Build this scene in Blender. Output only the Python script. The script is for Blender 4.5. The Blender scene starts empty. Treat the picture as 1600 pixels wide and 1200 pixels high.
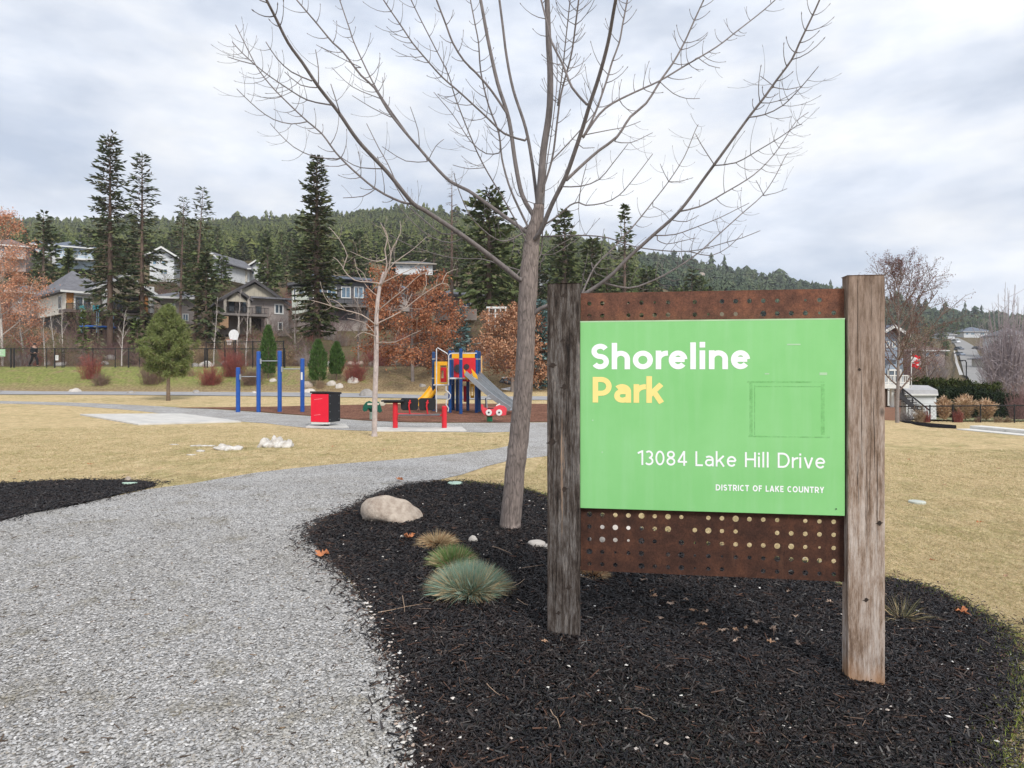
import bpy, bmesh, math, random
import numpy as np
from mathutils import Vector, Matrix, geometry
R = math.radians
scene = bpy.context.scene
col = scene.collection
CAMZ = 1.6; HOR = 583.0

# ------------------------------------------------------------------ terrain
KY = np.array([12, 25, 34, 42, 47, 58, 75, 110, 160, 250, 400, 600, 900], float)
def zz(py, d): return CAMZ - (py - HOR) / 1000 * d
def col_(near, far):
    return list(near) + [zz(p, d) for p, d in zip(far, KY[6:])]
NL = (0.04, 0.0, 0.2, 0.38, 2.07, 2.35)
TC = [(-2500, col_(NL, (520, 478, 428, 400, 375, 360, 400))),
      (0,   col_(NL, (522, 478, 428, 400, 375, 357, 400))),
      (300, col_(NL, (522, 478, 430, 400, 375, 358, 400))),
      (430, col_(NL, (522, 480, 432, 400, 372, 354, 400))),
      (560, col_(NL, (524, 482, 436, 400, 368, 345, 400))),
      (640, col_(NL, (528, 486, 438, 400, 364, 337, 400))),
      (720, col_(NL, (530, 486, 440, 405, 368, 348, 400))),
      (850, col_((0.0, 0.0, 0.15, 0.38, 1.6, 2.2), (535, 490, 450, 425, 400, 380, 420))),
      (1000, col_((-0.08, -0.1, 0.0, 0.2, 0.8, 1.2), (548, 510, 485, 458, 432, 414, 450))),
      (1200, col_((-0.2, -0.2, -0.3, -0.4, -0.3, -0.2), (578, 562, 542, 512, 477, 450, 480))),
      (1385, col_((-0.28, -0.36, -0.8, -1.0, -1.1, -1.3), (604, 592, 589, 562, 526, 487, 510))),
      (1450, col_((-0.28, -0.38, -0.9, -1.05, -1.15, -1.3), (604, 592, 589, 562, 527, 504, 530))),
      (1600, col_((-0.28, -0.40, -0.9, -1.1, -1.2, -1.4), (604, 592, 589, 563, 528, 515, 530))),
      (3000, col_((-0.28, -0.40, -0.9, -1.1, -1.2, -1.4), (604, 592, 589, 563, 530, 520, 540)))]
TX = np.array([c[0] for c in TC], float); TZ = np.array([c[1] for c in TC])
def gz(x, y):
    x = np.asarray(x, float); y = np.asarray(y, float)
    near = np.interp(x, [-30, 0.2, 1.0, 2.0, 4.0, 7.0, 12], [0.06, 0.08, 0.0, -0.10, -0.22, -0.28, -0.28])
    px = 800 + 1000 * x / np.maximum(y, 8)
    ci = np.clip(np.searchsorted(TX, px) - 1, 0, len(TX) - 2)
    f = np.clip((px - TX[ci]) / (TX[ci + 1] - TX[ci]), 0, 1)
    yy = np.clip(y, KY[0], KY[-1])
    ri = np.clip(np.searchsorted(KY, yy) - 1, 0, len(KY) - 2)
    g = (yy - KY[ri]) / (KY[ri + 1] - KY[ri])
    a = TZ[ci, ri] * (1 - g) + TZ[ci, ri + 1] * g
    b = TZ[ci + 1, ri] * (1 - g) + TZ[ci + 1, ri + 1] * g
    far = a * (1 - f) + b * f
    w = np.clip((y - 8) / 8, 0, 1); w = w * w * (3 - 2 * w)
    return near * (1 - w) + far * w
def g1(x, y): return float(gz(x, y))
def W(px, py, d): return Vector(((px - 800) / 1000 * d, d, CAMZ - (py - HOR) / 1000 * d))
def G(px, py):
    t = (px - 800) / 1000; s = (py - HOR) / 1000; d = 1.6 / max(s, .002)
    for _ in range(60):
        d = .5 * d + .5 * (CAMZ - g1(t * d, d)) / s
        d = min(d, 60)
    return (t * d, d)
def base(px, d):
    x = (px - 800) / 1000 * d
    return Vector((x, d, g1(x, d)))

# ------------------------------------------------------------------ mesh builder
class MB:
    def __init__(s): s.v = []; s.f = {}; s.n = 0; s.tone = []
    def add(s, verts, faces, mi=0, tone=None):
        verts = np.asarray(verts, float).reshape(-1, 3)
        if isinstance(faces, np.ndarray):
            s.f.setdefault(faces.shape[1], []).append((faces + s.n, mi))
        else:
            by = {}
            for f in faces: by.setdefault(len(f), []).append(f)
            for k, fs in by.items(): s.f.setdefault(k, []).append((np.array(fs, int) + s.n, mi))
        s.v.append(verts); s.n += len(verts)
        s.tone.append(np.full(len(verts), .5) if tone is None else np.broadcast_to(tone, (len(verts),)))
        return s
    def box(s, c, d, rz=0, mi=0, rot=None):
        hx, hy, hz = d[0] / 2, d[1] / 2, d[2] / 2
        v = np.array([(x, y, z) for x in (-hx, hx) for y in (-hy, hy) for z in (-hz, hz)])
        if rot is not None: v = v @ np.array(rot).T
        if rz:
            c_, s_ = math.cos(rz), math.sin(rz)
            v = v @ np.array([[c_, s_, 0], [-s_, c_, 0], [0, 0, 1]])
        return s.add(v + np.array(c), np.array([(0, 1, 3, 2), (4, 6, 7, 5), (0, 4, 5, 1), (2, 3, 7, 6), (0, 2, 6, 4), (1, 5, 7, 3)]), mi)
    def bb(s, x0, x1, y0, y1, z0, z1, mi=0):
        return s.box(((x0 + x1) / 2, (y0 + y1) / 2, (z0 + z1) / 2), (abs(x1 - x0), abs(y1 - y0), abs(z1 - z0)), mi=mi)
    def tube(s, pts, r, n=6, mi=0, cap=True, tone=None):
        pts = [Vector(p) for p in pts]; m = len(pts)
        if not hasattr(r, '__len__'): r = [r] * m
        vs = []; up = None
        for i, p in enumerate(pts):
            t = (pts[min(i + 1, m - 1)] - pts[max(i - 1, 0)])
            t = t.normalized() if t.length > 1e-9 else Vector((0, 0, 1))
            if up is None: up = t.orthogonal().normalized()
            u = (up - t * up.dot(t)); u = u.normalized() if u.length > 1e-6 else t.orthogonal().normalized()
            w = t.cross(u); up = u
            for k in range(n):
                a = 2 * math.pi * k / n
                vs.append(p + (u * math.cos(a) + w * math.sin(a)) * r[i])
        fs = [(i * n + k, i * n + (k + 1) % n, (i + 1) * n + (k + 1) % n, (i + 1) * n + k) for i in range(m - 1) for k in range(n)]
        if cap:
            fs.append(tuple(range(n))[::-1]); fs.append(tuple((m - 1) * n + k for k in range(n)))
        return s.add([tuple(v) for v in vs], fs, mi, tone)
    def prism(s, poly, y0, y1, axis='y', mi=0):
        """poly of (a,b) extruded along axis: y -> (a, y, b); x -> (x, a, b); z -> (a, b, z)"""
        n = len(poly)
        def P(a, b, t): return {'y': (a, t, b), 'x': (t, a, b), 'z': (a, b, t)}[axis]
        v = [P(a, b, y0) for a, b in poly] + [P(a, b, y1) for a, b in poly]
        f = [tuple(range(n)), tuple(range(2 * n - 1, n - 1, -1))] + [(i, n + i, n + (i + 1) % n, (i + 1) % n) for i in range(n)]
        return s.add(v, f, mi)
    def leaves(s, c, dirs, L, Wd, rng, mi=0, tone=None, flat=None):
        """rhombus leaves: centre base c (N,3), direction dirs"""
        N = len(c); d = dirs / (np.linalg.norm(dirs, axis=1, keepdims=True) + 1e-9)
        q = rng.normal(size=(N, 3))
        if flat is not None: q = q * (1 - flat) + np.array([0, 0, 1.]) * flat * 2
        w = np.cross(d, q); w /= (np.linalg.norm(w, axis=1, keepdims=True) + 1e-9)
        L = np.broadcast_to(L, (N,))[:, None]; Wd = np.broadcast_to(Wd, (N,))[:, None]
        v = np.stack([c, c + d * L * .5 + w * Wd * .5, c + d * L, c + d * L * .45 - w * Wd * .5], 1).reshape(-1, 3)
        f = np.arange(4 * N).reshape(N, 4)
        return s.add(v, f, mi, None if tone is None else np.repeat(tone, 4))
    def blades(s, c, dirs, L, Wd, rng, mi=0):
        N = len(c); d = dirs / (np.linalg.norm(dirs, axis=1, keepdims=True) + 1e-9)
        q = rng.normal(size=(N, 3)); w = np.cross(d, q); w /= (np.linalg.norm(w, axis=1, keepdims=True) + 1e-9)
        L = np.broadcast_to(L, (N,))[:, None]; Wd = np.broadcast_to(Wd, (N,))[:, None]
        v = np.stack([c - w * Wd * .5, c + w * Wd * .5, c + d * L], 1).reshape(-1, 3)
        return s.add(v, np.arange(3 * N).reshape(N, 3), mi)
    def build(s, name, mats, parent=None, smooth=False, tone=False, bevel=0):
        me = bpy.data.meshes.new(name)
        v = np.concatenate(s.v) if s.v else np.zeros((0, 3))
        me.vertices.add(len(v)); me.vertices.foreach_set('co', v.astype(np.float32).ravel())
        li = []; ls = []; mi = []; off = 0
        for k, ch in s.f.items():
            for f, m in ch:
                li.append(f.ravel()); ls.append(off + np.arange(len(f)) * k); off += f.size; mi.append(np.full(len(f), m))
        li = np.concatenate(li); ls = np.concatenate(ls); mi = np.concatenate(mi)
        me.loops.add(len(li)); me.loops.foreach_set('vertex_index', li.astype(np.int32))
        me.polygons.add(len(ls)); me.polygons.foreach_set('loop_start', ls.astype(np.int32))
        if not isinstance(mats, (list, tuple)): mats = [mats]
        for m in mats: me.materials.append(m)
        if len(mats) > 1: me.polygons.foreach_set('material_index', mi.astype(np.int32))
        me.polygons.foreach_set('use_smooth', np.full(len(ls), smooth))
        me.update(calc_edges=True); me.validate()
        if tone:
            a = me.attributes.new('tone', 'FLOAT', 'POINT'); a.data.foreach_set('value', np.concatenate(s.tone).astype(np.float32))
        o = bpy.data.objects.new(name, me); col.objects.link(o)
        if parent: o.parent = parent
        if bevel:
            b = o.modifiers.new('bevel', 'BEVEL'); b.width = bevel; b.segments = 2; b.limit_method = 'ANGLE'
        return o
def tag(o, label=None, cat=None, group=None, kind=None):
    if label: o['label'] = label
    if cat: o['category'] = cat
    if group: o['group'] = group
    if kind: o['kind'] = kind
    return o
def thing(name, label, cat, loc=(0, 0, 0), rz=0, group=None):
    o = bpy.data.objects.new(name, None); col.objects.link(o); o.empty_display_size = .2
    o.location = loc; o.rotation_euler = (0, 0, rz)
    return tag(o, label, cat, group)
def copy_tree(o, parent=None):
    c = o.copy(); col.objects.link(c)
    if parent: c.parent = parent
    for ch in list(o.children): copy_tree(ch, c)
    return c
class L:
    """local frame of a thing: pixels of the photograph at one real distance become metres"""
    def __init__(s, pxc, pyb, d): s.c = pxc; s.b = pyb; s.s = d / 1000; s.loc = W(pxc, pyb, d)
    def X(s, px): return (px - s.c) * s.s
    def Z(s, py): return (s.b - py) * s.s
    def bb(s, mb, p0, p1, q0, q1, y0, y1, mi=0): return mb.bb(s.X(p0), s.X(p1), y0, y1, s.Z(q1), s.Z(q0), mi)

# ------------------------------------------------------------------ materials
_M = {}
def nd(nt, t, **kw):
    n = nt.nodes.new(t)
    for k, v in kw.items():
        if k in ('operation', 'data_type', 'blend_type', 'feature', 'sky_type', 'wave_type', 'attribute_name', 'distance', 'bands_direction', 'noise_dimensions'): setattr(n, k, v)
        else: n.inputs[k].default_value = v
    return n
def ramp(nt, fac, stops):
    r = nt.nodes.new('ShaderNodeValToRGB'); e = r.color_ramp.elements
    while len(e) < len(stops): e.new(.5)
    for el, (p, c) in zip(e, stops):
        el.position = p; el.color = (*c, 1) if hasattr(c, '__len__') else (c, c, c, 1)
    nt.links.new(fac, r.inputs[0]); return r.outputs[0]
def mixc(nt, f, a, b, mode='MIX'):
    m = nt.nodes.new('ShaderNodeMix'); m.data_type = 'RGBA'; m.blend_type = mode
    for s, v in ((0, f), (6, a), (7, b)):
        if hasattr(v, 'is_linked'): nt.links.new(v, m.inputs[s])
        elif s == 0: m.inputs[0].default_value = v
        else: m.inputs[s].default_value = (*v, 1) if len(v) == 3 else v
    return m.outputs[2]
def newmat(name):
    m = bpy.data.materials.new(name); m.use_nodes = True; nt = m.node_tree; nt.nodes.clear()
    o = nt.nodes.new('ShaderNodeOutputMaterial'); b = nt.nodes.new('ShaderNodeBsdfPrincipled')
    nt.links.new(b.outputs[0], o.inputs[0]); return m, nt, b
def coord(nt, kind='Object', sc=(1, 1, 1)):
    if kind == 'Position': src = nt.nodes.new('ShaderNodeNewGeometry').outputs['Position']
    else: src = nt.nodes.new('ShaderNodeTexCoord').outputs['Object']
    mp = nt.nodes.new('ShaderNodeMapping'); mp.inputs['Scale'].default_value = sc
    nt.links.new(src, mp.inputs[0]); return mp.outputs[0]
def noise(nt, vec, scale, detail=4, rough=.6):
    n = nt.nodes.new('ShaderNodeTexNoise'); n.inputs['Scale'].default_value = scale
    n.inputs['Detail'].default_value = detail; n.inputs['Roughness'].default_value = rough
    nt.links.new(vec, n.inputs['Vector']); return n.outputs[0]
def bump(nt, b, h, strength, dist=.02):
    n = nt.nodes.new('ShaderNodeBump'); n.inputs['Strength'].default_value = strength; n.inputs['Distance'].default_value = dist
    nt.links.new(h, n.inputs['Height']); nt.links.new(n.outputs[0], b.inputs['Normal'])
def M(name, c1, c2=None, rough=.8, scale=4, sc=(1, 1, 1), bmp=0, bscale=40, spec=.3, metal=0, island=0):
    """plain procedural material: noise between two colours, optional bump, optional per-piece variation"""
    if name in _M: return _M[name]
    if c2 is None: c2 = tuple(c * .72 for c in c1)
    m, nt, b = newmat(name); v = coord(nt, 'Object', sc)
    f = noise(nt, v, scale, 5)
    c = ramp(nt, f, [(.32, c2), (.68, c1)])
    if island:
        g = nt.nodes.new('ShaderNodeNewGeometry')
        k = ramp(nt, g.outputs['Random Per Island'], [(0, 1 - island), (1, 1 + island)])
        c = mixc(nt, 1.0, c, k, 'MULTIPLY')
    nt.links.new(c, b.inputs['Base Color']); b.inputs['Roughness'].default_value = rough
    b.inputs['Specular IOR Level'].default_value = spec; b.inputs['Metallic'].default_value = metal
    if bmp: bump(nt, b, noise(nt, v, bscale, 5), bmp)
    _M[name] = m; return m
def leafmat(name, cols, rough=.75, patch=None):
    """foliage: every leaf or spray takes one of several colours"""
    if name in _M: return _M[name]
    m, nt, b = newmat(name); g = nt.nodes.new('ShaderNodeNewGeometry')
    n = len(cols); c = ramp(nt, g.outputs['Random Per Island'], [(i / (n - 1), k) for i, k in enumerate(cols)])
    if patch: c = mixc(nt, ramp(nt, noise(nt, coord(nt, 'Position'), patch[0], 6, .7), [(patch[3], 0.0), (patch[3] + .16, patch[2])]), c, mixc(nt, 1.0, patch[1], ramp(nt, g.outputs['Random Per Island'], [(0, .55), (1, 1.4)]), 'MULTIPLY'))
    nt.links.new(c, b.inputs['Base Color']); b.inputs['Roughness'].default_value = rough; b.inputs['Specular IOR Level'].default_value = .15
    _M[name] = m; return m
def siding(name, c, pitch=.2, axis='Z', dark=.6):
    if name in _M: return _M[name]
    m, nt, b = newmat(name); v = coord(nt, 'Object')
    w = nt.nodes.new('ShaderNodeTexWave'); w.wave_type = 'BANDS'; w.bands_direction = axis; w.wave_profile = 'SAW'
    w.inputs['Scale'].default_value = 1 / pitch / 3.18; nt.links.new(v, w.inputs[0])
    k = ramp(nt, w.outputs['Fac'], [(0, tuple(x * dark for x in c)), (.12, c), (1, c)])
    k = mixc(nt, 1.0, k, ramp(nt, noise(nt, v, 1.5), [(.3, .85), (.7, 1.1)]), 'MULTIPLY')
    nt.links.new(k, b.inputs['Base Color']); b.inputs['Roughness'].default_value = .7
    _M[name] = m; return m
def shingle(name, c):
    if name in _M: return _M[name]
    m, nt, b = newmat(name); v = coord(nt, 'Object')
    br = nt.nodes.new('ShaderNodeTexBrick'); br.inputs['Scale'].default_value = 1
    br.inputs['Brick Width'].default_value = .35; br.inputs['Row Height'].default_value = .16; br.inputs['Mortar Size'].default_value = .012
    br.inputs['Color1'].default_value = (*c, 1); br.inputs['Color2'].default_value = (*[x * .7 for x in c], 1); br.inputs['Mortar'].default_value = (*[x * .45 for x in c], 1)
    nt.links.new(v, br.inputs[0])
    k = mixc(nt, 1.0, br.outputs[0], ramp(nt, noise(nt, v, .9), [(.3, .8), (.7, 1.15)]), 'MULTIPLY')
    nt.links.new(k, b.inputs['Base Color']); b.inputs['Roughness'].default_value = .85; _M[name] = m; return m
def glassm(name='window_glass', c=(.03, .04, .05), rough=.08):
    if name in _M: return _M[name]
    m, nt, b = newmat(name); nt.links.new(ramp(nt, noise(nt, coord(nt), .8), [(.35, c), (.65, tuple(x * 3 for x in c))]), b.inputs['Base Color'])
    b.inputs['Roughness'].default_value = rough; b.inputs['Specular IOR Level'].default_value = .8; _M[name] = m; return m

# ground material: lawn, then bank, then brushy hillside, by place
def ground_mat():
    m, nt, b = newmat('ground_cover')
    P = coord(nt, 'Position'); sep = nt.nodes.new('ShaderNodeSeparateXYZ'); nt.links.new(P, sep.inputs[0])
    n1 = noise(nt, P, .28, 5); n2 = noise(nt, P, 1.6, 6, .7); n3 = noise(nt, P, 70, 5, .85); n5 = noise(nt, P, 14, 5, .8); n4 = noise(nt, coord(nt, 'Position', (1, .35, 1)), 9, 5, .75)
    straw = ramp(nt, n4, [(.3, (.36, .265, .145)), (.5, (.53, .405, .225)), (.72, (.68, .55, .34))])
    green = ramp(nt, n4, [(.3, (.17, .165, .06)), (.7, (.37, .33, .15))])
    f = ramp(nt, n2, [(.44, 0.0), (.66, .9)])
    f2 = ramp(nt, n1, [(.40, .15), (.62, 1.0)])
    lawn = mixc(nt, mixc(nt, 1.0, f, f2, 'MULTIPLY'), straw, green)
    lawn = mixc(nt, 1.0, lawn, ramp(nt, n3, [(.3, .5), (.5, 1.0), (.7, 1.45)]), 'MULTIPLY'); lawn = mixc(nt, 1.0, lawn, ramp(nt, n5, [(.3, .72), (.5, 1.0), (.7, 1.22)]), 'MULTIPLY')
    bg = ramp(nt, n4, [(.35, (.10, .135, .035)), (.65, (.28, .29, .09))]); bt = ramp(nt, n4, [(.35, (.16, .105, .06)), (.65, (.36, .28, .16))])
    xs = nt.nodes.new('ShaderNodeMapRange'); nt.links.new(sep.outputs[0], xs.inputs[0]); xs.inputs[1].default_value = -22; xs.inputs[2].default_value = -8
    zs = nt.nodes.new('ShaderNodeMapRange'); nt.links.new(sep.outputs[2], zs.inputs[0]); zs.inputs[1].default_value = .45; zs.inputs[2].default_value = 1.0
    gf = nt.nodes.new('ShaderNodeMath'); gf.operation = 'MULTIPLY_ADD'; nt.links.new(xs.outputs[0], gf.inputs[0]); gf.inputs[1].default_value = -.25; nt.links.new(n2, gf.inputs[2])
    gr = ramp(nt, gf.outputs[0], [(.30, 0.0), (.50, .9)])
    gr = mixc(nt, 1.0, gr, zs.outputs[0], 'MULTIPLY')
    bank = mixc(nt, gr, bt, bg)
    hill = mixc(nt, ramp(nt, n2, [(.4, 0.0), (.6, 1.0)]), ramp(nt, n4, [(.3, (.075, .05, .035)), (.7, (.24, .165, .10))]), ramp(nt, n4, [(.3, (.05, .055, .025)), (.7, (.17, .15, .075))]))
    def step(lo, hi):
        r_ = nt.nodes.new('ShaderNodeMapRange'); r_.inputs[1].default_value = lo; r_.inputs[2].default_value = hi
        nt.links.new(sep.outputs[1], r_.inputs[0]); return r_.outputs[0]
    c = mixc(nt, step(41.6, 42.2), lawn, bank); c = mixc(nt, step(46.8, 48.2), c, hill)
    nt.links.new(c, b.inputs['Base Color']); b.inputs['Roughness'].default_value = .95; b.inputs['Specular IOR Level'].default_value = .1
    bump(nt, b, n3, .7, .02); return m
def gravel_mat(name='gravel', light=1.0, tint=(1, 1, 1)):
    m, nt, b = newmat(name); P = coord(nt, 'Position')
    vo = nt.nodes.new('ShaderNodeTexVoronoi'); vo.inputs['Scale'].default_value = 85; nt.links.new(P, vo.inputs['Vector'])
    bw = nt.nodes.new('ShaderNodeRGBToBW'); nt.links.new(vo.outputs['Color'], bw.inputs[0])
    c = ramp(nt, bw.outputs[0], [(.15, (.145 * light, .14 * light, .135 * light)), (.5, (.345 * light, .337 * light, .325 * light)), (.85, (.63 * light, .61 * light, .59 * light))])
    c = mixc(nt, 1.0, c, ramp(nt, noise(nt, P, .9, 5), [(.35, (.84, .83, .81)), (.65, (1.06, 1.07, 1.09))]), 'MULTIPLY')
    c = mixc(nt, ramp(nt, noise(nt, P, 2.2, 7, .8), [(.55, 0.0), (.70, .6)]), c, (.19, .17, .12))
    c = mixc(nt, 1.0, c, ramp(nt, noise(nt, P, 14, 4, .8), [(.3, .8), (.7, 1.15)]), 'MULTIPLY')
    nt.links.new(c, b.inputs['Base Color']); b.inputs['Roughness'].default_value = .9; b.inputs['Specular IOR Level'].default_value = .2
    bump(nt, b, vo.outputs['Distance'], .6, .008); return m
def litter_mat(name, c, bmp=.8, sc=60):
    m, nt, b = newmat(name); b.inputs['Specular IOR Level'].default_value = .05; P = coord(nt, 'Position', (1, 1, 1))
    vo = nt.nodes.new('ShaderNodeTexVoronoi'); vo.inputs['Scale'].default_value = sc; nt.links.new(P, vo.inputs['Vector'])
    bw = nt.nodes.new('ShaderNodeRGBToBW'); nt.links.new(vo.outputs['Color'], bw.inputs[0])
    k = ramp(nt, bw.outputs[0], [(.1, tuple(x * .4 for x in c)), (.6, c), (.9, tuple(x * 1.8 for x in c))])
    k = mixc(nt, 1.0, k, ramp(nt, noise(nt, P, 1.3, 5), [(.3, .75), (.7, 1.25)]), 'MULTIPLY')
    nt.links.new(k, b.inputs['Base Color']); b.inputs['Roughness'].default_value = .85
    bump(nt, b, noise(nt, P, sc * 1.5, 3), bmp, .02); return m
def wood_mat(name, stops, brown, zlo, zhi, topc=None):
    m, nt, b = newmat(name); v = coord(nt, 'Object', (1, 1, .12)); vf = coord(nt, 'Object', (1, 1, .06)); o = coord(nt, 'Object')
    n = noise(nt, v, 30, 10, .8); n2 = noise(nt, vf, 210, 5, .8); n3 = noise(nt, coord(nt, 'Object', (1, 1, .32)), 6.5, 6, .65)
    f = nt.nodes.new('ShaderNodeMath'); f.operation = 'MULTIPLY_ADD'; nt.links.new(n3, f.inputs[0]); f.inputs[1].default_value = .38; nt.links.new(n, f.inputs[2])
    f2 = nt.nodes.new('ShaderNodeMath'); f2.operation = 'MULTIPLY'; nt.links.new(f.outputs[0], f2.inputs[0]); f2.inputs[1].default_value = .725
    c = ramp(nt, f2.outputs[0], stops)
    c = mixc(nt, 1.0, c, ramp(nt, n2, [(.32, .42), (.47, 1.0), (.72, 1.3)]), 'MULTIPLY')
    # browner weathered top and damp brown foot
    sep = nt.nodes.new('ShaderNodeSeparateXYZ'); nt.links.new(o, sep.inputs[0])
    if topc:
        tm = nt.nodes.new('ShaderNodeMapRange'); nt.links.new(sep.outputs[2], tm.inputs[0]); tm.inputs[1].default_value = .9; tm.inputs[2].default_value = 1.9; tm.inputs[4].default_value = .75
        c = mixc(nt, tm.outputs[0], c, mixc(nt, 1.0, topc, ramp(nt, n, [(.35, .35), (.5, 1.0), (.65, 1.5)]), 'MULTIPLY'))
    ad = nt.nodes.new('ShaderNodeMath'); ad.operation = 'MULTIPLY_ADD'; nt.links.new(n3, ad.inputs[0]); ad.inputs[1].default_value = .25; nt.links.new(sep.outputs[2], ad.inputs[2])
    mr = nt.nodes.new('ShaderNodeMapRange'); nt.links.new(ad.outputs[0], mr.inputs[0]); mr.inputs[1].default_value = zhi; mr.inputs[2].default_value = zlo
    c = mixc(nt, mr.outputs[0], c, mixc(nt, 1.0, brown, ramp(nt, n, [(.3, .6), (.7, 1.3)]), 'MULTIPLY'))
    # knots
    vo = nt.nodes.new('ShaderNodeTexVoronoi'); vo.inputs['Scale'].default_value = 3.1; nt.links.new(coord(nt, 'Object', (2.2, 2.2, 1.1)), vo.inputs['Vector'])
    c = mixc(nt, ramp(nt, vo.outputs['Distance'], [(.06, .9), (.13, 0.0)]), c, (.025, .02, .018))
    nt.links.new(c, b.inputs['Base Color']); b.inputs['Roughness'].default_value = .85; b.inputs['Specular IOR Level'].default_value = .2
    bump(nt, b, n2, .5, .004); return m
def bark_mat(name, c1, c2, ridged=1.0):
    m, nt, b = newmat(name); v = coord(nt, 'Object', (1, 1, .16)); n = noise(nt, v, 55, 6, .75); n2 = noise(nt, coord(nt), 7, 4)
    vo = nt.nodes.new('ShaderNodeTexVoronoi'); vo.feature = 'DISTANCE_TO_EDGE'; vo.inputs['Scale'].default_value = 42; nt.links.new(v, vo.inputs['Vector'])
    c = ramp(nt, n, [(.3, c2), (.6, c1)]); c = mixc(nt, 1.0, c, ramp(nt, n2, [(.3, .8), (.7, 1.2)]), 'MULTIPLY')
    c = mixc(nt, ramp(nt, vo.outputs[0], [(0, .55 * ridged), (.12, 0.0)]), c, tuple(x * .35 for x in c2))
    nt.links.new(c, b.inputs['Base Color']); b.inputs['Roughness'].default_value = .9; bump(nt, b, n, .8 * ridged, .012); return m
def tonemat(name, stops):
    m, nt, b = newmat(name); a = nt.nodes.new('ShaderNodeAttribute'); a.attribute_name = 'tone'
    nt.links.new(ramp(nt, a.outputs['Fac'], stops), b.inputs['Base Color']); b.inputs['Roughness'].default_value = .9; b.inputs['Specular IOR Level'].default_value = .05
    return m

# ------------------------------------------------------------------ the ground sheet and what lies on it
rows = [-60, -30, -12, -5, -2] + list(np.arange(0, 12, .4)) + list(np.arange(12, 42, .8)) + [42, 43, 44, 45, 46, 47] + list(np.geomspace(48.5, 950, 90))
rows = np.array(sorted(set(rows) | set(KY)))
ts = np.linspace(-1.9, 1.9, 161)
YY, TT = np.meshgrid(rows, ts, indexing='ij'); XX = TT * np.maximum(YY, 9)
ZZ = gz(XX, YY); far_ = YY > 49
rs = np.random.RandomState(5)
def vnoise(x, y, s, seed):
    r_ = np.random.RandomState(seed); t = r_.rand(64, 64)
    u = x / s % 64; v = y / s % 64; i = np.floor(u).astype(int); j = np.floor(v).astype(int); f = u - i; g = v - j
    f = f * f * (3 - 2 * f); g = g * g * (3 - 2 * g); i1 = (i + 1) % 64; j1 = (j + 1) % 64; i %= 64; j %= 64
    return (t[i, j] * (1 - f) + t[i1, j] * f) * (1 - g) + (t[i, j1] * (1 - f) + t[i1, j1] * f) * g
ZZ = ZZ + np.where(far_, (vnoise(XX, YY, 14, 1) - .5) * np.clip((YY - 49) / 90, 0, 3.0) * np.clip((1380 - 800 - 1000 * XX / YY) / 200, 0, 1), 0)
nr, nc = ZZ.shape
gm = MB(); idx = np.arange(nr * nc).reshape(nr, nc)
gm.add(np.stack([XX, YY, ZZ], -1).reshape(-1, 3), np.stack([idx[:-1, :-1], idx[:-1, 1:], idx[1:, 1:], idx[1:, :-1]], -1).reshape(-1, 4))
tag(gm.build('ground', ground_mat(), smooth=True), kind='structure')

def inpoly(P, poly):
    x, y = P[:, 0], P[:, 1]; ins = np.zeros(len(P), bool); n = len(poly)
    for i in range(n):
        x0, y0 = poly[i]; x1, y1 = poly[(i + 1) % n]
        if y0 == y1: continue
        c = ((y0 > y) != (y1 > y)) & (x < (x1 - x0) * (y - y0) / (y1 - y0) + x0); ins ^= c
    return ins
def smooth_outline(pts, jit=0, seed=0, sharp=False, step=.25):
    rr = random.Random(seed); out = []; n = len(pts)
    for i in range(n):
        p0, p1, p2, p3 = [Vector(pts[(i + k) % n]) for k in (-1, 0, 1, 2)]
        seg = (p2 - p1).length; m = max(1, min(40, int(seg / (step * max(1, p1.y / 6)))))
        for k in range(m):
            t = k / m
            if sharp: q = p1.lerp(p2, t)
            else: q = .5 * ((2 * p1) + (p2 - p0) * t + (2 * p0 - 5 * p1 + 4 * p2 - p3) * t * t + (3 * p1 - p0 - 3 * p2 + p3) * t ** 3)
            out.append((q.x + rr.uniform(-jit, jit), q.y + rr.uniform(-jit, jit)))
    return out
def sheet(name, outline, off, mat, label=None, kind='structure', sp=.5, dz=None, cat=None):
    P = np.array(outline); lo = P.min(0); hi = P.max(0)
    ys = [y for y in rows if lo[1] < y < hi[1]]; pts = []
    for y in ys:
        s_ = max(sp, y * .02)
        for x in np.arange(lo[0] + s_ / 2, hi[0], s_): pts.append((x, y))
    pts = np.array(pts) if pts else np.zeros((0, 2))
    if len(pts): pts = pts[inpoly(pts, outline)]
    n = len(outline); vv = [Vector(p) for p in outline] + [Vector(p) for p in pts]
    r_ = geometry.delaunay_2d_cdt(vv, [(i, (i + 1) % n) for i in range(n)], [], 1, 1e-5)
    V = np.array([tuple(v) for v in r_[0]]); z = gz(V[:, 0], V[:, 1]) + off
    if dz is not None: z = z + dz(V[:, 0], V[:, 1])
    mb = MB(); mb.add(np.column_stack([V, z]), [tuple(f) for f in r_[2]])
    return tag(mb.build(name, mat, smooth=True), label, cat, kind=kind)
GRAVEL = gravel_mat('gravel_stone', 1.0); MULCH = litter_mat('dark_mulch', (.008, .007, .008)); BARKCHIP = litter_mat('bark_chips', (.19, .095, .065), 1.0, 30)
CONC = M('concrete', (.62, .60, .56), (.46, .45, .43), rough=.9, scale=2, bmp=.2, bscale=60)

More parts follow.
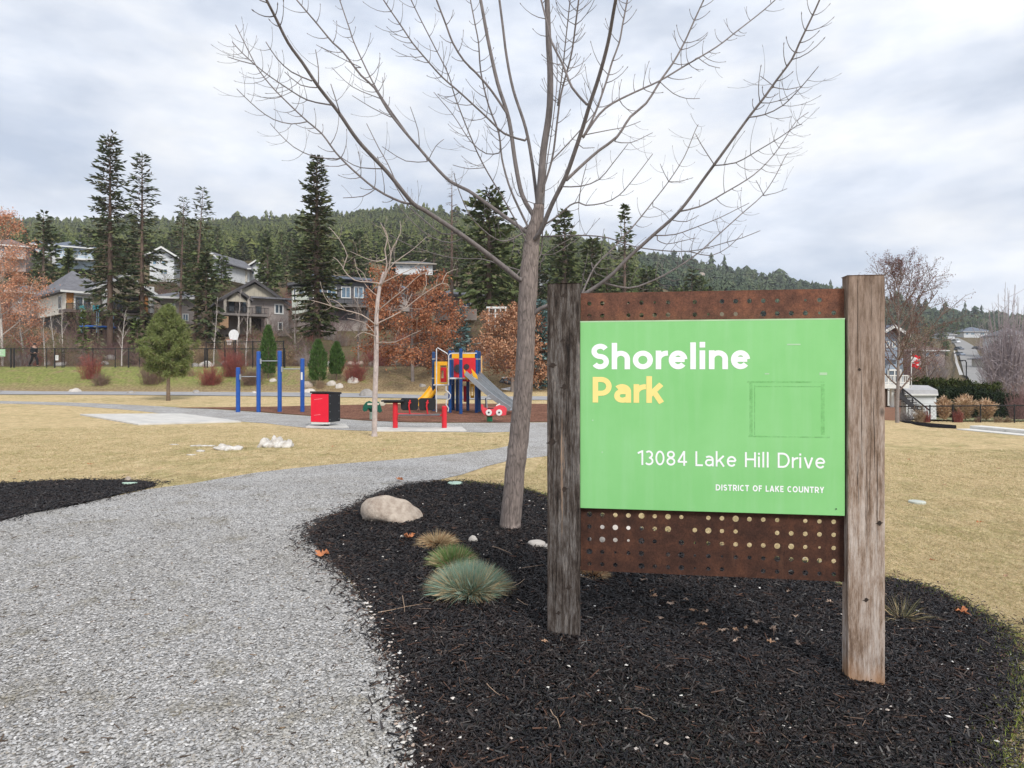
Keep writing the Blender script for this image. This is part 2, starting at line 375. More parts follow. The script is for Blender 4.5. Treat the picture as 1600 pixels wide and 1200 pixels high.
near_path = [(-3000, 5200), (-3000, 1300)] 
path = [G(*p) for p in [(-350, 880), (0, 812), (120, 790), (225, 766), (300, 756), (400, 739), (520, 726), (650, 716), (740, 706), (795, 697), (818, 682), (822, 674)]]
path += [G(*p) for p in [(760, 676), (700, 675), (590, 674), (480, 669), (420, 662), (378, 659), (290, 650), (215, 642), (150, 637), (60, 632), (-120, 628)]]
path += [G(*p) for p in [(-120, 624), (20, 627), (140, 630), (250, 635), (340, 640), (400, 644), (480, 650), (560, 657), (640, 660.5), (740, 661), (860, 660), (1000, 657), (1150, 656), (1150, 664), (1000, 680), (930, 700), (855, 713), (800, 719), (760, 729), (722, 742)]]
path += [G(*p) for p in [(660, 756), (600, 775), (545, 800), (510, 850), (560, 930), (610, 1010), (645, 1100), (665, 1200)]]
path += [(-.15, 1.8), (.6, .5), (.9, -3), (-7, -3), (-9, 2)]
pathO = smooth_outline(path, .0, 1, step=.3)
sheet('gravel_path', pathO, .006, GRAVEL)
bed = [G(*p) for p in [(482, 838), (500, 815), (545, 797), (590, 774), (640, 758), (700, 753), (760, 757), (820, 766), (880, 785), (980, 822), (1100, 850), (1250, 880), (1385, 905), (1440, 917), (1490, 938), (1545, 968), (1580, 1003), (1592, 1050), (1585, 1110)]]
bed += [(1.75, 2.35), (1.3, 1.75), (.4, 1.4), (-.18, 1.6)] + [G(*p) for p in [(655, 1200), (645, 1120), (628, 1060), (600, 1000), (575, 950), (545, 905), (510, 870)]]
bedO = smooth_outline(bed, .012, 2, step=.12)
def mound(x, y): return .02 * np.ones_like(x)
sheet('mulch_bed', bedO, .012, MULCH, sp=.25)
bed2 = [G(*p) for p in [(-420, 930), (-420, 775), (-100, 764), (0, 757), (80, 753), (160, 751), (225, 753), (245, 760), (200, 770), (120, 790), (40, 805), (0, 816), (-200, 860)]]
bed2O = smooth_outline(bed2, .015, 3, step=.15)
sheet('mulch_bed', bed2O, .014, MULCH, sp=.3)
play = [G(*p) for p in [(270, 637.5), (330, 637), (420, 636), (500, 634), (600, 632), (720, 631), (860, 631.5), (1000, 632), (1080, 645), (1000, 655), (860, 659.5), (740, 660.5), (640, 660), (560, 656.5), (480, 649.5), (400, 643.5), (340, 639.5)]]
playO = smooth_outline(play, 0, 4, step=.3)
sheet('playground_surface', playO, .02, BARKCHIP)
sheet('footpath', smooth_outline([G(*p) for p in [(-300, 611.5), (100, 612), (300, 613), (480, 614), (600, 616), (760, 620), (1000, 622), (1000, 627), (760, 625), (600, 622), (450, 620), (300, 618.5), (100, 617), (-300, 616.5)]], 0, 5), .03, M('worn_asphalt', (.36, .36, .37), (.27, .27, .28), scale=1.5, bmp=.2))
# concrete slabs: real thickness
def slab(name, label, pts, th=.05, cat='slab', mat=CONC):
    q = [G(*p) for p in pts]; c = (sum(a for a, b in q) / len(q), sum(b for a, b in q) / len(q)); zb = g1(*c)
    mb = MB(); mb.prism([(a - c[0], b - c[1]) for a, b in q], -.1, th, 'z')
    o = mb.build(name, mat, bevel=.01); o.location = (c[0], c[1], zb + .02); return tag(o, label, cat)
slab('concrete_slab', 'large pale flat concrete pad set in the straw coloured lawn left of the pull-up bars', [(125, 649), (284, 648), (377, 660), (216, 664.5)], .03)
slab('concrete_slab', 'narrow concrete pad under the red posted sit-up bench', [(588, 669), (722, 669), (729, 674.5), (582, 674.5)], .02)
slab('concrete_slab', 'small concrete pad under the red and black litter bin', [(484, 664), (540, 664), (545, 669), (478, 669)], .02)

# loose material: chips, pebbles, grass blades (nobody could count them)
def scatter(poly, n, rng, bias=1.2, ymax=99, ymin=0, clip=True):
    P = np.array(poly); lo = P.min(0); hi = P.max(0); out = np.zeros((0, 2)); lo[1] = max(lo[1], ymin, 1.4); hi[1] = min(hi[1], ymax)
    while len(out) < n:
        y = (rng.rand(n * 4) * (hi[1] ** (1 - bias) - lo[1] ** (1 - bias)) + lo[1] ** (1 - bias)) ** (1 / (1 - bias)) if bias != 1 else lo[1] + rng.rand(n * 4) * (hi[1] - lo[1])
        w = (hi[0] - lo[0]); x = lo[0] + rng.rand(n * 4) * w
        q = np.column_stack([x, y]); keep = inpoly(q, poly)
        if clip: keep &= np.abs(x) < y * .92 + .5
        out = np.concatenate([out, q[keep]])
        if keep.sum() == 0: break
    return out[:n]
def chips(P, rng, L0, L1, w0, w1, th, lift, tilt=.25):
    n = len(P); Ls = L0 + (L1 - L0) * rng.rand(n) ** 2.2; Ws = w0 + (w1 - w0) * rng.rand(n) ** 1.5; T = th * (.5 + rng.rand(n))
    c = np.array([(x, y, z) for x in (-.5, .5) for y in (-.5, .5) for z in (-.5, .5)])
    v = c[None] * np.stack([Ls, Ws, T], 1)[:, None, :]
    v[:, :4, 1] *= (.3 + .7 * rng.rand(n))[:, None]; v[:, 4:, 1] *= (.3 + .7 * rng.rand(n))[:, None]
    a = rng.rand(n) * 6.283; p = rng.normal(size=n) * tilt; r_ = rng.normal(size=n) * .5
    cr, sr = np.cos(r_)[:, None], np.sin(r_)[:, None]; y2 = v[..., 1] * cr - v[..., 2] * sr; z2 = v[..., 1] * sr + v[..., 2] * cr
    cp, sp_ = np.cos(p)[:, None], np.sin(p)[:, None]; x3 = v[..., 0] * cp - z2 * sp_; z3 = v[..., 0] * sp_ + z2 * cp
    ca, sa = np.cos(a)[:, None], np.sin(a)[:, None]
    X = x3 * ca - y2 * sa + P[:, :1]; Y = x3 * sa + y2 * ca + P[:, 1:2]
    Z = z3 + (gz(P[:, 0], P[:, 1]) + lift + rng.rand(n) * .012)[:, None]
    f = np.array([(0, 1, 3, 2), (4, 6, 7, 5), (0, 4, 5, 1), (2, 3, 7, 6), (1, 5, 7, 3)])
    F = (f[None] + (np.arange(n) * 8)[:, None, None]).reshape(-1, 4)
    mb = MB(); mb.add(np.stack([X, Y, Z], -1).reshape(-1, 3), F); return mb
def fringe(poly, n, rng, sd, ymax):
    P = np.array(poly); Q = np.roll(P, -1, 0); seg = np.linalg.norm(Q - P, axis=1); ok = (P[:, 1] < ymax) & (P[:, 1] > 1.5)
    pr = seg * ok / np.maximum(P[:, 1], 1) ** .5; pr /= pr.sum(); i = rng.choice(len(P), n, p=pr); t = rng.rand(n)[:, None]
    return P[i] * (1 - t) + Q[i] * t + rng.normal(size=(n, 2)) * sd * (rng.rand(n, 1) + .3)
rg = np.random.RandomState(11)
CHIPM = leafmat('mulch_chips', [(.003, .003, .004), (.005, .005, .007), (.007, .0065, .009), (.010, .008, .009), (.028, .016, .012), (.005, .005, .007), (.042, .03, .027), (.003, .003, .005)], .48, (2.6, (.06, .036, .028), .6, .56))
CHIPM.node_tree.nodes['Principled BSDF'].inputs['Specular IOR Level'].default_value = .45
mb = chips(np.concatenate([scatter(bedO, 140000, rg, 1.6), fringe(bedO, 9000, rg, .09, 9)]), rg, .008, .068, .003, .013, .004, .012, .38)
mb2 = chips(np.concatenate([scatter(bed2O, 16000, rg, 1.2), fringe(bed2O, 3500, rg, .14, 12)]), rg, .015, .06, .005, .014, .004, .016)
tag(mb.build('mulch_chips', CHIPM), 'loose black shredded bark mulch covering the bed under the park sign', 'mulch', kind='stuff')
tag(mb2.build('mulch_chips', CHIPM), 'loose black shredded bark mulch in the bed at the left of the gravel path', 'mulch', kind='stuff')
BROWNCH = leafmat('brown_slivers', [(.08, .045, .035), (.14, .08, .058), (.055, .032, .026), (.24, .17, .13)], .8)
mb = chips(np.concatenate([scatter(bedO, 1900, rg, 1.2), fringe(bedO, 1300, rg, .13, 9)]), rg, .015, .09, .002, .008, .003, .018, .2)
tag(mb.build('bark_slivers', BROWNCH), 'scattered reddish brown bark slivers on the black mulch', 'bark slivers', kind='stuff')
def pebbles(P, rng, r0, r1, lift, flat=.6):
    n = len(P); oc = np.array([(1, 0, 0), (0, 1, 0), (-1, 0, 0), (0, -1, 0), (0, 0, 1), (0, 0, -.4)], float)
    fa = np.array([(0, 1, 4), (1, 2, 4), (2, 3, 4), (3, 0, 4), (1, 0, 5), (2, 1, 5), (3, 2, 5), (0, 3, 5)])
    r_ = r0 + (r1 - r0) * rng.rand(n) ** 2; v = oc[None] * r_[:, None, None] * (.65 + .6 * rng.rand(n, 6, 1)); v[..., 2] *= flat
    a = rng.rand(n) * 6.283; ca, sa = np.cos(a)[:, None], np.sin(a)[:, None]; el = 1 + rng.rand(n)[:, None] * .6
    X = (v[..., 0] * el) * ca - v[..., 1] * sa + P[:, :1]; Y = (v[..., 0] * el) * sa + v[..., 1] * ca + P[:, 1:2]
    v[:, :4, 2] += (rng.rand(n, 4) - .3) * r_[:, None] * .6
    Z = v[..., 2] + (gz(P[:, 0], P[:, 1]) + lift)[:, None]
    mb = MB(); mb.add(np.stack([X, Y, Z], -1).reshape(-1, 3), (fa[None] + (np.arange(n) * 6)[:, None, None]).reshape(-1, 3)); return mb
PEBM = leafmat('gravel_pebbles', [(.16, .155, .15), (.36, .355, .35), (.26, .25, .24), (.46, .455, .45), (.31, .28, .24), (.52, .515, .51), (.38, .375, .37), (.64, .63, .62), (.11, .10, .085), (.42, .43, .45)], .85, (2.2, (.21, .185, .13), .75, .53))
pp = scatter(pathO, 150000, rg, 2.1, ymax=9); 
inb = inpoly(pp, bedO); pp = pp[~inb]
mb = pebbles(np.concatenate([pp, fringe(bedO, 3800, rg, .07, 8)[:, :]]), rg, .0025, .0095, .010)
tag(mb.build('gravel', PEBM), 'loose crushed grey stones covering the park path', 'gravel', kind='stuff')
WP = leafmat('white_pebbles', [(.55, .52, .48), (.75, .73, .70), (.42, .33, .27), (.65, .6, .55)], .8)
q = fringe(bedO, 520, rg, .07, 4.6); q = q[q[:, 0] < .2]
q = np.concatenate([q, scatter(bedO, 260, rg, 1.2)])
tag(pebbles(q, rg, .004, .013, .024).build('pale_pebbles', WP), 'small white and tan pebbles strewn on the edge of the black mulch', 'pebbles', kind='stuff')

mb = chips(scatter(pathO, 1300, rg, 1.5, ymax=10), rg, .008, .045, .002, .009, .003, .014, .15)
tag(mb.build('path_litter', leafmat('path_litter', [(.06, .045, .035), (.12, .085, .06), (.035, .03, .028), (.28, .19, .12)], .85)), 'dark bark bits and broken twigs blown onto the gravel path', 'litter', kind='stuff')
# dormant grass
STRAW = leafmat('straw_blades', [(.36, .285, .17), (.54, .43, .27), (.64, .54, .36), (.45, .355, .21), (.30, .27, .12), (.22, .22, .09), (.66, .54, .34)], .85, (1.3, (.27, .27, .10), .8, .50))
lawnR = [G(*p) for p in [(1386, 905), (1440, 917), (1490, 938), (1545, 968), (1580, 1003), (1592, 1050), (1585, 1110)]] + [(1.85, 2.3), (4.5, 2.3), (12, 9), (18, 16), (9.5, 16), (1.0, 16), (.35, 10)] + [G(*p) for p in [(735, 742), (700, 753), (760, 757), (820, 766), (880, 785), (980, 822), (1100, 850), (1250, 880)]]
lawnL = [G(*p) for p in [(-200, 757), (0, 757), (80, 753), (160, 751), (225, 754), (262, 758), (300, 754), (400, 738), (520, 725), (650, 715), (740, 705), (795, 697), (800, 680), (590, 676), (400, 666), (100, 668), (-200, 680)]]
lr = scatter(lawnR, 330000, rg, 2.2); lr = lr[~inpoly(lr, pathO)]; lr = lr[~inpoly(lr, bedO)]
ll = scatter(lawnL, 110000, rg, 1.5); ll = ll[~inpoly(ll, pathO)]
for P2, nm, lb in ((lr, 'grass', 'short straw coloured winter lawn right of and behind the park sign'), (ll, 'grass', 'short straw coloured winter lawn left of the gravel path')):
    n = len(P2); b_ = np.column_stack([P2, gz(P2[:, 0], P2[:, 1])]); dr = rg.normal(size=(n, 3)); dr[:, 2] = np.abs(dr[:, 2]) * .35 + .18
    patch = vnoise(P2[:, 0], P2[:, 1], .5, 3); k = np.clip(P2[:, 1] / 6, .8, 2.2)
    mb = MB(); mb.blades(b_, dr, (.014 + .03 * rg.rand(n)) * (.6 + .7 * patch), .0030 * k, rg)
    tag(mb.build(nm, STRAW), lb, 'grass', kind='stuff')
# ragged grass tufts along the bed edge
EDGE = leafmat('edge_grass', [(.42, .35, .14), (.24, .32, .06), (.30, .36, .08), (.16, .22, .04), (.36, .40, .11)], .85)
q = fringe(bedO, 15000, rg, .075, 9); q = q[(q[:, 0] > 1.7) | ((q[:, 1] > 6) & (q[:, 0] > -.1 * q[:, 1]))]; n = len(q)
dr = rg.normal(size=(n, 3)); dr[:, 2] = np.abs(dr[:, 2]) + .5
mb = MB(); mb.blades(np.column_stack([q, gz(q[:, 0], q[:, 1])]), dr, .02 + .04 * rg.rand(n), .004, rg)
tag(mb.build('grass', EDGE), 'ragged taller grass along the edge of the sign bed', 'grass', kind='stuff')

# ------------------------------------------------------------------ park sign
TH = R(8.2); SX, SY = .2046, 3.72
SG = thing('park_sign', 'large green park name sign with rusty perforated plates between two weathered timber posts', 'park sign', (SX, SY, 0), -TH)
woodL = wood_mat('weathered_dark_post', [(.41, (.010, .009, .009)), (.46, (.04, .030, .025)), (.505, (.08, .066, .058)), (.55, (.135, .125, .12)), (.63, (.30, .245, .20))], (.14, .10, .075), .10, .2)
woodR = wood_mat('weathered_pale_post', [(.40, (.13, .085, .06)), (.46, (.25, .18, .135)), (.52, (.38, .31, .265)), (.60, (.50, .44, .40))], (.36, .17, .06), -.02, .16, (.21, .15, .115))
def post(s0, s1, z0, z1, m, lab):
    b = MB(); nx, nz = 1, 1; r_ = random.Random(int(s0 * 99))
    # sawn timber with a slightly wandering arris
    zs = [z0 + (z1 - z0) * i / 24 for i in range(25)]; th = .09; V = []; F = []
    for i, z in enumerate(zs):
        j = lambda a=.0009: r_.uniform(-a, a)
        V += [(s0 + j(), j(), z), (s1 + j(), j(), z), (s1 + j(), th + j(), z), (s0 + j(), th + j(), z)]
    for i in range(24):
        for k in range(4): F.append((4 * i + k, 4 * i + (k + 1) % 4, 4 * i + 4 + (k + 1) % 4, 4 * i + 4 + k))
    F += [(0, 1, 2, 3), (99, 98, 97, 96)]
    b.add(V, F); o = b.build('post', m, SG, bevel=.005); tag(o, lab); return o
pl = post(0, .1888, -.25, 2.121, woodL, 'dark grey weathered timber post'); pr = post(1.642, 1.831, -.4, 2.133, woodR, 'pale brown grey timber post with damp orange foot')
# drying cracks in the posts
CR = M('crack_shadow_wood', (.012, .010, .009), rough=1)
def crack(par, pts, w, y=-.0012):
    b = MB(); V = []; F = []; n = len(pts)
    for i, (x, z) in enumerate(pts):
        k = w * math.sin(math.pi * (i + .15) / (n - .7)); V += [(x - k, y, z), (x + k, y, z), (x, y + .02, z)]
    for i in range(n - 1): F += [(3 * i, 3 * i + 1, 3 * i + 4, 3 * i + 3)]
    b.add(V, F); return b.build('crack', CR, par)
rr = random.Random(4)
for par, x0, x1, z0, z1, cnt in ((pl, .02, .17, .1, 2.1, 16), (pr, 1.66, 1.81, .0, 2.1, 13)):
    for _ in range(cnt):
        x = rr.uniform(x0, x1); z = rr.uniform(z0, z1 - .4); ln = rr.uniform(.2, .8); pts = []
        for i in range(9): x += rr.uniform(-.0022, .0022); pts.append((x, min(z + ln * i / 8, 2.11)))
        crack(par, pts, rr.uniform(.0004, .0012))
for z0_, z1_, x_, w_ in ((.62, 1.40, .085, .007), (1.0, 1.25, .097, .003)):
    b = MB(); V = []; n = 26
    for i in range(n + 1):
        z = z0_ + (z1_ - z0_) * i / n; x = x_ + .0015 * math.sin(i * .3) + rr.uniform(-.0008, .0008); k = w_ * math.sin(math.pi * (i + .2) / (n + .4)) * rr.uniform(.35, 1.1); V += [(x - k, -.0014, z), (x + k, -.0014, z)]
    b.add(V, [(2 * i, 2 * i + 1, 2 * i + 3, 2 * i + 2) for i in range(n)]); b.build('bare_wood_streak', M('splintered_wood', (.34, .24, .17), (.10, .07, .055), sc=(1, 1, .1), scale=50), pl)
for par, kx_, kz_, kr in ((pl, .10, 2.05, .011), (pl, .092, 1.79, .009), (pl, .034, 1.645, .013), (pl, .10, 1.52, .013), (pl, .028, 1.20, .016), (pl, .10, .93, .012), (pl, .125, .36, .010), (pl, .066, .21, .009), (pr, 1.803, .79, .010), (pr, 1.735, .37, .009), (pr, 1.70, 1.62, .006)):
    b = MB(); rk_ = random.Random(int(kz_ * 100)); b.add([(kx_ + kr * math.cos(a * .5236) * rk_.uniform(.7, 1.3), -.0015, kz_ + kr * 1.35 * math.sin(a * .5236) * rk_.uniform(.8, 1.2)) for a in range(12)], [tuple(range(12))])
    b.add([(kx_ - kr * 2.3, -.0012, kz_ - kr * .5), (kx_, -.0012, kz_ - kr * .9), (kx_ + kr * 2.0, -.0012, kz_ + kr * .2), (kx_, -.0012, kz_ + kr * .5)], [(0, 1, 2, 3)]); b.build('knot', M('dark_knot', (.02, .015, .012), (.05, .035, .028), scale=80), par)
# rusty perforated plate
def rust_mat():
    m, nt, b = newmat('rusted_steel'); v = coord(nt, 'Object'); n = noise(nt, v, 9, 8, .75); n2 = noise(nt, v, 120, 4, .8); n3 = noise(nt, coord(nt, 'Object', (6, 6, .8)), 3, 4)
    c = ramp(nt, n, [(.3, (.045, .022, .017)), (.5, (.085, .038, .026)), (.7, (.15, .062, .036))])
    c = mixc(nt, 1.0, c, ramp(nt, n2, [(.3, .55), (.7, 1.35)]), 'MULTIPLY')
    c = mixc(nt, ramp(nt, n3, [(.62, 0.0), (.8, .35)]), c, (.26, .13, .08))
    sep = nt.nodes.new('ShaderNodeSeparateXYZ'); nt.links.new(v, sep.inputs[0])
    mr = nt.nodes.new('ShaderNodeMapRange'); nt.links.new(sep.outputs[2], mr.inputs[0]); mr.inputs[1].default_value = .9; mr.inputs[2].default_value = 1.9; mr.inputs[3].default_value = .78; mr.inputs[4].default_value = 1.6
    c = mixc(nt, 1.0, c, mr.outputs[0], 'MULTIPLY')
    nt.links.new(c, b.inputs['Base Color']); b.inputs['Roughness'].default_value = .8; b.inputs['Specular IOR Level'].default_value = .25; bump(nt, b, n2, .35, .003); return m
X0, X1, Z0, Z1 = .192, 1.639, .448, 2.067
hx = [.2425 + i * .0746 for i in range(19)]; rt = [2.006, 1.934]; rb = [.777, .705, .632, .56, .488]
holes = {}
pat = {0: 'mm0smsm0m0mmmmm0sm', 1: 'mm0mmmm0msmm0bmmmsm',
       2: 'bmmmbmbm0mmbmmm0mmm', 3: 'mmbmmmb0mbmm00mmmmm', 4: 'mbmsbm0bsmmmmmbbmsm', 5: 'bmsmb0mbsmsmmmbmbmm', 6: 'mmm0bmmbsmm00mmbbmm'}
RS = {'m': .0125, 'b': .0165, 's': .0075}
for r_i, row in pat.items():
    z = (rt + rb)[r_i]
    for c_i, ch in enumerate(row):
        if ch != '0': holes[(c_i, r_i)] = RS[ch] * (1 + .06 * math.sin(c_i * 7 + r_i * 3))
def plate():
    b = MB(); V = []; F = []; cw = .0746
    colsx = [X0] + [h - cw / 2 for h in hx] + [hx[-1] + cw / 2, X1]
    zs = {r_: z for r_, z in enumerate(rt + rb)}; ch = .0362
    bands = [(Z1, rt[0] + ch, None), (rt[0] + ch, rt[0] - ch, 0), (rt[1] + ch, rt[1] - ch, 1), (rt[1] - ch, rb[0] + ch, None)]
    for i in range(5): bands.append((rb[i] + ch, rb[i] - ch, 2 + i))
    bands.append((rb[4] - ch, Z0, None))
    for zt, zb, r_ in bands:
        for i in range(len(colsx) - 1):
            xa, xb = colsx[i], colsx[i + 1]; ci = i - 1
            for y, fl in ((0, 0), (.004, 1)):
                k = len(V)
                if r_ is None or (ci, r_) not in holes or not 0 <= ci < 19:
                    V += [(xa, y, zb), (xb, y, zb), (xb, y, zt), (xa, y, zt)]; f = (k, k + 1, k + 2, k + 3); F.append(f[::-1] if fl else f)
                else:
                    cx, cz = hx[ci], (zt + zb) / 2; rad = holes[(ci, r_)]; N = 20; ang = [2 * math.pi * (j + .5) / N for j in range(N)]
                    ring = [(cx + rad * math.cos(a), y, cz + rad * math.sin(a)) for a in ang]; outr = []
                    for a in ang:
                        ca, sa = math.cos(a), math.sin(a); t = min((xb - cx) / abs(ca) if ca else 9, (zt - cz) / abs(sa) if sa else 9); outr.append((cx + t * ca, y, cz + t * sa))
                    V += ring + outr
                    for j in range(N):
                        j2 = (j + 1) % N; f = (k + j, k + N + j, k + N + j2, k + j2); F.append(f if not fl else f[::-1])
                        ax = outr[j][0] in (xa, xb) or abs(abs(outr[j][0] - cx) - (xb - cx)) < 1e-9; bx = abs(abs(outr[j2][0] - cx) - (xb - cx)) < 1e-9
                        if (abs(abs(outr[j][0] - cx) - (xb - cx)) < 1e-9) != bx:
                            kk = len(V); V.append((xb if (outr[j][0] + outr[j2][0]) / 2 > cx else xa, y, zt if (outr[j][2] + outr[j2][2]) / 2 > cz else zb)); f = (k + N + j, kk, k + N + j2); F.append(f if not fl else f[::-1])
                    if not fl:
                        kk = len(V); V += [(p[0], .004, p[2]) for p in ring]
                        F += [(k + j, k + (j + 1) % N, kk + (j + 1) % N, kk + j) for j in range(N)]
    V = [(x, y + .047, z) for x, y, z in V]; b.add(V, F)
    for (a, c, d, e) in ((X0, X1, Z0, Z0), (X0, X1, Z1, Z1)): b.add([(a, .047, d), (c, .047, d), (c, .051, d), (a, .051, d)], [(0, 1, 2, 3)])
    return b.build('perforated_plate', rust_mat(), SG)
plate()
# bird lime streak on the top plate
# green panel
def panel_mat():
    m, nt, b = newmat('green_enamel'); v = coord(nt, 'Object'); n = noise(nt, coord(nt, 'Object', (9, 1, .7)), 1.6, 5, .6); n2 = noise(nt, v, 2.2, 4)
    c = ramp(nt, n2, [(.3, (.21, .55, .19)), (.7, (.255, .60, .235))])
    c = mixc(nt, ramp(nt, n, [(.48, 0.0), (.85, .35)]), c, (.36, .64, .36))
    n3 = noise(nt, coord(nt, 'Object', (1, 1, 1)), 55, 3, .7); c = mixc(nt, ramp(nt, n3, [(.72, 0.0), (.8, .5)]), c, (.15, .36, .13))
    nt.links.new(c, b.inputs['Base Color']); b.inputs['Roughness'].default_value = .42; b.inputs['Specular IOR Level'].default_value = .4; return m
GP = panel_mat(); pb = MB(); pb.bb(.190, 1.632, .016, .040, .818, 1.901)
panel = pb.build('panel', GP, SG, bevel=.002); tag(panel, 'bright green enamelled name panel')
eb = MB(); eb.bb(.1895, 1.6325, .0155, .0165, 1.894, 1.9015); eb.build('panel_edge', M('pale_green_edge', (.5, .72, .45), rough=.5), panel)
WHT = M('white_vinyl', (.92, .93, .95), (.86, .87, .9), rough=.5); YEL = M('yellow_vinyl', (.97, .76, .28), (.90, .70, .25), rough=.5)
def panel_uz(px, py):
    """pixel on the panel -> local s, z"""
    t = (px - 800) / 1000; s = (t * SY - SX) / (math.cos(TH) + t * math.sin(TH)); d = SY - s * math.sin(TH); return s, CAMZ - (py - HOR) / 1000 * d
def arc(cx, cy, rx, ry, a0, a1, n=14): return [(cx + rx * math.cos(R(a0 + (a1 - a0) * i / n)), cy + ry * math.sin(R(a0 + (a1 - a0) * i / n))) for i in range(n + 1)]
def glyph(ch, t):
    h = t / 2; x = .72
    if ch == 'S': w = .64; r = (1 - t) / 4; return w, [arc(w / 2, 1 - h - r, w / 2 - h, r, 28, 270) + arc(w / 2, h + r, w / 2 - h, r, 90, -152)[1:]]
    if ch == 'o': w = .72; return w, [arc(w / 2, x / 2, w / 2 - h, x / 2 - h, 0, 360, 30)]
    if ch in 'hn': w = .66; return w, [[(h, 0), (h, 1.03 if ch == 'h' else x)], arc(w / 2, x - h - .22, w / 2 - h, .22, 180, 0) + [(w - h, 0)]]
    if ch == 'r': w = .46; return w, [[(h, 0), (h, x)], arc(w * .92, x - h - .26, w * .92 - h, .26, 180, 88, 8)]
    if ch == 'e': w = .66; return w, [[(h, x * .52), (w - h, x * .52)], arc(w / 2, x / 2, w / 2 - h, x / 2 - h, 4, 322, 26)]
    if ch == 'l': return t, [[(h, 0), (h, 1.03)]]
    if ch == 'i': return t, [[(h, 0), (h, x)], [(h, x + .11), (h, x + .11 + t * 1.1)]]
    if ch == 'a': w = .60; return w, [arc(w / 2 - .02, x - h - .19, w / 2 - h + .02, .19, 140, 0) + [(w - h, 0)], [(w - h, x * .6), (.30, x * .6)] + arc(.28, h + (x * .6 - h) / 2, .28 - h, (x * .6 - h) / 2, 90, 270)[1:] + [(.34, h), (w - h, .17)]]
    if ch == 'k': w = .62; return w, [[(h, 0), (h, 1.03)], [(w - h, x), (h + .02, .30)], [(.27, .42), (w - h * .9, 0)]]
    if ch == 'v': w = .62; return w, [[(h * .9, x), (w / 2, 0)], [(w - h * .9, x), (w / 2, 0)]]
    if ch == 'P': w = .68; r = .27; return w, [[(h, 0), (h, 1)], [(h, 1 - h), (w - h - r, 1 - h)] + arc(w - h - r, 1 - h - r, r, r, 90, -90)[1:] + [(h, 1 - h - 2 * r)]]
    if ch == 'R': w = .68; r = .25; return w, [[(h, 0), (h, 1)], [(h, 1 - h), (w - h - r, 1 - h)] + arc(w - h - r, 1 - h - r, r, r, 90, -90)[1:] + [(h, 1 - h - 2 * r)], [(.36, 1 - h - 2 * r), (w - h * .6, 0)]]
    if ch == 'D': w = .80; r = w * .5; return w, [[(h, 0), (h, 1)], [(h, 1 - h), (w - h - r, 1 - h)] + arc(w - h - r, .5, r, .5 - h, 90, -90)[1:] + [(h, h)]]
    if ch == '1': w = .42; return w, [[(w - h, 0), (w - h, 1)], [(w - h, .95), (h * .5, .80)]]
    if ch == '3': w = .58; r = (1 - t) / 4; return w, [arc(w / 2 - .03, 1 - h - r, w / 2 - h, r, 140, -90) , arc(w / 2 - .03, h + r, w / 2 - h + .03, r + .01, 90, -145)]
    if ch == '0': w = .64; return w, [arc(w / 2, .5, w / 2 - h, .5 - h, 0, 360, 32)]
    if ch == '8': w = .62; return w, [arc(w / 2, .745, w / 2 - h - .03, .255 - h, 0, 360, 26), arc(w / 2, .275, w / 2 - h, .275 - h, 0, 360, 26)]
    if ch == '4': w = .68; return w, [[(.48, 0), (.48, 1)], [(.48, .98), (h * .8, .27)], [(h * .5, .27), (w, .27)]]
    if ch == 'L': w = .52; return w, [[(h, 0), (h, 1)], [(h, h), (w, h)]]
    if ch == 'H': w = .74; return w, [[(h, 0), (h, 1)], [(w - h, 0), (w - h, 1)], [(h, .52), (w - h, .52)]]
    if ch == 'I': return t, [[(h, 0), (h, 1)]]
    if ch == 'T': w = .66; return w, [[(w / 2, 0), (w / 2, 1)], [(0, 1 - h), (w, 1 - h)]]
    if ch == 'C': w = .72; return w, [arc(w / 2 + .03, .5, w / 2 - h + .03, .5 - h, 48, 312, 24)]
    if ch == 'O': w = .84; return w, [arc(w / 2, .5, w / 2 - h, .5 - h, 0, 360, 32)]
    if ch == 'F': w = .54; return w, [[(h, 0), (h, 1)], [(h, 1 - h), (w, 1 - h)], [(h, .5), (w - .05, .5)]]
    if ch == 'E': w = .56; return w, [[(h, 0), (h, 1)], [(h, 1 - h), (w, 1 - h)], [(h, .5), (w - .05, .5)], [(h, h), (w, h)]]
    if ch == 'A': w = .76; return w, [[(h * .8, 0), (w / 2, 1)], [(w - h * .8, 0), (w / 2, 1)], [(.2, .28), (w - .2, .28)]]
    if ch == 'K': w = .68; return w, [[(h, 0), (h, 1)], [(w - h, 1), (h + .02, .42)], [(.28, .58), (w - h * .8, 0)]]
    if ch == 'U': w = .74; return w, [[(h, 1), (h, .34)] + arc(w / 2, .34, w / 2 - h, .34 - h, 180, 360)[1:] + [(w - h, 1)]]
    if ch == 'N': w = .76; return w, [[(h, 0), (h, 1)], [(w - h, 0), (w - h, 1)], [(h, .98), (w - h, .02)]]
    if ch == 'Y': w = .68; return w, [[(w / 2, 0), (w / 2, .48)], [(h * .8, 1), (w / 2, .42)], [(w - h * .8, 1), (w / 2, .42)]]
    return .30, []
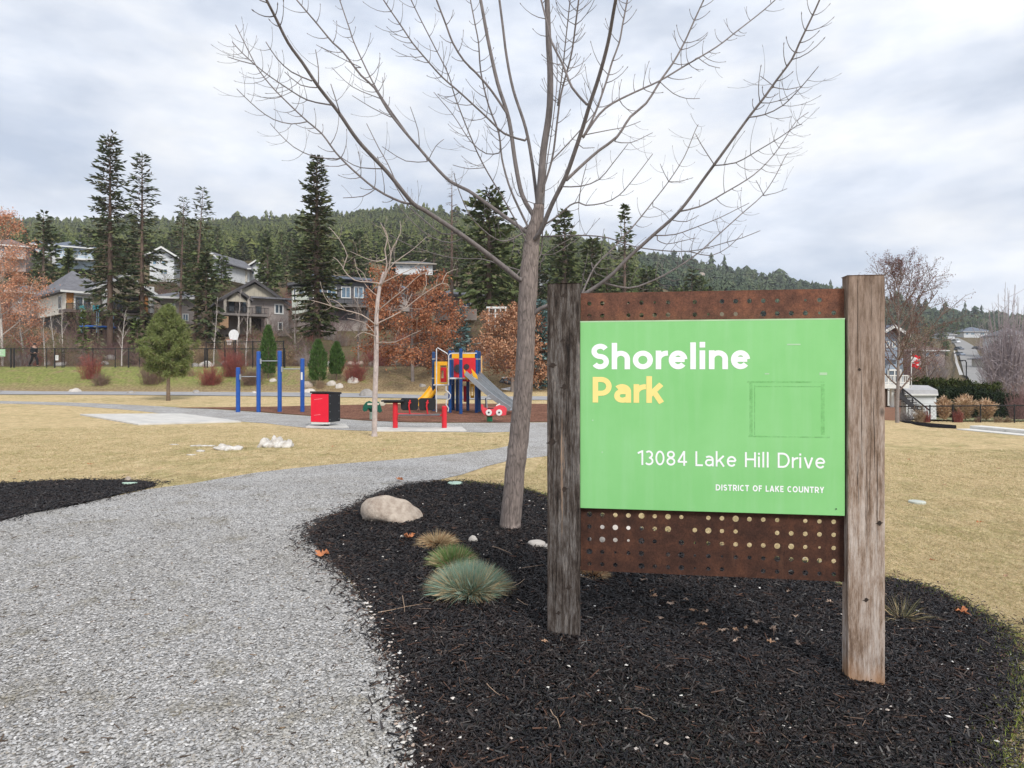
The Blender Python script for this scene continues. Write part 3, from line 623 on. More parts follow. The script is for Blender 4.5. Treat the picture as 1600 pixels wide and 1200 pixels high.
def text(body, px0, py_base, px1, hpx, mat, t, lab=None, track=.12):
    """lettering drawn as cut vinyl strokes"""
    strokes = []; x = 0
    for ch in body:
        w, ss = glyph(ch, t); strokes += [[(a + x, b) for a, b in s] for s in ss]; x += w + track - (.10 if ch == 'r' else 0) + (.03 if ch in 'li' else 0)
    W_ = x - track; s0, z0 = panel_uz(px0, py_base); s1, _ = panel_uz(px1, py_base); kx = (s1 - s0) / W_; kz = panel_uz(px0, py_base - hpx)[1] - z0; b = MB()
    for i, st in enumerate(strokes):
        V = []; n = len(st); y = .0150 - .00012 * (i % 3)
        closed = n > 3 and abs(st[0][0] - st[-1][0]) + abs(st[0][1] - st[-1][1]) < 1e-6
        for k, (a, c) in enumerate(st):
            p = Vector(st[k - 1 if k else (-2 if closed else 0)]); q = Vector(st[k + 1 if k < n - 1 else (1 if closed else k)]); d1 = (Vector((a, c)) - p); d2 = (q - Vector((a, c)))
            d1 = d1.normalized() if d1.length > 1e-9 else d2.normalized(); d2 = d2.normalized() if d2.length > 1e-9 else d1
            m = (d1 + d2).normalized(); nn = Vector((-m.y, m.x)) * (t / 2) / max(.5, m.dot(d1))
            V += [(s0 + (a + nn.x) * kx, y, z0 + (c + nn.y) * kz), (s0 + (a - nn.x) * kx, y, z0 + (c - nn.y) * kz)]
        b.add(V, [(2 * k, 2 * k + 1, 2 * k + 3, 2 * k + 2) for k in range(n - 1)])
    return tag(b.build('lettering', mat, panel), lab)
text('Shoreline', 924, 577, 1173, 40, WHT, .195, 'white bold Shoreline lettering', .10)
text('Park', 926, 629, 1038, 40, YEL, .195, 'pale yellow bold Park lettering', .09)
text('13084 Lake Hill Drive', 996, 727, 1291, 23, WHT, .125, 'white address lettering', .14)
text('DISTRICT OF LAKE COUNTRY', 1119, 767, 1289, 9.5, WHT, .19, 'small white capitals naming the district', .16)
# grime outline of a removed notice and scuffs, following the enamel
def stain_mat():
    m, nt, b = newmat('grime'); n = noise(nt, coord(nt, 'Object', (1, 1, 1)), 14, 6, .8)
    nt.nodes['Principled BSDF'].inputs['Base Color'].default_value = (.19, .50, .17, 1)
    b.inputs['Roughness'].default_value = .5; nt.links.new(ramp(nt, n, [(.38, 0.0), (.70, .55)]), b.inputs['Alpha']); return m
ST = stain_mat(); sb = MB()
for p0, q0, p1, q1 in ((1168, 595.5, 1290, 598.5), (1172, 598, 1177, 682), (1284, 600, 1290, 680), (1170, 681, 1298, 685), (1179, 602, 1181, 680), (1180, 603, 1285, 605)):
    a, z1 = panel_uz(p0, q0); c, z2 = panel_uz(p1, q1); sb.add([(a, .0152, z2), (c, .0152, z2), (c, .0152, z1), (a, .0152, z1)], [(0, 1, 2, 3)])
sb.build('grime_outline', ST, panel)
sb = MB()
for p0, q0, p1, q1 in ((1231, 537, 1252, 539), (1196, 583, 1203, 585), (1282, 582, 1294, 586), (925, 656, 927, 658), (940, 706, 942, 708)):
    a, z1 = panel_uz(p0, q0); c, z2 = panel_uz(p1, q1); sb = MB(); sb.add([(a, .0151, z2), (c, .0151, z2), (c, .0151, z1), (a, .0151, z1)], [(0, 1, 2, 3)]); sb.build('scuff', M('pale_scuff', (.5, .74, .48), rough=.6), panel)
a, z = panel_uz(1308, 796)
sb = MB(); sb.tube([(a, .012, z), (a, .018, z)], .0035, 8); sb.build('rivet', M('dark_rivet', (.03, .03, .03)), panel)

# ------------------------------------------------------------------ the bare tree beside the sign
TD = 6.3
TB = thing('bare_tree', 'tall bare deciduous tree with forking grey limbs rising from the mulch behind the sign', 'tree', tuple(base(797, TD)))
def A(*q): return [(340 + x * .35, 60 + y * .35) for x, y in q]
def B(*q): return [(740 + x * .35, 60 + y * .35) for x, y in q]
LIMBS = [  # (pixel polyline, width start, width end)
 (B((290, 760), (300, 650), (312, 500), (328, 400), (340, 300), (342, 150), (335, 20), (330, -120)), 15, 7),
 (A((1350, 1080), (1240, 990), (1100, 885), (920, 765), (870, 735), (760, 600), (630, 460), (540, 330), (450, 215), (380, 110), (315, 20), (255, -100)), 9.5, 2),
 (A((1385, 870), (1330, 830), (1240, 765), (1120, 680), (1040, 640), (960, 560), (900, 490), (830, 410), (760, 320), (700, 220), (640, 165), (560, 60), (515, 20), (440, -70)), 7.5, 1.6),
 (A((1410, 790), (1360, 700), (1330, 560), (1300, 360), (1250, 200), (1210, 20), (1180, -140)), 8.5, 4.5),
 (A((1430, 760), (1405, 560), (1375, 400), (1320, 230), (1290, 80), (1275, -40)), 6.5, 3.5),
 (A((1385, 840), (1310, 680), (1270, 540), (1255, 420), (1210, 300), (1175, 150), (1165, 20), (1150, -60)), 4.5, 1.8),
 (B((268, 900), (300, 860), (350, 740), (410, 620), (450, 510), (490, 390), (520, 290), (560, 170), (600, 20), (625, -120)), 8.5, 3.5),
 (B((415, 632), (480, 570), (560, 500), (640, 440), (700, 350), (770, 290), (840, 180), (890, 110), (940, 20), (985, -80)), 5.5, 1.8),
 ([(826, 497), (842, 484), (858, 477), (882, 471)] + B((480, 1150), (600, 1070), (690, 980), (800, 880), (920, 770), (1040, 610), (1150, 460), (1230, 350), (1300, 260), (1350, 190), (1420, 95), (1455, 20)), 8, 1.6),
 (A((870, 738), (820, 730), (700, 668), (550, 535), (465, 425), (400, 370), (260, 235), (190, 150), (160, 100), (120, 20), (80, -60)), 4, 1.3),
 (A((1415, 1030), (1400, 960), (1360, 870), (1290, 740), (1190, 570), (1130, 440), (1060, 260), (1030, 160), (960, 20)), 3.0, 1.5),
 (A((510, 298), (400, 275), (300, 215), (200, 145), (110, 65), (65, 15)), 2.2, 1.2),
 (A((400, 372), (330, 382), (250, 362), (180, 315), (120, 260), (85, 225)), 2, 1.1),
 (A((530, 538), (430, 528), (340, 485), (280, 430), (235, 380)), 2, 1.1), (A((160, 115), (100, 100), (45, 82)), 1.5, 1),
 (A((700, 675), (650, 705), (560, 712)), 2, 1.1), (A((740, 582), (640, 577), (580, 550), (535, 518)), 2, 1.1),
 (A((545, 330), (530, 280), (505, 203)), 2, 1.1), (A((450, 215), (450, 130), (437, 50)), 1.8, 1),
 (A((420, 190), (330, 150), (265, 90), (215, 15)), 2.2, 1.1), (A((440, 220), (370, 208), (300, 150)), 1.8, 1),
 (A((800, 650), (760, 560), (720, 490), (665, 380)), 2.0, 1.1),
 (A((935, 550), (840, 547), (735, 483)), 2, 1.1), (A((945, 535), (975, 480), (1010, 450)), 1.8, 1), (A((900, 480), (895, 410), (860, 305)), 2, 1),
 (A((770, 350), (690, 310), (600, 255)), 2, 1), (A((725, 268), (600, 215), (510, 130)), 2, 1), (A((640, 130), (540, 82), (440, 28)), 2, 1), (A((738, 265), (740, 230), (735, 173)), 1.6, 1),
 (A((850, 430), (740, 275), (680, 170), (610, 20), (590, -40)), 3.4, 1.6),
 (A((1190, 577), (1120, 582), (1050, 565)), 1.8, 1), (A((1255, 512), (1200, 515), (1130, 460), (1050, 340), (965, 240)), 2.4, 1.2),
 (A((1372, 456), (1280, 425), (1200, 350), (1080, 240), (1000, 170), (920, 80), (870, 20), (830, -40)), 4, 1.6),
 (A((1295, 340), (1220, 230), (1150, 150), (1100, 100), (1050, 20), (1020, -60)), 4.5, 2),
 (A((1350, 1035), (1260, 1010), (1180, 985), (1050, 980), (900, 940), (790, 890), (760, 870)), 2.6, 1.2),
 (A((1345, 880), (1290, 905), (1240, 895), (1180, 850), (1120, 780), (1070, 660), (1055, 600)), 3, 1.2),
 (A((1090, 893), (1040, 912), (960, 890), (880, 830), (800, 740)), 2.4, 1.2), (A((1050, 870), (1000, 872), (920, 810), (850, 745), (790, 650)), 3, 1.3),
 (B((490, 440), (560, 340), (620, 290), (720, 240), (830, 190), (930, 130), (1050, 60), (1110, 20), (1160, -20)), 4, 1.6),
 (B((505, 295), (440, 220), (400, 120), (350, 20), (330, -60)), 4, 2), (B((490, 440), (540, 340), (590, 200), (620, 100), (650, 20), (665, -60)), 3.6, 2),
 (B((300, 700), (350, 540), (372, 380), (390, 250), (430, 100), (445, 20), (455, -60)), 4, 2.2), (B((375, 300), (395, 160), (410, 20)), 2.5, 1.6),
 (B((265, 1025), (300, 960), (310, 800), (322, 600), (350, 400), (372, 200), (370, 20)), 3, 1.4), (B((350, 545), (440, 450), (500, 380), (560, 300), (575, 200)), 3, 1.4),
 (B((480, 1150), (540, 1020), (610, 950), (720, 830), (800, 730), (870, 640), (940, 530), (990, 410), (1003, 385)), 3.4, 1.3),
 (B((580, 1092), (690, 1115), (780, 1090), (880, 1040), (1000, 960), (1100, 870), (1200, 780), (1290, 700), (1350, 610), (1390, 530), (1407, 510)), 4, 1.2),
 (B((920, 772), (1010, 750), (1120, 690), (1250, 610), (1340, 520), (1400, 430), (1440, 370), (1495, 330)), 3, 1.1),
 (B((1075, 567), (1170, 555), (1270, 500), (1370, 440), (1440, 392), (1465, 385)), 2.2, 1), (B((1235, 352), (1300, 340), (1380, 300), (1460, 220), (1540, 125)), 2.4, 1.1),
 (B((1340, 218), (1400, 228), (1470, 212)), 1.8, 1), (B((1340, 215), (1310, 190), (1280, 168)), 1.6, 1),
 (B((820, 880), (900, 875), (1000, 840), (1100, 800), (1180, 760), (1230, 735)), 2.2, 1),
 (B((310, 885), (420, 880), (500, 880), (600, 890), (720, 930), (880, 950), (1000, 945), (1130, 910), (1200, 890), (1280, 858)), 3, 1.1),
 (B((980, 955), (1060, 970), (1140, 930), (1200, 870)), 2, 1), (B((320, 830), (380, 790), (430, 745), (470, 732), (500, 745), (580, 735), (650, 700), (720, 620), (800, 515)), 3.6, 1.1),
 (B((470, 732), (480, 660), (505, 560)), 2, 1), (B((400, 662), (480, 660), (560, 630), (620, 560), (690, 470)), 2.6, 1.1), (B((630, 460), (700, 466), (800, 420)), 2, 1),
 (B((500, 430), (600, 410), (680, 395), (745, 370)), 2, 1), (B((870, 640), (920, 638), (980, 622)), 1.6, 1), (B((872, 640), (850, 600), (833, 560)), 1.6, 1),
 (B((1072, 560), (1020, 480), (990, 425)), 1.8, 1), (B((830, 192), (890, 245), (950, 268), (1010, 268)), 1.8, 1), (B((1000, 85), (1050, 120), (1100, 132)), 1.6, 1),
 (B((605, 950), (625, 985), (690, 980)), 2.0, 1), (B((525, 1000), (545, 1050), (620, 1067), (700, 1050)), 2.2, 1), (B((300, 965), (360, 962), (440, 910), (500, 870)), 2.2, 1),
 (B((1295, 700), (1275, 660), (1260, 633)), 1.6, 1), (B((1300, 700), (1350, 690), (1400, 670)), 1.6, 1), (B((820, 900), (860, 918), (930, 905), (990, 890)), 1.8, 1),
 (B((890, 812), (950, 818), (1005, 790)), 1.8, 1), (B((480, 1140), (490, 1060), (510, 960)), 1.8, 1), (B((490, 490), (540, 488)), 1.6, 1), (B((800, 750), (840, 770), (880, 815)), 1.4, 1),
 (A((1420, 740), (1340, 700), (1310, 600)), 2, 1), (A((1440, 1030), (1460, 965), (1600, 880)), 2.2, 1.1)]
def grow_traced(thing_, D, trunk, limbs, barkT, barkL, seed, tw=1.0, spread=.55, twscale=1.0, ntw=1.0):
    rr = random.Random(seed); loc = Vector(thing_.location)
    def P(px, py, d): return W(px, py, d) - loc
    mb = MB(); pts = [P(px, py, D) for px, py, w in trunk]; rad = [w / 2000 * D for px, py, w in trunk]
    # root flare and smooth trunk
    P2 = []; R2 = []
    for i in range(len(pts) - 1):
        for k in range(4): P2.append(pts[i].lerp(pts[i + 1], k / 4)); R2.append(rad[i] + (rad[i + 1] - rad[i]) * k / 4)
    P2.append(pts[-1]); R2.append(rad[-1])
    P2 = [p + Vector((rr.uniform(-1, 1), rr.uniform(-1, 1), 0)) * R2[0] * .03 for p in P2]
    mb.tube([P2[0] - Vector((0, 0, .25))] + P2, [R2[0] * 1.1] + R2, 20)
    mb.build('trunk', barkT, thing_, smooth=True)
    known = [(px, py, D) for px, py, w in trunk]; cr = MB(); main = []
    for pl_, w0, w1 in limbs:
        # dense smooth polyline
        if pl_[-1][1] < 92 and w1 >= 1.5:
            e = (Vector(pl_[-1]) - Vector(pl_[-2])).normalized(); pl_ = list(pl_) + [tuple(Vector(pl_[-1]) + e * 75), tuple(Vector(pl_[-1]) + e * 150 + Vector((0, -12)))]
        q = []
        for i in range(len(pl_) - 1):
            a = [Vector(pl_[max(0, min(len(pl_) - 1, i + k))]) for k in (-1, 0, 1, 2)]
            m = max(2, int((a[2] - a[1]).length / 12))
            for k in range(m):
                t = k / m; q.append(.5 * (2 * a[1] + (a[2] - a[0]) * t + (2 * a[0] - 5 * a[1] + 4 * a[2] - a[3]) * t * t + (3 * a[1] - a[0] - 3 * a[2] + a[3]) * t ** 3))
        q.append(Vector(pl_[-1]))
        k0 = min(known, key=lambda k: (k[0] - q[0].x) ** 2 + (k[1] - q[0].y) ** 2); d0 = k0[2]
        if .5 < (Vector(k0[:2]) - q[0]).length < 18: q.insert(0, Vector(k0[:2]))
        ln = sum((q[i + 1] - q[i]).length for i in range(len(q) - 1)); dz = rr.uniform(-spread, spread) * ln / 1000 * D; ph = rr.uniform(0, 6)
        n = len(q); p3 = []; r3 = []
        for i, v in enumerate(q):
            t = i / (n - 1); d = d0 + dz * t + .04 * math.sin(3 * t + ph) * D / 6 * t; known.append((v.x, v.y, d)); p3.append(P(v.x, v.y, d)); r3.append((w0 + (w1 - w0) * t ** .75) / 2200 * D)
        if w0 > 3.4: r3[0] *= 1.25
        cr.tube(p3, r3, 8 if w0 > 3 else 5); main.append((p3, r3, ln))
    # side shoots with buds
    for p3, r3, ln in main:
        i = rr.uniform(2, 5); side = 1
        while i < len(p3) - 1:
            k = int(i); a = p3[k]; t = (p3[k + 1] - a).normalized(); r0 = r3[k]
            if r0 < .010 * D / 6.3 * tw:
                for sgn in ((1, -1) if rr.random() < .35 else (side,)):
                    u = t.cross(Vector((rr.uniform(-.5, .5), 1, rr.uniform(-.3, .3)))).normalized() * sgn
                    dr = (t * .45 + u * .8 + Vector((0, rr.uniform(-.5, .5), 0))).normalized(); l = rr.uniform(.05, .26) * twscale * (1.1 - .4 * k / len(p3)); c = [a]; m = 4
                    for j in range(m): c.append(c[-1] + dr * l / m); dr = (dr + t * .18 + Vector((0, 0, .13))).normalized()
                    rr0 = min(r0 * .55, .0035 * twscale); cr.tube(c, [rr0, rr0 * .8, rr0 * .7, rr0 * .6, rr0 * .55], 4)
                    cr.tube([c[-1], c[-1] + dr * .008 * twscale, c[-1] + dr * .018 * twscale], [rr0 * .6, rr0 * 1.05, .0003], 4)
                    if rr.random() < .5 and l > .12 * twscale:
                        b_ = c[2]; d2 = (dr + u * .9).normalized(); c2 = [b_, b_ + d2 * l * .25, b_ + d2 * l * .4 + Vector((0, 0, .01))]; cr.tube(c2, [rr0 * .6, rr0 * .5, rr0 * .4], 4)
                side = -side
            i += rr.uniform(2.2, 5.5) / ntw
    cr.build('crown', barkL, thing_, smooth=True)
BT = bark_mat('tree_bark', (.27, .222, .20), (.115, .092, .083), 1.0); BL = bark_mat('limb_bark', (.20, .175, .17), (.10, .088, .085), .3)
grow_traced(TB, TD, [(797, 836, 46), (797, 829, 38), (797, 820, 33), (800, 790, 32), (804, 740, 31), (810, 690, 31), (815, 640, 30), (819, 580, 29), (822, 520, 28), (824, 470, 29), (826, 430, 29), (829, 400, 26), (832, 370, 24), (838, 345, 20), (842, 320, 15)], LIMBS, BT, BL, 3, 1.0, .55, 1.3, 2.6)

# young park tree on the lawn in front of the playground
YD = 15.9
YT = thing('young_bare_tree', 'slender young pale barked bare tree on the lawn before the playground', 'tree', tuple(base(585, YD)))
def Cc(*q): return [(500 + x * .225, 350 + y * .225) for x, y in q]
YL = [(Cc((388, 700), (375, 690), (290, 630), (180, 600), (80, 570), (0, 545), (-60, 530)), 3, 1), (Cc((395, 700), (420, 680), (560, 610), (700, 500), (850, 410), (900, 440)), 2.6, 1),
      (Cc((390, 775), (330, 700), (260, 670), (190, 655)), 1.8, .9), (Cc((395, 830), (430, 820), (520, 820), (640, 765), (700, 740)), 2, .9), (Cc((385, 780), (300, 750), (240, 790)), 1.6, .9),
      (Cc((425, 430), (400, 410), (330, 402), (240, 390), (160, 310), (190, 220), (130, 100), (60, 20)), 3, 1), (Cc((160, 300), (120, 250), (90, 230)), 1.6, .8),
      (Cc((440, 405), (530, 360), (640, 310), (740, 240)), 2.4, .9), (Cc((455, 345), (520, 265), (640, 180), (740, 90)), 2.2, .9), (Cc((405, 600), (500, 520), (600, 440), (700, 350), (820, 320)), 2.4, .9),
      (Cc((440, 390), (465, 280), (450, 180), (470, 90), (440, 20)), 3.5, 1.2), (Cc((480, 300), (500, 180), (560, 60), (555, -20)), 2.2, 1), (Cc((462, 240), (400, 260), (320, 240), (210, 190)), 2, .8),
      (Cc((430, 420), (480, 300), (490, 200), (460, 80), (420, -10)), 2.4, 1), (Cc((400, 500), (330, 440), (260, 330), (240, 240)), 2, .8), (Cc((330, 402), (300, 340), (250, 300)), 1.6, .8),
      (Cc((80, 570), (30, 500), (0, 400)), 1.6, .8), (Cc((180, 600), (120, 540), (60, 520)), 1.5, .8), (Cc((700, 500), (740, 420), (730, 340)), 1.5, .8), (Cc((560, 610), (600, 560), (640, 480)), 1.5, .8), (Cc((850, 410), (880, 340), (960, 310)), 1.3, .8)]
PALEB = bark_mat('pale_bark', (.50, .43, .41), (.34, .29, .27), .35); PALEL = bark_mat('pale_limb', (.45, .38, .34), (.30, .23, .20), .1)
grow_traced(YT, YD, [(585, 684, 11), (585, 676, 8), (586, 620, 8), (588, 560, 7.5), (588, 500, 6.5), (590, 470, 5.8), (594, 445, 5), (600, 425, 4)], YL, PALEB, PALEL, 8, 1.2, .5, 1.9, 1.6)

# ------------------------------------------------------------------ small things on the bed and lawn
def rock(name, label, px, pyb, d, w, h, dep, mat, seed, cat='rock', group=None, peak=0.0, rz=0, sub=4, xy=None, sink=.25):
    rr = np.random.RandomState(seed); bm = bmesh.new(); bmesh.ops.create_icosphere(bm, subdivisions=sub, radius=1)
    V = np.array([v.co for v in bm.verts]); F = np.array([[v.index for v in f.verts] for f in bm.faces]); bm.free()
    pl_ = rr.normal(size=(9, 3)); pl_ /= np.linalg.norm(pl_, axis=1, keepdims=True); of = .68 + .28 * rr.rand(9)
    for p, o_ in zip(pl_, of):
        k = V @ p; e = np.clip(k - o_, 0, None); V = V - e[:, None] * p * .85
    nn = sum(a * np.sin(V @ rr.normal(size=3) * f_ + rr.rand() * 6) for a, f_ in ((.05, 4), (.025, 9), (.012, 20), (.006, 41)))
    V = V * (1 + nn * (.5 if name == 'boulder' else 1))[:, None]; V[:, 0] += peak * np.clip(V[:, 2], 0, 1)
    z = V[:, 2]; V = V * np.array([w / 2, dep / 2, h * (1 - sink)]); V[:, 2] = np.where(z < 0, V[:, 2] * .5, V[:, 2]) + 0
    b = base(px, d) if xy is None else Vector((xy[0], xy[1], g1(*xy))); mb = MB(); mb.add(V, F); o = mb.build(name, mat, smooth=True)
    o.location = b + Vector((0, 0, h * sink * .5)); o.rotation_euler.z = rz; return tag(o, label, cat, group)
RK = M('tan_granite', (.50, .43, .36), (.30, .24, .195), rough=.9, scale=16, bmp=.8, bscale=45); RKW = M('pale_stone', (.62, .58, .53), (.45, .41, .37), rough=.9, scale=6, bmp=.4)
RKG = M('grey_boulder', (.38, .36, .34), (.22, .2, .185), rough=.95, scale=3, bmp=.6, bscale=12)
def dG(px, py): return G(px, py)[1]
rock('boulder', 'large smooth tan boulder half sunk in the black mulch left of the tree', 616, 815, dG(616, 812), .66, .285, .42, RK, 12, 'boulder', peak=-.32)
rock('stone', 'white angular stone left of the tree foot', 739, 846, dG(739, 847), .085, .07, .07, RKW, 3, sub=3)
rock('stone', 'long flat pale stone right of the tree foot beside the dark post', 838, 850, dG(838, 853), .17, .07, .12, RKW, 5, sub=3)
rock('stone', 'small pale stone touching the left side of the dark post', 857, 852, dG(852, 858), .09, .06, .08, RKW, 6, sub=3)
rock('boulder', 'pale pinkish rock behind the sign seen through the left holes of the lower plate', 960, 850, dG(960, 851), .46, .28, .3, RKW, 15, 'boulder', sub=3)
rock('stone', 'tiny round white stone beside the orange leaf under the boulder', 628, 838, dG(628, 841), .045, .035, .04, RKW, 7, sub=2)
rock('stone', 'small white stone lying in the mulch behind the boulder', 727, 790, dG(727, 791), .06, .03, .04, RKW, 8, sub=2)
rock('stone', 'small round tan rock resting behind the pale lid beside the left mulch bed', 200, 752, dG(199, 752), .085, .085, .08, RK, 9, sub=3)
def lid(label, px, py, w, dp, m, tilt=0):
    x, y = G(px, py); o = MB(); n = 24; o.tube([(0, 0, -.03), (0, 0, .012), (0, 0, .018)], [w / 2, w / 2, w / 2 - .006], n); ob = o.build('valve_lid', m, smooth=False)
    ob.location = (x, y, g1(x, y) + .012); ob.rotation_euler = (tilt, 0, 0); tag(ob, label, 'lid')
GL = M('pale_green_plastic', (.45, .60, .50), (.35, .48, .40), rough=.6)
lid('round pale green valve lid at the corner of the left mulch bed', 203, 757, .19, .2, GL, -.12); lid('round pale green valve lid at the top edge of the sign bed', 711, 757, .20, .2, GL); lid('round pale valve lid in the lawn right of the sign', 1433, 786, .22, .2, M('pale_grey_plastic', (.55, .58, .52), rough=.6))
def clump(name, label, px, py, n, h, spread, mats, seed, rad, wdt=.004, cat='grass clump', lean=0):
    x, y = G(px, py); r_ = np.random.RandomState(seed); mb = MB()
    a = r_.rand(n) * 6.283; t = r_.rand(n) ** .5; c = np.column_stack([np.cos(a) * t * rad, np.sin(a) * t * rad, np.zeros(n)])
    el = (1 - t) * 1.0 + .12 + .25 * r_.rand(n); d = np.column_stack([np.cos(a) * t * spread + r_.normal(size=n) * .18 + lean, np.sin(a) * t * spread + r_.normal(size=n) * .18, el])
    Ls = h * (.65 + .45 * r_.rand(n)); d /= np.linalg.norm(d, axis=1, keepdims=True); mi = (r_.rand(n) + t * .55 > 1.05).astype(int)
    w = np.cross(d, r_.normal(size=(n, 3))); w /= np.linalg.norm(w, axis=1, keepdims=True)
    for m_ in (0, 1):
        k = mi == m_; N = k.sum()
        if not N: continue
        p0 = c[k]; p1 = p0 + d[k] * Ls[k][:, None] * .55; dd = d[k].copy(); dd[:, 2] -= .35 * t[k]; p2 = p1 + dd * Ls[k][:, None] * .45; ww = w[k] * wdt / 2
        mb.add(np.stack([p0 - ww, p0 + ww, p1 + ww * .8, p2, p1 - ww * .8], 1).reshape(-1, 3), np.arange(5 * N).reshape(N, 5), m_)
    o = mb.build(name, mats, None); o.location = (x, y, g1(x, y) + .01); return tag(o, label, cat)
FES = leafmat('fescue_blue', [(.13, .23, .19), (.22, .34, .28), (.30, .40, .33), (.17, .28, .17), (.36, .44, .36)], .7); FESG = leafmat('fescue_green', [(.12, .22, .06), (.2, .32, .1), (.27, .38, .2)], .7)
DRY = leafmat('dry_blades', [(.42, .31, .17), (.62, .5, .32), (.5, .38, .22), (.3, .2, .11)], .85); RUSS = leafmat('rust_blades', [(.40, .21, .11), (.58, .38, .22), (.3, .15, .08)], .85)
clump('fescue_clump', 'rounded blue green tuft of fine ornamental grass on the mulch', 733, 928, 7500, .235, .62, [FES, DRY], 1, .12, .0024)
clump('fescue_clump', 'smaller bright green tuft tucked behind the blue green grass', 707, 885, 2600, .18, .6, [FESG, DRY], 2, .08, .0026)
clump('dry_grass_clump', 'flattened dry tan grass tuft below the boulder', 683, 851, 900, .15, 2.2, [DRY, RUSS], 3, .09)
clump('dry_grass_clump', 'small dry russet tuft seen between the posts under the plate', 925, 900, 350, .10, 1.8, [RUSS, DRY], 4, .08)
clump('wiry_plant', 'small wiry green weed right of the pale post at the bed edge', 1408, 968, 80, .24, 1.0, [leafmat('weed_stems', [(.10, .11, .05), (.18, .17, .09), (.25, .2, .13)]), DRY], 5, .06, .003)
clump('dry_grass_clump', 'ragged dry tuft by the lawn edge beyond the sign', 1330, 915, 350, .12, 1.6, [DRY, FESG], 6, .09)
def dead_leaf(px, py, size, m, label, seed, up=.0, xy=None, grp=None):
    rr = random.Random(seed); bm = bmesh.new(); n = 11; vs = []
    x, y = xy or G(px, py); mb = MB(); V = [(0, 0, .012)]; 
    for k in range(n * 2):
        a = math.pi * k / n; rad = size / 2 * (1.0 if k % 2 == 0 else .62) * (1.15 if k % 4 == 0 else .9) * rr.uniform(.85, 1.1)
        V.append((rad * math.cos(a), rad * math.sin(a) * .75, rr.uniform(.0, .35) * size * (.3 + abs(math.sin(a + seed))) + .004))
    mb.add(V, [(0, 1 + k, 1 + (k + 1) % (2 * n)) for k in range(2 * n)]); mb.tube([(0, 0, .01), (-size * .45, .01, .02), (-size * .75, .02, .012)], .0012, 4)
    o = mb.build('fallen_leaf', m); o.location = (x, y, g1(x, y) + .022); o.rotation_euler = (rr.uniform(-.2, .2), rr.uniform(-.2, .2), rr.uniform(0, 6)); return tag(o, label, 'leaf', grp)
LP = M('pale_leaf', (.50, .38, .30), (.36, .26, .20), scale=30, rough=.7); LO = M('orange_leaf', (.55, .23, .10), (.40, .15, .07), scale=30, rough=.7); LT = M('tan_leaf', (.52, .34, .22), (.38, .23, .15), scale=30, rough=.7)
dead_leaf(503, 872, .155, LO, 'large orange dead leaf on the gravel at the bed edge', 1); dead_leaf(640, 845, .12, LO, 'curled orange dead leaf in the mulch below the boulder', 2)
dead_leaf(1502, 962, .10, LO, 'orange brown dead leaf on the grass at the far right of the bed', 3); dead_leaf(624, 753, .14, LO, 'orange leaf on the path by the top of the sign bed', 4)
lf = [(1023, 938, .05), (1048, 950, .06), (1071, 943, .04), (1081, 960, .045), (1104, 962, .04), (1033, 973, .04), (1098, 983, .055), (1128, 992, .05), (1150, 1008, .04), (1148, 990, .04), (1182, 979, .055), (1208, 990, .06), (1204, 1010, .05), (1246, 1013, .05), (1297, 947, .06), (1019, 930, .04), (1243, 970, .04), (1005, 912, .045), (1165, 988, .035), (1232, 930, .035), (903, 972, .04), (850, 1010, .035)]
for i, (a, b_, s) in enumerate(lf):
    dead_leaf(a, b_, s, LT if i % 3 == 0 else LP, 'small curled tan leaf scrap strewn on the mulch under the sign', 20 + i, grp='leaf scraps on the mulch under the sign')
for i, (a, b_) in enumerate([(1455, 880), (1475, 760), (1530, 820), (1572, 905), (1420, 720), (1560, 735), (1500, 700), (60, 700), (140, 728), (250, 735), (520, 700), (600, 705), (30, 740), (430, 725)]):
    dead_leaf(a, b_, .05 + .01 * (i % 3), LT if i % 2 else LO, 'small brown dead leaf dotted on the straw coloured lawn', 60 + i, grp='dead leaves dotted on the lawn')
# twigs
tb = random.Random(6)
for i, (a, b_, c, d_) in enumerate([(815, 895, 850, 890), (590, 966, 660, 952), (630, 940, 632, 965), (795, 930, 820, 912), (808, 945, 826, 955), (760, 1080, 782, 1100), (1000, 1125, 1022, 1140), (900, 905, 925, 912), (770, 860, 800, 872), (860, 1120, 876, 1150)]):
    p, q = G(a, b_), G(c, d_); mb = MB(); c3 = [Vector((p[0] + (q[0] - p[0]) * t, p[1] + (q[1] - p[1]) * t, 0)) for t in (0, .3, .65, 1)]
    c3 = [v + Vector((tb.uniform(-.006, .006), tb.uniform(-.006, .006), g1(v.x, v.y) + .03 + tb.uniform(0, .012))) - Vector((*p, 0)) for v in c3]
    mb.tube(c3, [.0022, .002, .0017, .001], 5); o = mb.build('twig', M('dry_twig', (.5, .36, .25), (.3, .2, .14))); o.location = (*p, 0)
    tag(o, 'thin dry tan twig lying on the black mulch', 'twig', 'twigs lying on the mulch')
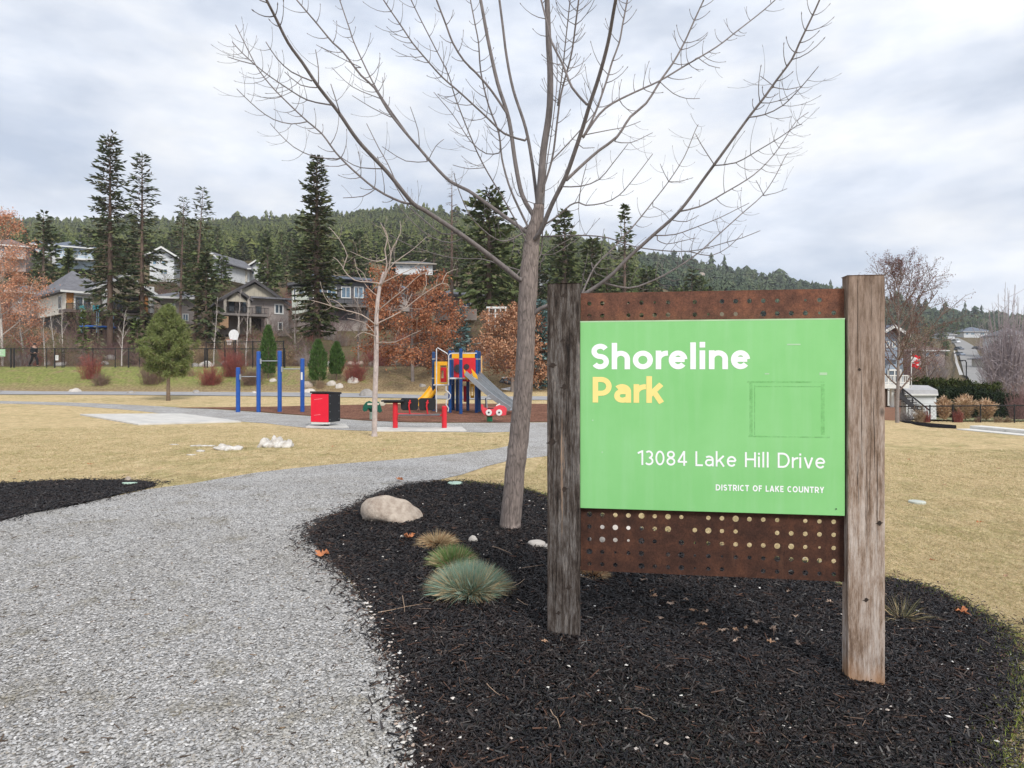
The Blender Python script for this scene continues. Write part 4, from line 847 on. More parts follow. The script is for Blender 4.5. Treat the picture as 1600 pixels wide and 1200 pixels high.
# remains of snow
SN = M('dirty_snow', (.70, .68, .64), (.42, .38, .34), rough=.9, scale=9, bmp=.9, bscale=14)
def snow(label, px, py, w, h, dep, seed, lumps=1):
    x, y = G(px, py); mb = MB(); r_ = np.random.RandomState(seed)
    bm = bmesh.new(); bmesh.ops.create_icosphere(bm, subdivisions=3, radius=1); V0 = np.array([v.co for v in bm.verts]); F = np.array([[v.index for v in f.verts] for f in bm.faces]); bm.free()
    for k in range(lumps):
        V = V0.copy(); nn = sum(a * np.sin(V @ r_.normal(size=3) * f_ + r_.rand() * 6) for a, f_ in ((.22, 3), (.15, 7), (.10, 13), (.05, 25)))
        V = V * (1 + nn)[:, None]; t = (k + .5) / lumps - .5; s = .6 + .5 * r_.rand() - .25 * t if lumps > 1 else 1
        V = V * np.array([w / 2 / lumps * 1.7 if lumps > 1 else w / 2, dep / 2, h * s * .8]) + np.array([t * w * .8, r_.uniform(-.1, .1) * dep, h * .1]); mb.add(V, F)
    o = mb.build('snow_pile', SN, smooth=True); o.location = (x, y, g1(x, y)); tag(o, label, 'snow')
snow('lumpy heap of dirty melting snow on the lawn, the tallest', 432, 698, .78, .20, .4, 1, 6)
snow('curled bank of leftover snow just left of the tall snow heap', 358, 702, .52, .10, .34, 2, 4)
snow('thin flat strip of snow on the lawn', 318, 697, .52, .03, .16, 3, 4); snow('tiny remnant of snow in the lawn at the far left of the strip', 272, 695, .22, .02, .07, 4); snow('small snow lump in front of the flat strip', 313, 706, .15, .05, .1, 5); snow('small low snow patch nearest the path', 298, 711, .17, .02, .07, 6)

# ------------------------------------------------------------------ evergreens
FIRL = [(.05, .07, .036), (.075, .095, .045), (.09, .115, .055), (.05, .07, .036), (.125, .135, .06), (.12, .105, .05), (.035, .05, .03)]
FIRM = leafmat('fir_needles', FIRL, .8); PINM = leafmat('pine_needles', [(.05, .085, .03), (.10, .14, .045), (.15, .19, .065), (.07, .10, .035), (.19, .22, .085), (.035, .06, .025)], .8)
MIDM = leafmat('conifer_needles', [(.06, .085, .035), (.095, .12, .045), (.13, .155, .06), (.07, .095, .04), (.165, .17, .07)], .8)
BLUM = leafmat('blue_needles', [(.05, .10, .10), (.10, .18, .18), (.16, .26, .26), (.07, .13, .13), (.22, .33, .32)], .75)
CEDM = leafmat('cedar_sprays', [(.03, .07, .018), (.06, .12, .03), (.09, .16, .045), (.04, .085, .022), (.12, .19, .06)], .75)
DEADM = leafmat('dead_twigs', [(.16, .13, .11), (.26, .22, .19), (.10, .08, .07)], .9)
CTR = bark_mat('conifer_bark', (.22, .15, .115), (.10, .07, .055), .6)
def evergreen(t, h, r, seed, mat, bark=CTR, bare=.12, dens=1.0, droop=.25, gap=.25, spray=.5, trunk_r=None, prof=1.0, step=.42, lean=0.0, tip=0.02, asym=0.0, wid=.26):
    rr = random.Random(seed); rg_ = np.random.RandomState(seed); tr = trunk_r or h * .014; mb = MB()
    tp = [(lean * h * (z ** 1.3) + .02 * tr * math.sin(z * 9), 0, h * z - .4 * (z == 0)) for z in (0, .15, .3, .5, .7, .85, 1.0)]; mb.tube(tp, [tr * 1.15, tr, tr * .9, tr * .7, tr * .45, tr * .25, .01], 8)
    br = MB(); C = []; D_ = []; S = []; z = bare * h
    while z < h * .995:
        zf = (z - bare * h) / (h - bare * h); env = r * ((1 - zf) ** prof * (.55 + .45 * min(1, zf * 6)) + tip); nb = max(3, int((4 + 3 * rr.random()) * dens)); a0 = rr.uniform(0, 6.28)
        for k in range(nb):
            if rr.random() < gap * .6: continue
            a = a0 + 6.283 * k / nb + rr.uniform(-.4, .4); l = env * rr.uniform(.5, 1.15) * (1 + asym * math.cos(a + seed)); l *= 1 if rr.random() > .08 else 1.3
            el = .45 * zf - droop * (1 - zf) + rr.uniform(-.12, .12); ox = lean * h * ((z / h) ** 1.3); p = np.array([ox, 0, z + rr.uniform(-.2, .2)]); st = max(2, int(l / (spray * .42))); d = np.array([math.cos(a) * math.cos(el), math.sin(a) * math.cos(el), math.sin(el)]); P = [p]
            for j in range(st):
                p = p + d * l / st; d = d + np.array([rr.uniform(-.06, .06), rr.uniform(-.06, .06), (.16 if j > st * .5 else -.07) * droop * 2]); d /= np.linalg.norm(d); P.append(p)
                if j >= st * .12:
                    for q in range(3 if rr.random() < dens * .8 else 2):
                        C.append(p - d * spray * .3); sa = rr.choice((-1, 1)) * rr.uniform(.15, 1.0); ca, sb_ = math.cos(sa), math.sin(sa)
                        D_.append((d[0] * ca - d[1] * sb_, d[0] * sb_ + d[1] * ca, d[2] + rr.uniform(-.55, .2))); S.append(spray * rr.uniform(.6, 1.2))
            if len(P) > 2 and l > .5: br.tube([tuple(P[0]), tuple(P[len(P) // 2]), tuple(P[-1])], [tr * .16 + .01, tr * .1 + .006, .004], 3, mi=1, cap=False)
        z += step * rr.uniform(.7, 1.3) * (1 - .35 * zf)
    C = np.array(C); D_ = np.array(D_); S = np.array(S); br.leaves(C, D_, S, S * wid / .5 * .9, rg_, flat=.35)
    mb.build('trunk', bark, t, smooth=True); br.build('crown', [mat, bark], t)
def pine(t, h, r, seed, mat, bark, bare=.2, nb=60, clump_r=.35, nn=60, trunk_r=.1, prof=.6, nl=.22, lean=0, wd=.012):
    rr = random.Random(seed); rg_ = np.random.RandomState(seed); mb = MB(); mb.tube([(0, 0, -.2), (lean * h * .3, 0, h * .4), (lean * h, 0, h * .97)], [trunk_r * 1.2, trunk_r * .75, .015], 8)
    br = MB(); cs = []
    for i in range(nb):
        zf = (i + rr.random()) / nb; z = h * (bare + (1 - bare) * zf * .97); env = r * ((.45 + .55 * zf / .3) if zf < .3 else ((1 - zf) / .7) ** .72) * rr.uniform(.5, 1.15) + r * .06
        a = i * 2.4 + rr.uniform(-.5, .5); el = .25 + .5 * zf; e = np.array([lean * z + math.cos(a) * env, math.sin(a) * env, z + env * math.tan(el) * .35]); o = np.array([lean * z, 0, z - env * .1])
        br.tube([tuple(o), tuple(o * .5 + e * .5 - np.array([0, 0, env * .06])), tuple(e)], [.03 * trunk_r / .1, .02 * trunk_r / .1, .008], 4, mi=1, cap=False)
        for k in range(1 + int(3.5 * env / r)): cs.append(o + (e - o) * (1 - .22 * k) + np.array([rr.uniform(-1, 1), rr.uniform(-1, 1), rr.uniform(-.6, .8)]) * clump_r * .8 * (k > 0))
    cs.append(np.array([lean * h, 0, h])); cs = np.array(cs); n = len(cs) * nn; c = np.repeat(cs, nn, 0); d = rg_.normal(size=(n, 3)); d[:, 2] += .5; d /= np.linalg.norm(d, axis=1, keepdims=True)
    c = c + d * clump_r * .35 * rg_.rand(n, 1); br.leaves(c, d, nl * (.6 + .7 * rg_.rand(n)), wd, rg_)
    mb.build('trunk', bark, t, smooth=True); br.build('crown', [mat, bark], t)
def ev(name, label, px, top, d, halfw, **kw):
    cat = kw.pop('cat', 'conifer'); b = base(px, d); h = zz(top, d) - b.z; t = thing(name, label, cat, tuple(b)); evergreen(t, h, halfw * d / 1000, mat=kw.pop('mat', FIRM), **kw); return t
ev('fir_tree', 'tallest dark fir, left of the tall pair before the deck of the beige house', 172, 211, 65, 37, seed=1, bare=.17, gap=.3, droop=.28, step=.42, spray=.62, asym=.2, prof=.5, tip=.12, wid=.17, trunk_r=.27, dens=1.35)
ev('fir_tree', 'tall slim dark fir, right one of the tall pair in front of the beige house', 222, 240, 66, 35, seed=2, bare=.17, gap=.32, droop=.22, step=.45, spray=.6, prof=.5, tip=.08, wid=.15, trunk_r=.22, dens=1.25)
ev('fir_tree', 'thin half bare conifer with leaning pale trunk, left of the two between the gabled houses', 281, 308, 74, 22, seed=3, bare=.24, gap=.25, step=.5, spray=.55, prof=.45, lean=.03, trunk_r=.15, wid=.15, dens=1.0)
ev('fir_tree', 'thin conifer with bare slanting trunk, right of the two between the gabled houses', 304, 293, 68, 26, seed=4, bare=.30, gap=.2, step=.5, spray=.55, prof=.45, lean=.055, trunk_r=.16, wid=.15, dens=1.0)
ev('fir_tree', 'dense low dark fir filling the gap between the two gabled houses', 322, 392, 66, 27, seed=5, bare=.05, gap=.1, step=.45, spray=.8, prof=.7, dens=1.3)
ev('fir_tree', 'tall full fir with pointed top standing right of the grey brown gabled house', 495, 243, 62, 44, seed=6, bare=.12, gap=.22, droop=.15, step=.36, spray=.6, prof=.62, dens=1.6, tip=.05, wid=.2, trunk_r=.34, mat=leafmat('fir_needles_olive', [(.03, .045, .02), (.06, .075, .03), (.10, .11, .045), (.04, .055, .025), (.13, .12, .05)], .8))
ev('dead_conifer', 'dead leafless conifer with bare reddish trunk behind the young bare tree', 706, 266, 72, 22, seed=7, bare=.25, gap=.5, step=.7, spray=.5, prof=.6, mat=DEADM, wid=.05, cat='dead tree', trunk_r=.2)
ev('pine_tree', 'broad dark pine with twin pale trunks left of the big bare tree trunk', 764, 300, 66, 46, seed=8, bare=.30, gap=.22, step=.45, spray=.85, prof=.4, dens=1.3, tip=.15, mat=MIDM, trunk_r=.3)
ev('pine_tree', 'dark conifer directly behind the right side of the big bare tree trunk', 882, 330, 80, 33, seed=9, bare=.1, gap=.15, step=.5, spray=.9, prof=.5, dens=1.3, mat=MIDM)
ev('pine_tree', 'thin topped sparse conifer above the left end of the rusty plate', 976, 318, 86, 25, seed=10, bare=.1, gap=.3, step=.6, spray=.8, prof=.65, mat=MIDM)
ev('pine_tree', 'dense green conifer just right of the dark timber post', 925, 372, 84, 34, seed=12, bare=.1, gap=.15, step=.5, spray=.9, prof=.45, dens=1.3, mat=MIDM)
ev('fir_tree', 'wide limbed fir in front of the blue and white hillside house', 68, 334, 84, 17, seed=13, bare=.15, gap=.2, step=.5, spray=.8, prof=.35, tip=.1, wid=.24)
ev('spruce_tree', 'short dense cone shaped spruce under the blue and white hillside house', 107, 390, 80, 14, seed=14, bare=.02, gap=.0, step=.4, spray=.7, prof=.9, dens=1.6, mat=MIDM)
ev('spruce_tree', 'young spruce in front of the deck of the beige house', 130, 488, 57, 11, seed=15, bare=.03, gap=.05, step=.25, spray=.4, prof=.8, dens=1.2, mat=PINM)
ev('spruce_tree', 'small pale drooping conifer below the blue trampoline', 153, 503, 54, 14, seed=16, bare=.03, gap=.2, step=.28, spray=.35, droop=.6, prof=.7, wid=.12, mat=leafmat('pale_needles', [(.16, .17, .10), (.24, .24, .15), (.12, .13, .07)], .8))
ev('spruce_tree', 'bushy yellow green conifer to the right of the trampoline', 215, 498, 58, 20, seed=17, bare=.03, gap=.1, step=.3, spray=.5, prof=.6, dens=1.3, mat=PINM)
ev('blue_spruce', 'blue spruce rising between the two copper leaved oaks', 720, 480, 50, 27, seed=18, bare=.02, gap=.05, step=.3, spray=.42, prof=.75, dens=1.6, droop=.05, wid=.16, mat=BLUM)
ev('blue_spruce', 'large dark blue spruce between the big tree trunk and the dark timber post', 845, 470, 43, 28, seed=19, bare=.02, gap=.02, step=.26, spray=.42, prof=.5, dens=1.8, droop=.05, wid=.18, mat=BLUM)
ev('blue_spruce', 'low blue spruce half hidden under the copper oak behind the yellow slide', 683, 545, 46, 14, seed=20, bare=.02, gap=.1, step=.26, spray=.35, prof=.6, dens=1.2, wid=.14, mat=BLUM)
b = base(263, 33); pt = thing('pine_tree', 'young round headed green pine with slim trunk on the lawn before the fence', 'pine', tuple(b))
pine(pt, zz(479, 33) - b.z, 1.35, 5, leafmat('young_pine_needles', [(.09, .13, .04), (.16, .20, .06), (.24, .27, .10), (.11, .15, .05), (.30, .32, .14), (.05, .08, .03)], .8), bark_mat('pine_bark', (.36, .28, .23), (.2, .15, .12), .6), bare=.26, nb=150, clump_r=.21, nn=95, trunk_r=.09, nl=.2, prof=.6, wd=.02)
def cedar(label, px, top, pyb, d, hw, seed):
    x = (px - 800) / 1000 * d; zb = zz(pyb, d); h = zz(top, d) - zb; w_ = hw * d / 1000; rg_ = np.random.RandomState(seed); t = thing('columnar_cedar', label, 'cedar', (x, d, zb))
    n = 3800; zf = rg_.rand(n); a = rg_.rand(n) * 6.283; env = w_ * np.clip(np.sin(np.pi * np.clip(.16 + .84 * zf, 0, 1)) ** .55, .05, 1) * (1 - .45 * zf ** 3) * (.82 + .3 * rg_.rand(n)) * (1 + .16 * np.sin(a * 3 + zf * 9 + seed)) * (1 + .10 * np.sin(zf * 31 + a * 5))
    k = 1 - .35 * rg_.rand(n) ** 2; c = np.column_stack([np.cos(a) * env * k, np.sin(a) * env * k, zf * h * .98 + .12]); dr = np.column_stack([np.cos(a) * .5, np.sin(a) * .5, np.full(n, 1.1)]) + rg_.normal(size=(n, 3)) * .3
    mb = MB(); mb.leaves(c, dr, .16 + .12 * rg_.rand(n), .05, rg_); mb.build('foliage', CEDM, t); s = MB(); s.tube([(0, 0, -.5), (0, 0, h * .8)], [.06, .02], 6); s.build('trunk', CTR, t)
cedar('columnar green cedar between the two tallest blue bars', 419, 512, 587, 44.5, 11, 1); cedar('columnar green cedar above the red and black bin', 497, 535, 598, 43, 12.5, 2); cedar('smaller columnar green cedar right of the one above the bin', 526, 539, 588, 44, 10, 3)

# ------------------------------------------------------------------ leafless and copper trees, shrubs
def branchy(h, r, seed, n0=9, n1=6, n2=4, r0=.1, up=.5, bare=.25, wob=.12, first=None, taper=.5, mid=1.0):
    """returns (trunk MB, crown MB, tip points)"""
    rr = random.Random(seed); T = MB(); Cm = MB(); tips = []
    tr = [Vector((0, 0, -.2))]; p = Vector((0, 0, 0)); m = 8; d = Vector((0, 0, 1))
    for i in range(m): tr.append(p.copy()); d = (d + Vector((rr.uniform(-wob, wob), rr.uniform(-wob, wob), 0)) * .5).normalized(); p = p + d * h * .92 / m
    tr.append(p); T.tube(tr, [r0 * 1.2] + [r0 * (1 - .85 * i / m) for i in range(m + 1)], 8)
    def shoot(a, dr, l, rad, lev):
        pts = [a]; d = dr; m = 5 if lev < 2 else 3
        for i in range(m): d = (d + Vector((rr.uniform(-wob, wob), rr.uniform(-wob, wob), rr.uniform(-wob, wob) + .10 * up)) * 1.2).normalized(); pts.append(pts[-1] + d * l / m)
        Cm.tube(pts, [rad * (1 - taper * i / m) for i in range(m + 1)], 5 if lev == 0 else 3, cap=False)
        if lev >= 1: tips.extend(pts[1:])
        k = (n1, n2, 0)[lev]
        for j in range(k):
            t = .2 + .8 * (j + rr.random()) / k; i = min(m - 1, int(t * m)); q = pts[i].lerp(pts[i + 1], t * m - i); ax = (pts[i + 1] - pts[i]).normalized()
            s = ax.cross(Vector((rr.gauss(0, 1), rr.gauss(0, 1), rr.gauss(0, 1)))).normalized(); shoot(q, (ax * .7 + s * .75 + Vector((0, 0, .15 * up))).normalized(), l * rr.uniform(.3, .55) * (1.15 - .4 * t), rad * .5, lev + 1)
    for k in range(n0):
        t = bare + (1 - bare) * (k + rr.random()) / n0; i = min(m - 1, int(t * m)); q = tr[i + 1].lerp(tr[i + 2], t * m - i) if i + 2 < len(tr) else tr[-1]
        a = k * 2.4 + rr.uniform(-.4, .4); e = up + rr.uniform(-.15, .2) + .3 * t; env = r * (math.sin(math.pi * min(1, .3 + .6 * (t - bare) / (1 - bare))) * mid + .15)
        shoot(q, Vector((math.cos(a) * math.cos(e), math.sin(a) * math.cos(e), math.sin(e))), env * rr.uniform(.8, 1.15), r0 * (.5 - .3 * t), 0)
    return T, Cm, tips
GREYB = bark_mat('grey_bark', (.30, .26, .24), (.17, .14, .13), .3); BIRCHB = M('birch_bark', (.62, .58, .54), (.36, .32, .29), scale=6, sc=(1, 1, 3)); TWIG = M('brown_twigs', (.24, .18, .15), (.14, .10, .085)); BTW = M('birch_twigs', (.48, .42, .38), (.3, .25, .22))
OAKL = leafmat('copper_leaves', [(.22, .08, .04), (.34, .13, .065), (.16, .055, .03), (.44, .20, .10), (.28, .10, .05), (.52, .28, .16)], .8)
def leaf_at(mb, tips, n, size, seed, sd=.12, mi=0, down=.3):
    rg_ = np.random.RandomState(seed); P = np.array([tuple(t) for t in tips]); i = rg_.randint(0, len(P), n); c = P[i] + rg_.normal(size=(n, 3)) * sd; d = rg_.normal(size=(n, 3)); d[:, 2] -= down; mb.leaves(c, d, size * (.6 + .8 * rg_.rand(n)), size * .55, rg_, mi)
def oak(name, label, px, top, d, halfw, seed, nleaf, size, **kw):
    b = base(px, d); h = zz(top, d) - b.z; t = thing(name, label, 'tree', tuple(b)); mat = kw.pop('mat', OAKL); tb_ = kw.pop('bark', GREYB); sd = kw.pop('sd', .16); T, Cm, tips = branchy(h, halfw * d / 1000, seed, **kw); T.build('trunk', tb_, t, smooth=True)
    Cm.build('crown', TWIG if tb_ is GREYB else BTW, t)
    if nleaf: lm = MB(); leaf_at(lm, tips, nleaf, size, seed, sd); lm.build('leaves', mat, t)
    return t
oak('copper_oak', 'full oak still carrying copper brown leaves left of the play tower', 645, 428, 44, 66, 1, 15000, .17, n0=20, n1=8, n2=5, up=.08, bare=.12, mid=1.05, r0=.13)
oak('copper_oak', 'paler copper leaved oak behind the big bare tree trunk and play tower', 800, 486, 42, 54, 2, 10500, .17, n0=16, n1=8, n2=5, up=.12, bare=.15, r0=.12, mat=leafmat('tan_copper_leaves', [(.30, .14, .08), (.44, .23, .14), (.22, .095, .05), (.54, .33, .21), (.35, .16, .085)], .8))
oak('maple_tree', 'orange leaved tree at the left edge of the picture', 4, 335, 50, 62, 3, 9500, .14, n0=14, n1=8, n2=5, up=.55, bare=.18, r0=.11, bark=BIRCHB, sd=.2, mat=leafmat('orange_leaves', [(.50, .22, .12), (.64, .32, .19), (.40, .15, .08), (.68, .40, .27), (.3, .2, .14)], .8))
oak('maple_tree', 'shorter orange leaved tree behind the fence right of the person', 38, 428, 56, 34, 4, 5200, .14, n0=12, n1=7, n2=4, up=.4, bare=.15, r0=.08, bark=BIRCHB, sd=.2, mat=leafmat('orange_leaves', []) if 'orange_leaves' in _M else OAKL)
for i, (px, top, d, hw, lb) in enumerate([(70, 476, 52, 13, 'white stemmed birch behind the fence just right of the person'), (86, 470, 53, 14, 'white stemmed birch behind the white notice on the fence'), (99, 462, 54, 14, 'white stemmed birch left of the young spruce by the deck'),
      (190, 478, 50, 14, 'bare white birch with spreading crown left of the young pine'), (334, 455, 52, 9, 'slim white birch left of the basketball hoop'), (370, 440, 54, 11, 'tall white birch directly behind the basketball hoop'), (384, 455, 50, 12, 'white birch right of the basketball hoop')]):
    oak('birch_tree', lb, px, top, d, hw, 30 + i, 0, 0, n0=9, n1=6, n2=4, up=.75, bare=.15, r0=.05, wob=.07, bark=BIRCHB)
oak('bare_tree', 'leafless brown tree behind the columnar cedar above the bin', 462, 470, 56, 26, 41, 0, 0, n0=12, n1=8, n2=6, up=.6, bare=.08, r0=.09)
oak('bare_tree', 'leafless reddish tree at the right side of the grey brown house', 560, 452, 58, 28, 42, 0, 0, n0=12, n1=8, n2=6, up=.6, bare=.08, r0=.09)
oak('bare_tree', 'leafless tree left of the full fir on the slope', 425, 480, 57, 17, 43, 0, 0, n0=10, n1=8, n2=6, up=.7, bare=.05, r0=.06)
def shrub(name, label, px, pyb, d, hw, hpx, seed, mat, n=60, leafm=None, nleaf=0, size=.08, spread=.7, r0=.009, cat='shrub', z=None):
    x = (px - 800) / 1000 * d; zb = g1(x, d) if z is None else z; h = hpx * d / 1000; w_ = hw * d / 1000; rr = random.Random(seed); mb = MB(); tips = []
    for i in range(n):
        a = rr.uniform(0, 6.283); q = rr.random() ** .6; e = Vector((math.cos(a) * w_ * q, math.sin(a) * w_ * q, h * rr.uniform(.45, 1.15) * (1 - .35 * q ** 2) * (1 + .25 * math.sin(3 * a + seed)))); b0 = Vector((e.x * .55 + rr.uniform(-.2, .2) * w_, e.y * .5, -.05)); e += Vector((rr.gauss(0, .12), 0, rr.gauss(0, .06))) * w_; mdl = b0.lerp(e, .55) + Vector((-e.x * .12, -e.y * .12, h * .05)); j = lambda: Vector((rr.uniform(-1, 1), rr.uniform(-1, 1), rr.uniform(-1, 1))) * w_ * .07
        mb.tube([b0, mdl + j(), e], [r0, r0 * .7, r0 * .35], 3, cap=False)
        for k in range(5):
            t = rr.uniform(.35, .95); s = (b0.lerp(mdl, t / .55) if t < .55 else mdl.lerp(e, (t - .55) / .45)); f = s + Vector((rr.uniform(-1, 1), rr.uniform(-1, 1), rr.uniform(.1, 1.3))) * w_ * .28; mb.tube([s, f], [r0 * .5, r0 * .25], 3, cap=False); tips += [s.lerp(f, .5), f]
    if leafm: leaf_at(mb, tips, nleaf, size, seed, size * .8, 1, 0)
    o = mb.build(name, [mat] + ([leafm] if leafm else [])); o.location = (x, d, zb); return tag(o, label, cat)
REDS = M('red_stems', (.34, .10, .085), (.20, .07, .06)); BRS = M('brown_stems', (.26, .17, .13), (.15, .10, .08)); TANS = M('tan_stems', (.42, .31, .21), (.28, .2, .13)); GRS = M('grey_stems', (.34, .30, .29), (.22, .19, .185)); PUR = M('plum_stems', (.20, .12, .12), (.12, .07, .07))
REDL = leafmat('red_leaves', [(.35, .10, .07), (.45, .15, .10), (.25, .07, .06)], .8)
SH = [('red twigged shrub on the bank below the white notice', 142, 600, 44.5, 22, 36, REDS, 150), ('dark red low shrub on the bank left of the young pine trunk', 158, 610, 43.2, 16, 18, BRS, 130), ('brown shrub on the bank behind the young pine trunk', 238, 608, 43.5, 26, 30, BRS, 190), ('bright red bushy shrub under the basketball hoop', 365, 590, 45, 24, 40, REDS, 260), ('dark red shrub on the bank left of the shortest blue bar', 328, 606, 43.3, 22, 26, REDS, 190), ('dark red shrub on the bank behind the second blue bar', 393, 606, 43.3, 24, 24, BRS, 200),
      ('red brown shrub right of the smaller cedar', 555, 600, 44, 22, 34, REDS, 190), ('tan grassy shrub beneath the middle cedar', 500, 605, 42.6, 9, 14, TANS, 70), ('dull green low shrub on the bank right of the young pine', 298, 597, 45, 10, 15, TANS, 60)]
for i, (lb, px, pyb, d, hw, hh, m, n) in enumerate(SH): shrub('shrub', lb, px, pyb, d, hw, hh, 50 + i, m, n, REDL if m is REDS else None, 300 if m is REDS else 0, .07)
# brush on the slope behind the fence
rb_ = random.Random(77)
spots = [(rb_.uniform(-30, 860), rb_.uniform(49, 72)) for _ in range(120)] + [(rb_.uniform(-30, 1000), rb_.uniform(72, 120)) for _ in range(110)]
proto = {}
for i, (px, d) in enumerate(spots):
    k = i % 6
    if k not in proto:
        o = shrub('brush_shrub', 'x', px, 0, d, rb_.uniform(18, 32), rb_.uniform(18, 34), 100 + k, (BRS, PUR, TANS, GRS, BRS, REDS)[k], 90, leafm=(None, None, leafmat('tan_leaves', [(.36, .26, .15), (.26, .18, .1), (.45, .34, .2)]), None, MIDM, None)[k], nleaf=500, size=.12); proto[k] = o
    else:
        o = proto[k].copy(); col.objects.link(o); x = (px - 800) / 1000 * d; o.location = (x, d, g1(x, d)); o.rotation_euler.z = rb_.uniform(0, 6); s_ = 1 if d < 72 else rb_.uniform(1.2, 2.4); o.scale = (s_, s_, s_)
    tag(o, 'low leafless brush shrub on the slope between the fence and the houses', 'shrub', 'brush shrubs on the slope behind the fence')

# ------------------------------------------------------------------ pines among the houses, each a tree of its own
protos = []
for k in range(6):
    t = thing('hillside_conifer', 'x', 'conifer', (0, 0, 0)); evergreen(t, 11, 2.3 + .3 * (k % 3), 200 + k, (MIDM, FIRM, PINM)[k % 3], bare=(.12, .05, .3)[k % 3], gap=.15, step=.55, spray=.9, prof=(.7, .8, .35)[k % 3], dens=1.15, wid=.3, tip=.05); protos.append(t)
rh = random.Random(21); used = set(); placed = []
KEEP = [(-20, 42, 100, 130), (80, 150, 80, 128), (230, 272, 80, 150), (352, 412, 80, 150), (440, 600, 60, 76), (55, 250, 60, 80), (330, 460, 60, 82), (600, 705, 95, 150), (686, 748, 60, 88)]
tries = 0
while len(placed) < 175 and tries < 9000:
    tries += 1; d = rh.uniform(88, 215); px = rh.uniform(-60, 1130)
    if any(a < px < b and d < e for a, b, c, e in KEEP) and rh.random() < .93: continue
    x = (px - 800) / 1000 * d
    if any((x - q[0]) ** 2 + (d - q[1]) ** 2 < 16 for q in placed): continue
    if px > 900 and d < 120 and rh.random() < .5: continue
    placed.append((x, d)); k = rh.randrange(6); o = protos[k] if k not in used else copy_tree(protos[k]); used.add(k); s = rh.uniform(.5, 1.05)
    o.location = (x, d, g1(x, d) - .3); o.rotation_euler.z = rh.uniform(0, 6); o.scale = (s * rh.uniform(.85, 1.2), s, s * rh.uniform(.85, 1.2))
    tag(o, 'dark green conifer among the trees on the slope between the hillside houses', 'conifer', 'conifers scattered between the hillside houses')

# ------------------------------------------------------------------ the far wooded hill
def hill_template(seed, kind):
    rg_ = np.random.RandomState(seed); mb = MB(); V = []; F = []
    lay = 5
    for l in range(lay):
        zf = l / lay; z0 = .12 + .88 * zf if kind else .30 + .66 * zf; r_ = (1 - zf) * .26 + .03 if kind else .24 * math.sin(math.pi * (.2 + .75 * zf)) + .03; n = 6
        for j in range(n):
            a = 6.283 * (j + rg_.rand() * .7) / n; rad = r_ * (.6 + .7 * rg_.rand()); hh = .20 if kind else .16
            k = len(V); V += [(0, 0, z0 + hh), (rad * math.cos(a - .5), rad * math.sin(a - .5), z0 - .03 + .05 * rg_.rand()), (rad * 1.15 * math.cos(a), rad * 1.15 * math.sin(a), z0 - .05), (rad * math.cos(a + .5), rad * math.sin(a + .5), z0 - .02 + .05 * rg_.rand())]; F += [(k, k + 1, k + 2), (k, k + 2, k + 3)]
    k = len(V); V += [(-.015, 0, -.1), (.015, 0, -.1), (0, 0, .9), (0, -.015, -.1), (0, .015, -.1), (0, 0, .9)]; F += [(k, k + 1, k + 2), (k + 3, k + 4, k + 5)]
    return np.array(V), np.array(F)
TPL = [hill_template(s, s % 2) for s in range(8)]
rf = np.random.RandomState(9); n = 42000; ty = np.sqrt(rf.rand(n) * (645 ** 2 - 205 ** 2) + 205 ** 2); tx = rf.uniform(-1.05, 1.1, n)
pxs = 800 + tx * 1000; keep = (pxs < 1010) | (ty > 300) ; keep &= ~((pxs > 1385) & (ty < 420)); keep &= ~((pxs > 560) & (pxs < 700) & (ty < 520) & (rf.rand(n) < .45))
dens = vnoise(tx * ty, ty, 42, 8); keep &= rf.rand(n) < .35 + 1.2 * dens
nb_ = 3200; ry = rf.uniform(560, 625, nb_); rx = rf.uniform(-1.05, 1.1, nb_); ty = np.concatenate([ty[keep], ry]); tx = np.concatenate([tx[keep], rx]); X = tx * ty; Z = gz(X, ty); N = len(X)
for nm, sel, stops, lb in (('forest', 800 + tx * 1000 < 1000, [(0, (.05, .068, .022)), (.35, (.088, .108, .032)), (.6, (.14, .155, .05)), (.8, (.075, .095, .034)), (1, (.20, .165, .09))], 'olive green pine forest covering the long hill behind the houses'),
                       ('forest', 800 + tx * 1000 >= 1000, [(0, (.04, .062, .042)), (.35, (.065, .09, .055)), (.7, (.095, .12, .065)), (1, (.14, .145, .075))], 'darker green forest on the hill shoulder falling away to the right')):
    mb = MB(); ii = np.where(sel)[0]; kind = rf.randint(0, 8, len(ii))
    for k in range(8):
        j = ii[kind == k]; V, F = TPL[k]; m = len(j); s = rf.uniform(2.8, 7.0, m) * np.where((ty[j] > 565) & (rf.rand(m) < .3), 1.7, 1) * np.where(rf.rand(m) < .06, 1.5, 1) * np.where(X[j] > 60, 1.35, 1); a = rf.rand(m) * 6.283; wv = rf.uniform(.65, 1.25, m)
        vx = (V[None, :, 0] * np.cos(a)[:, None] - V[None, :, 1] * np.sin(a)[:, None]) * (s * wv)[:, None] + X[j][:, None]; vy = (V[None, :, 0] * np.sin(a)[:, None] + V[None, :, 1] * np.cos(a)[:, None]) * (s * wv)[:, None] + ty[j][:, None]; vz = V[None, :, 2] * s[:, None] + Z[j][:, None]
        tone = np.repeat(np.clip(.5 * rf.rand(m) + .5 * vnoise(X[j], ty[j], 30, 12), 0, 1), len(V)); mb.add(np.stack([vx, vy, vz], -1).reshape(-1, 3), (F[None] + (np.arange(m) * len(V))[:, None, None]).reshape(-1, 3), tone=tone)
    tag(mb.build(nm, tonemat('forest_' + str(nm) + str(int(sel[0])), stops), tone=True), lb, 'forest', kind='stuff')
CLF = M('cliff_rock', (.50, .42, .35), (.30, .24, .20), scale=.3, bmp=.8, bscale=1.2)
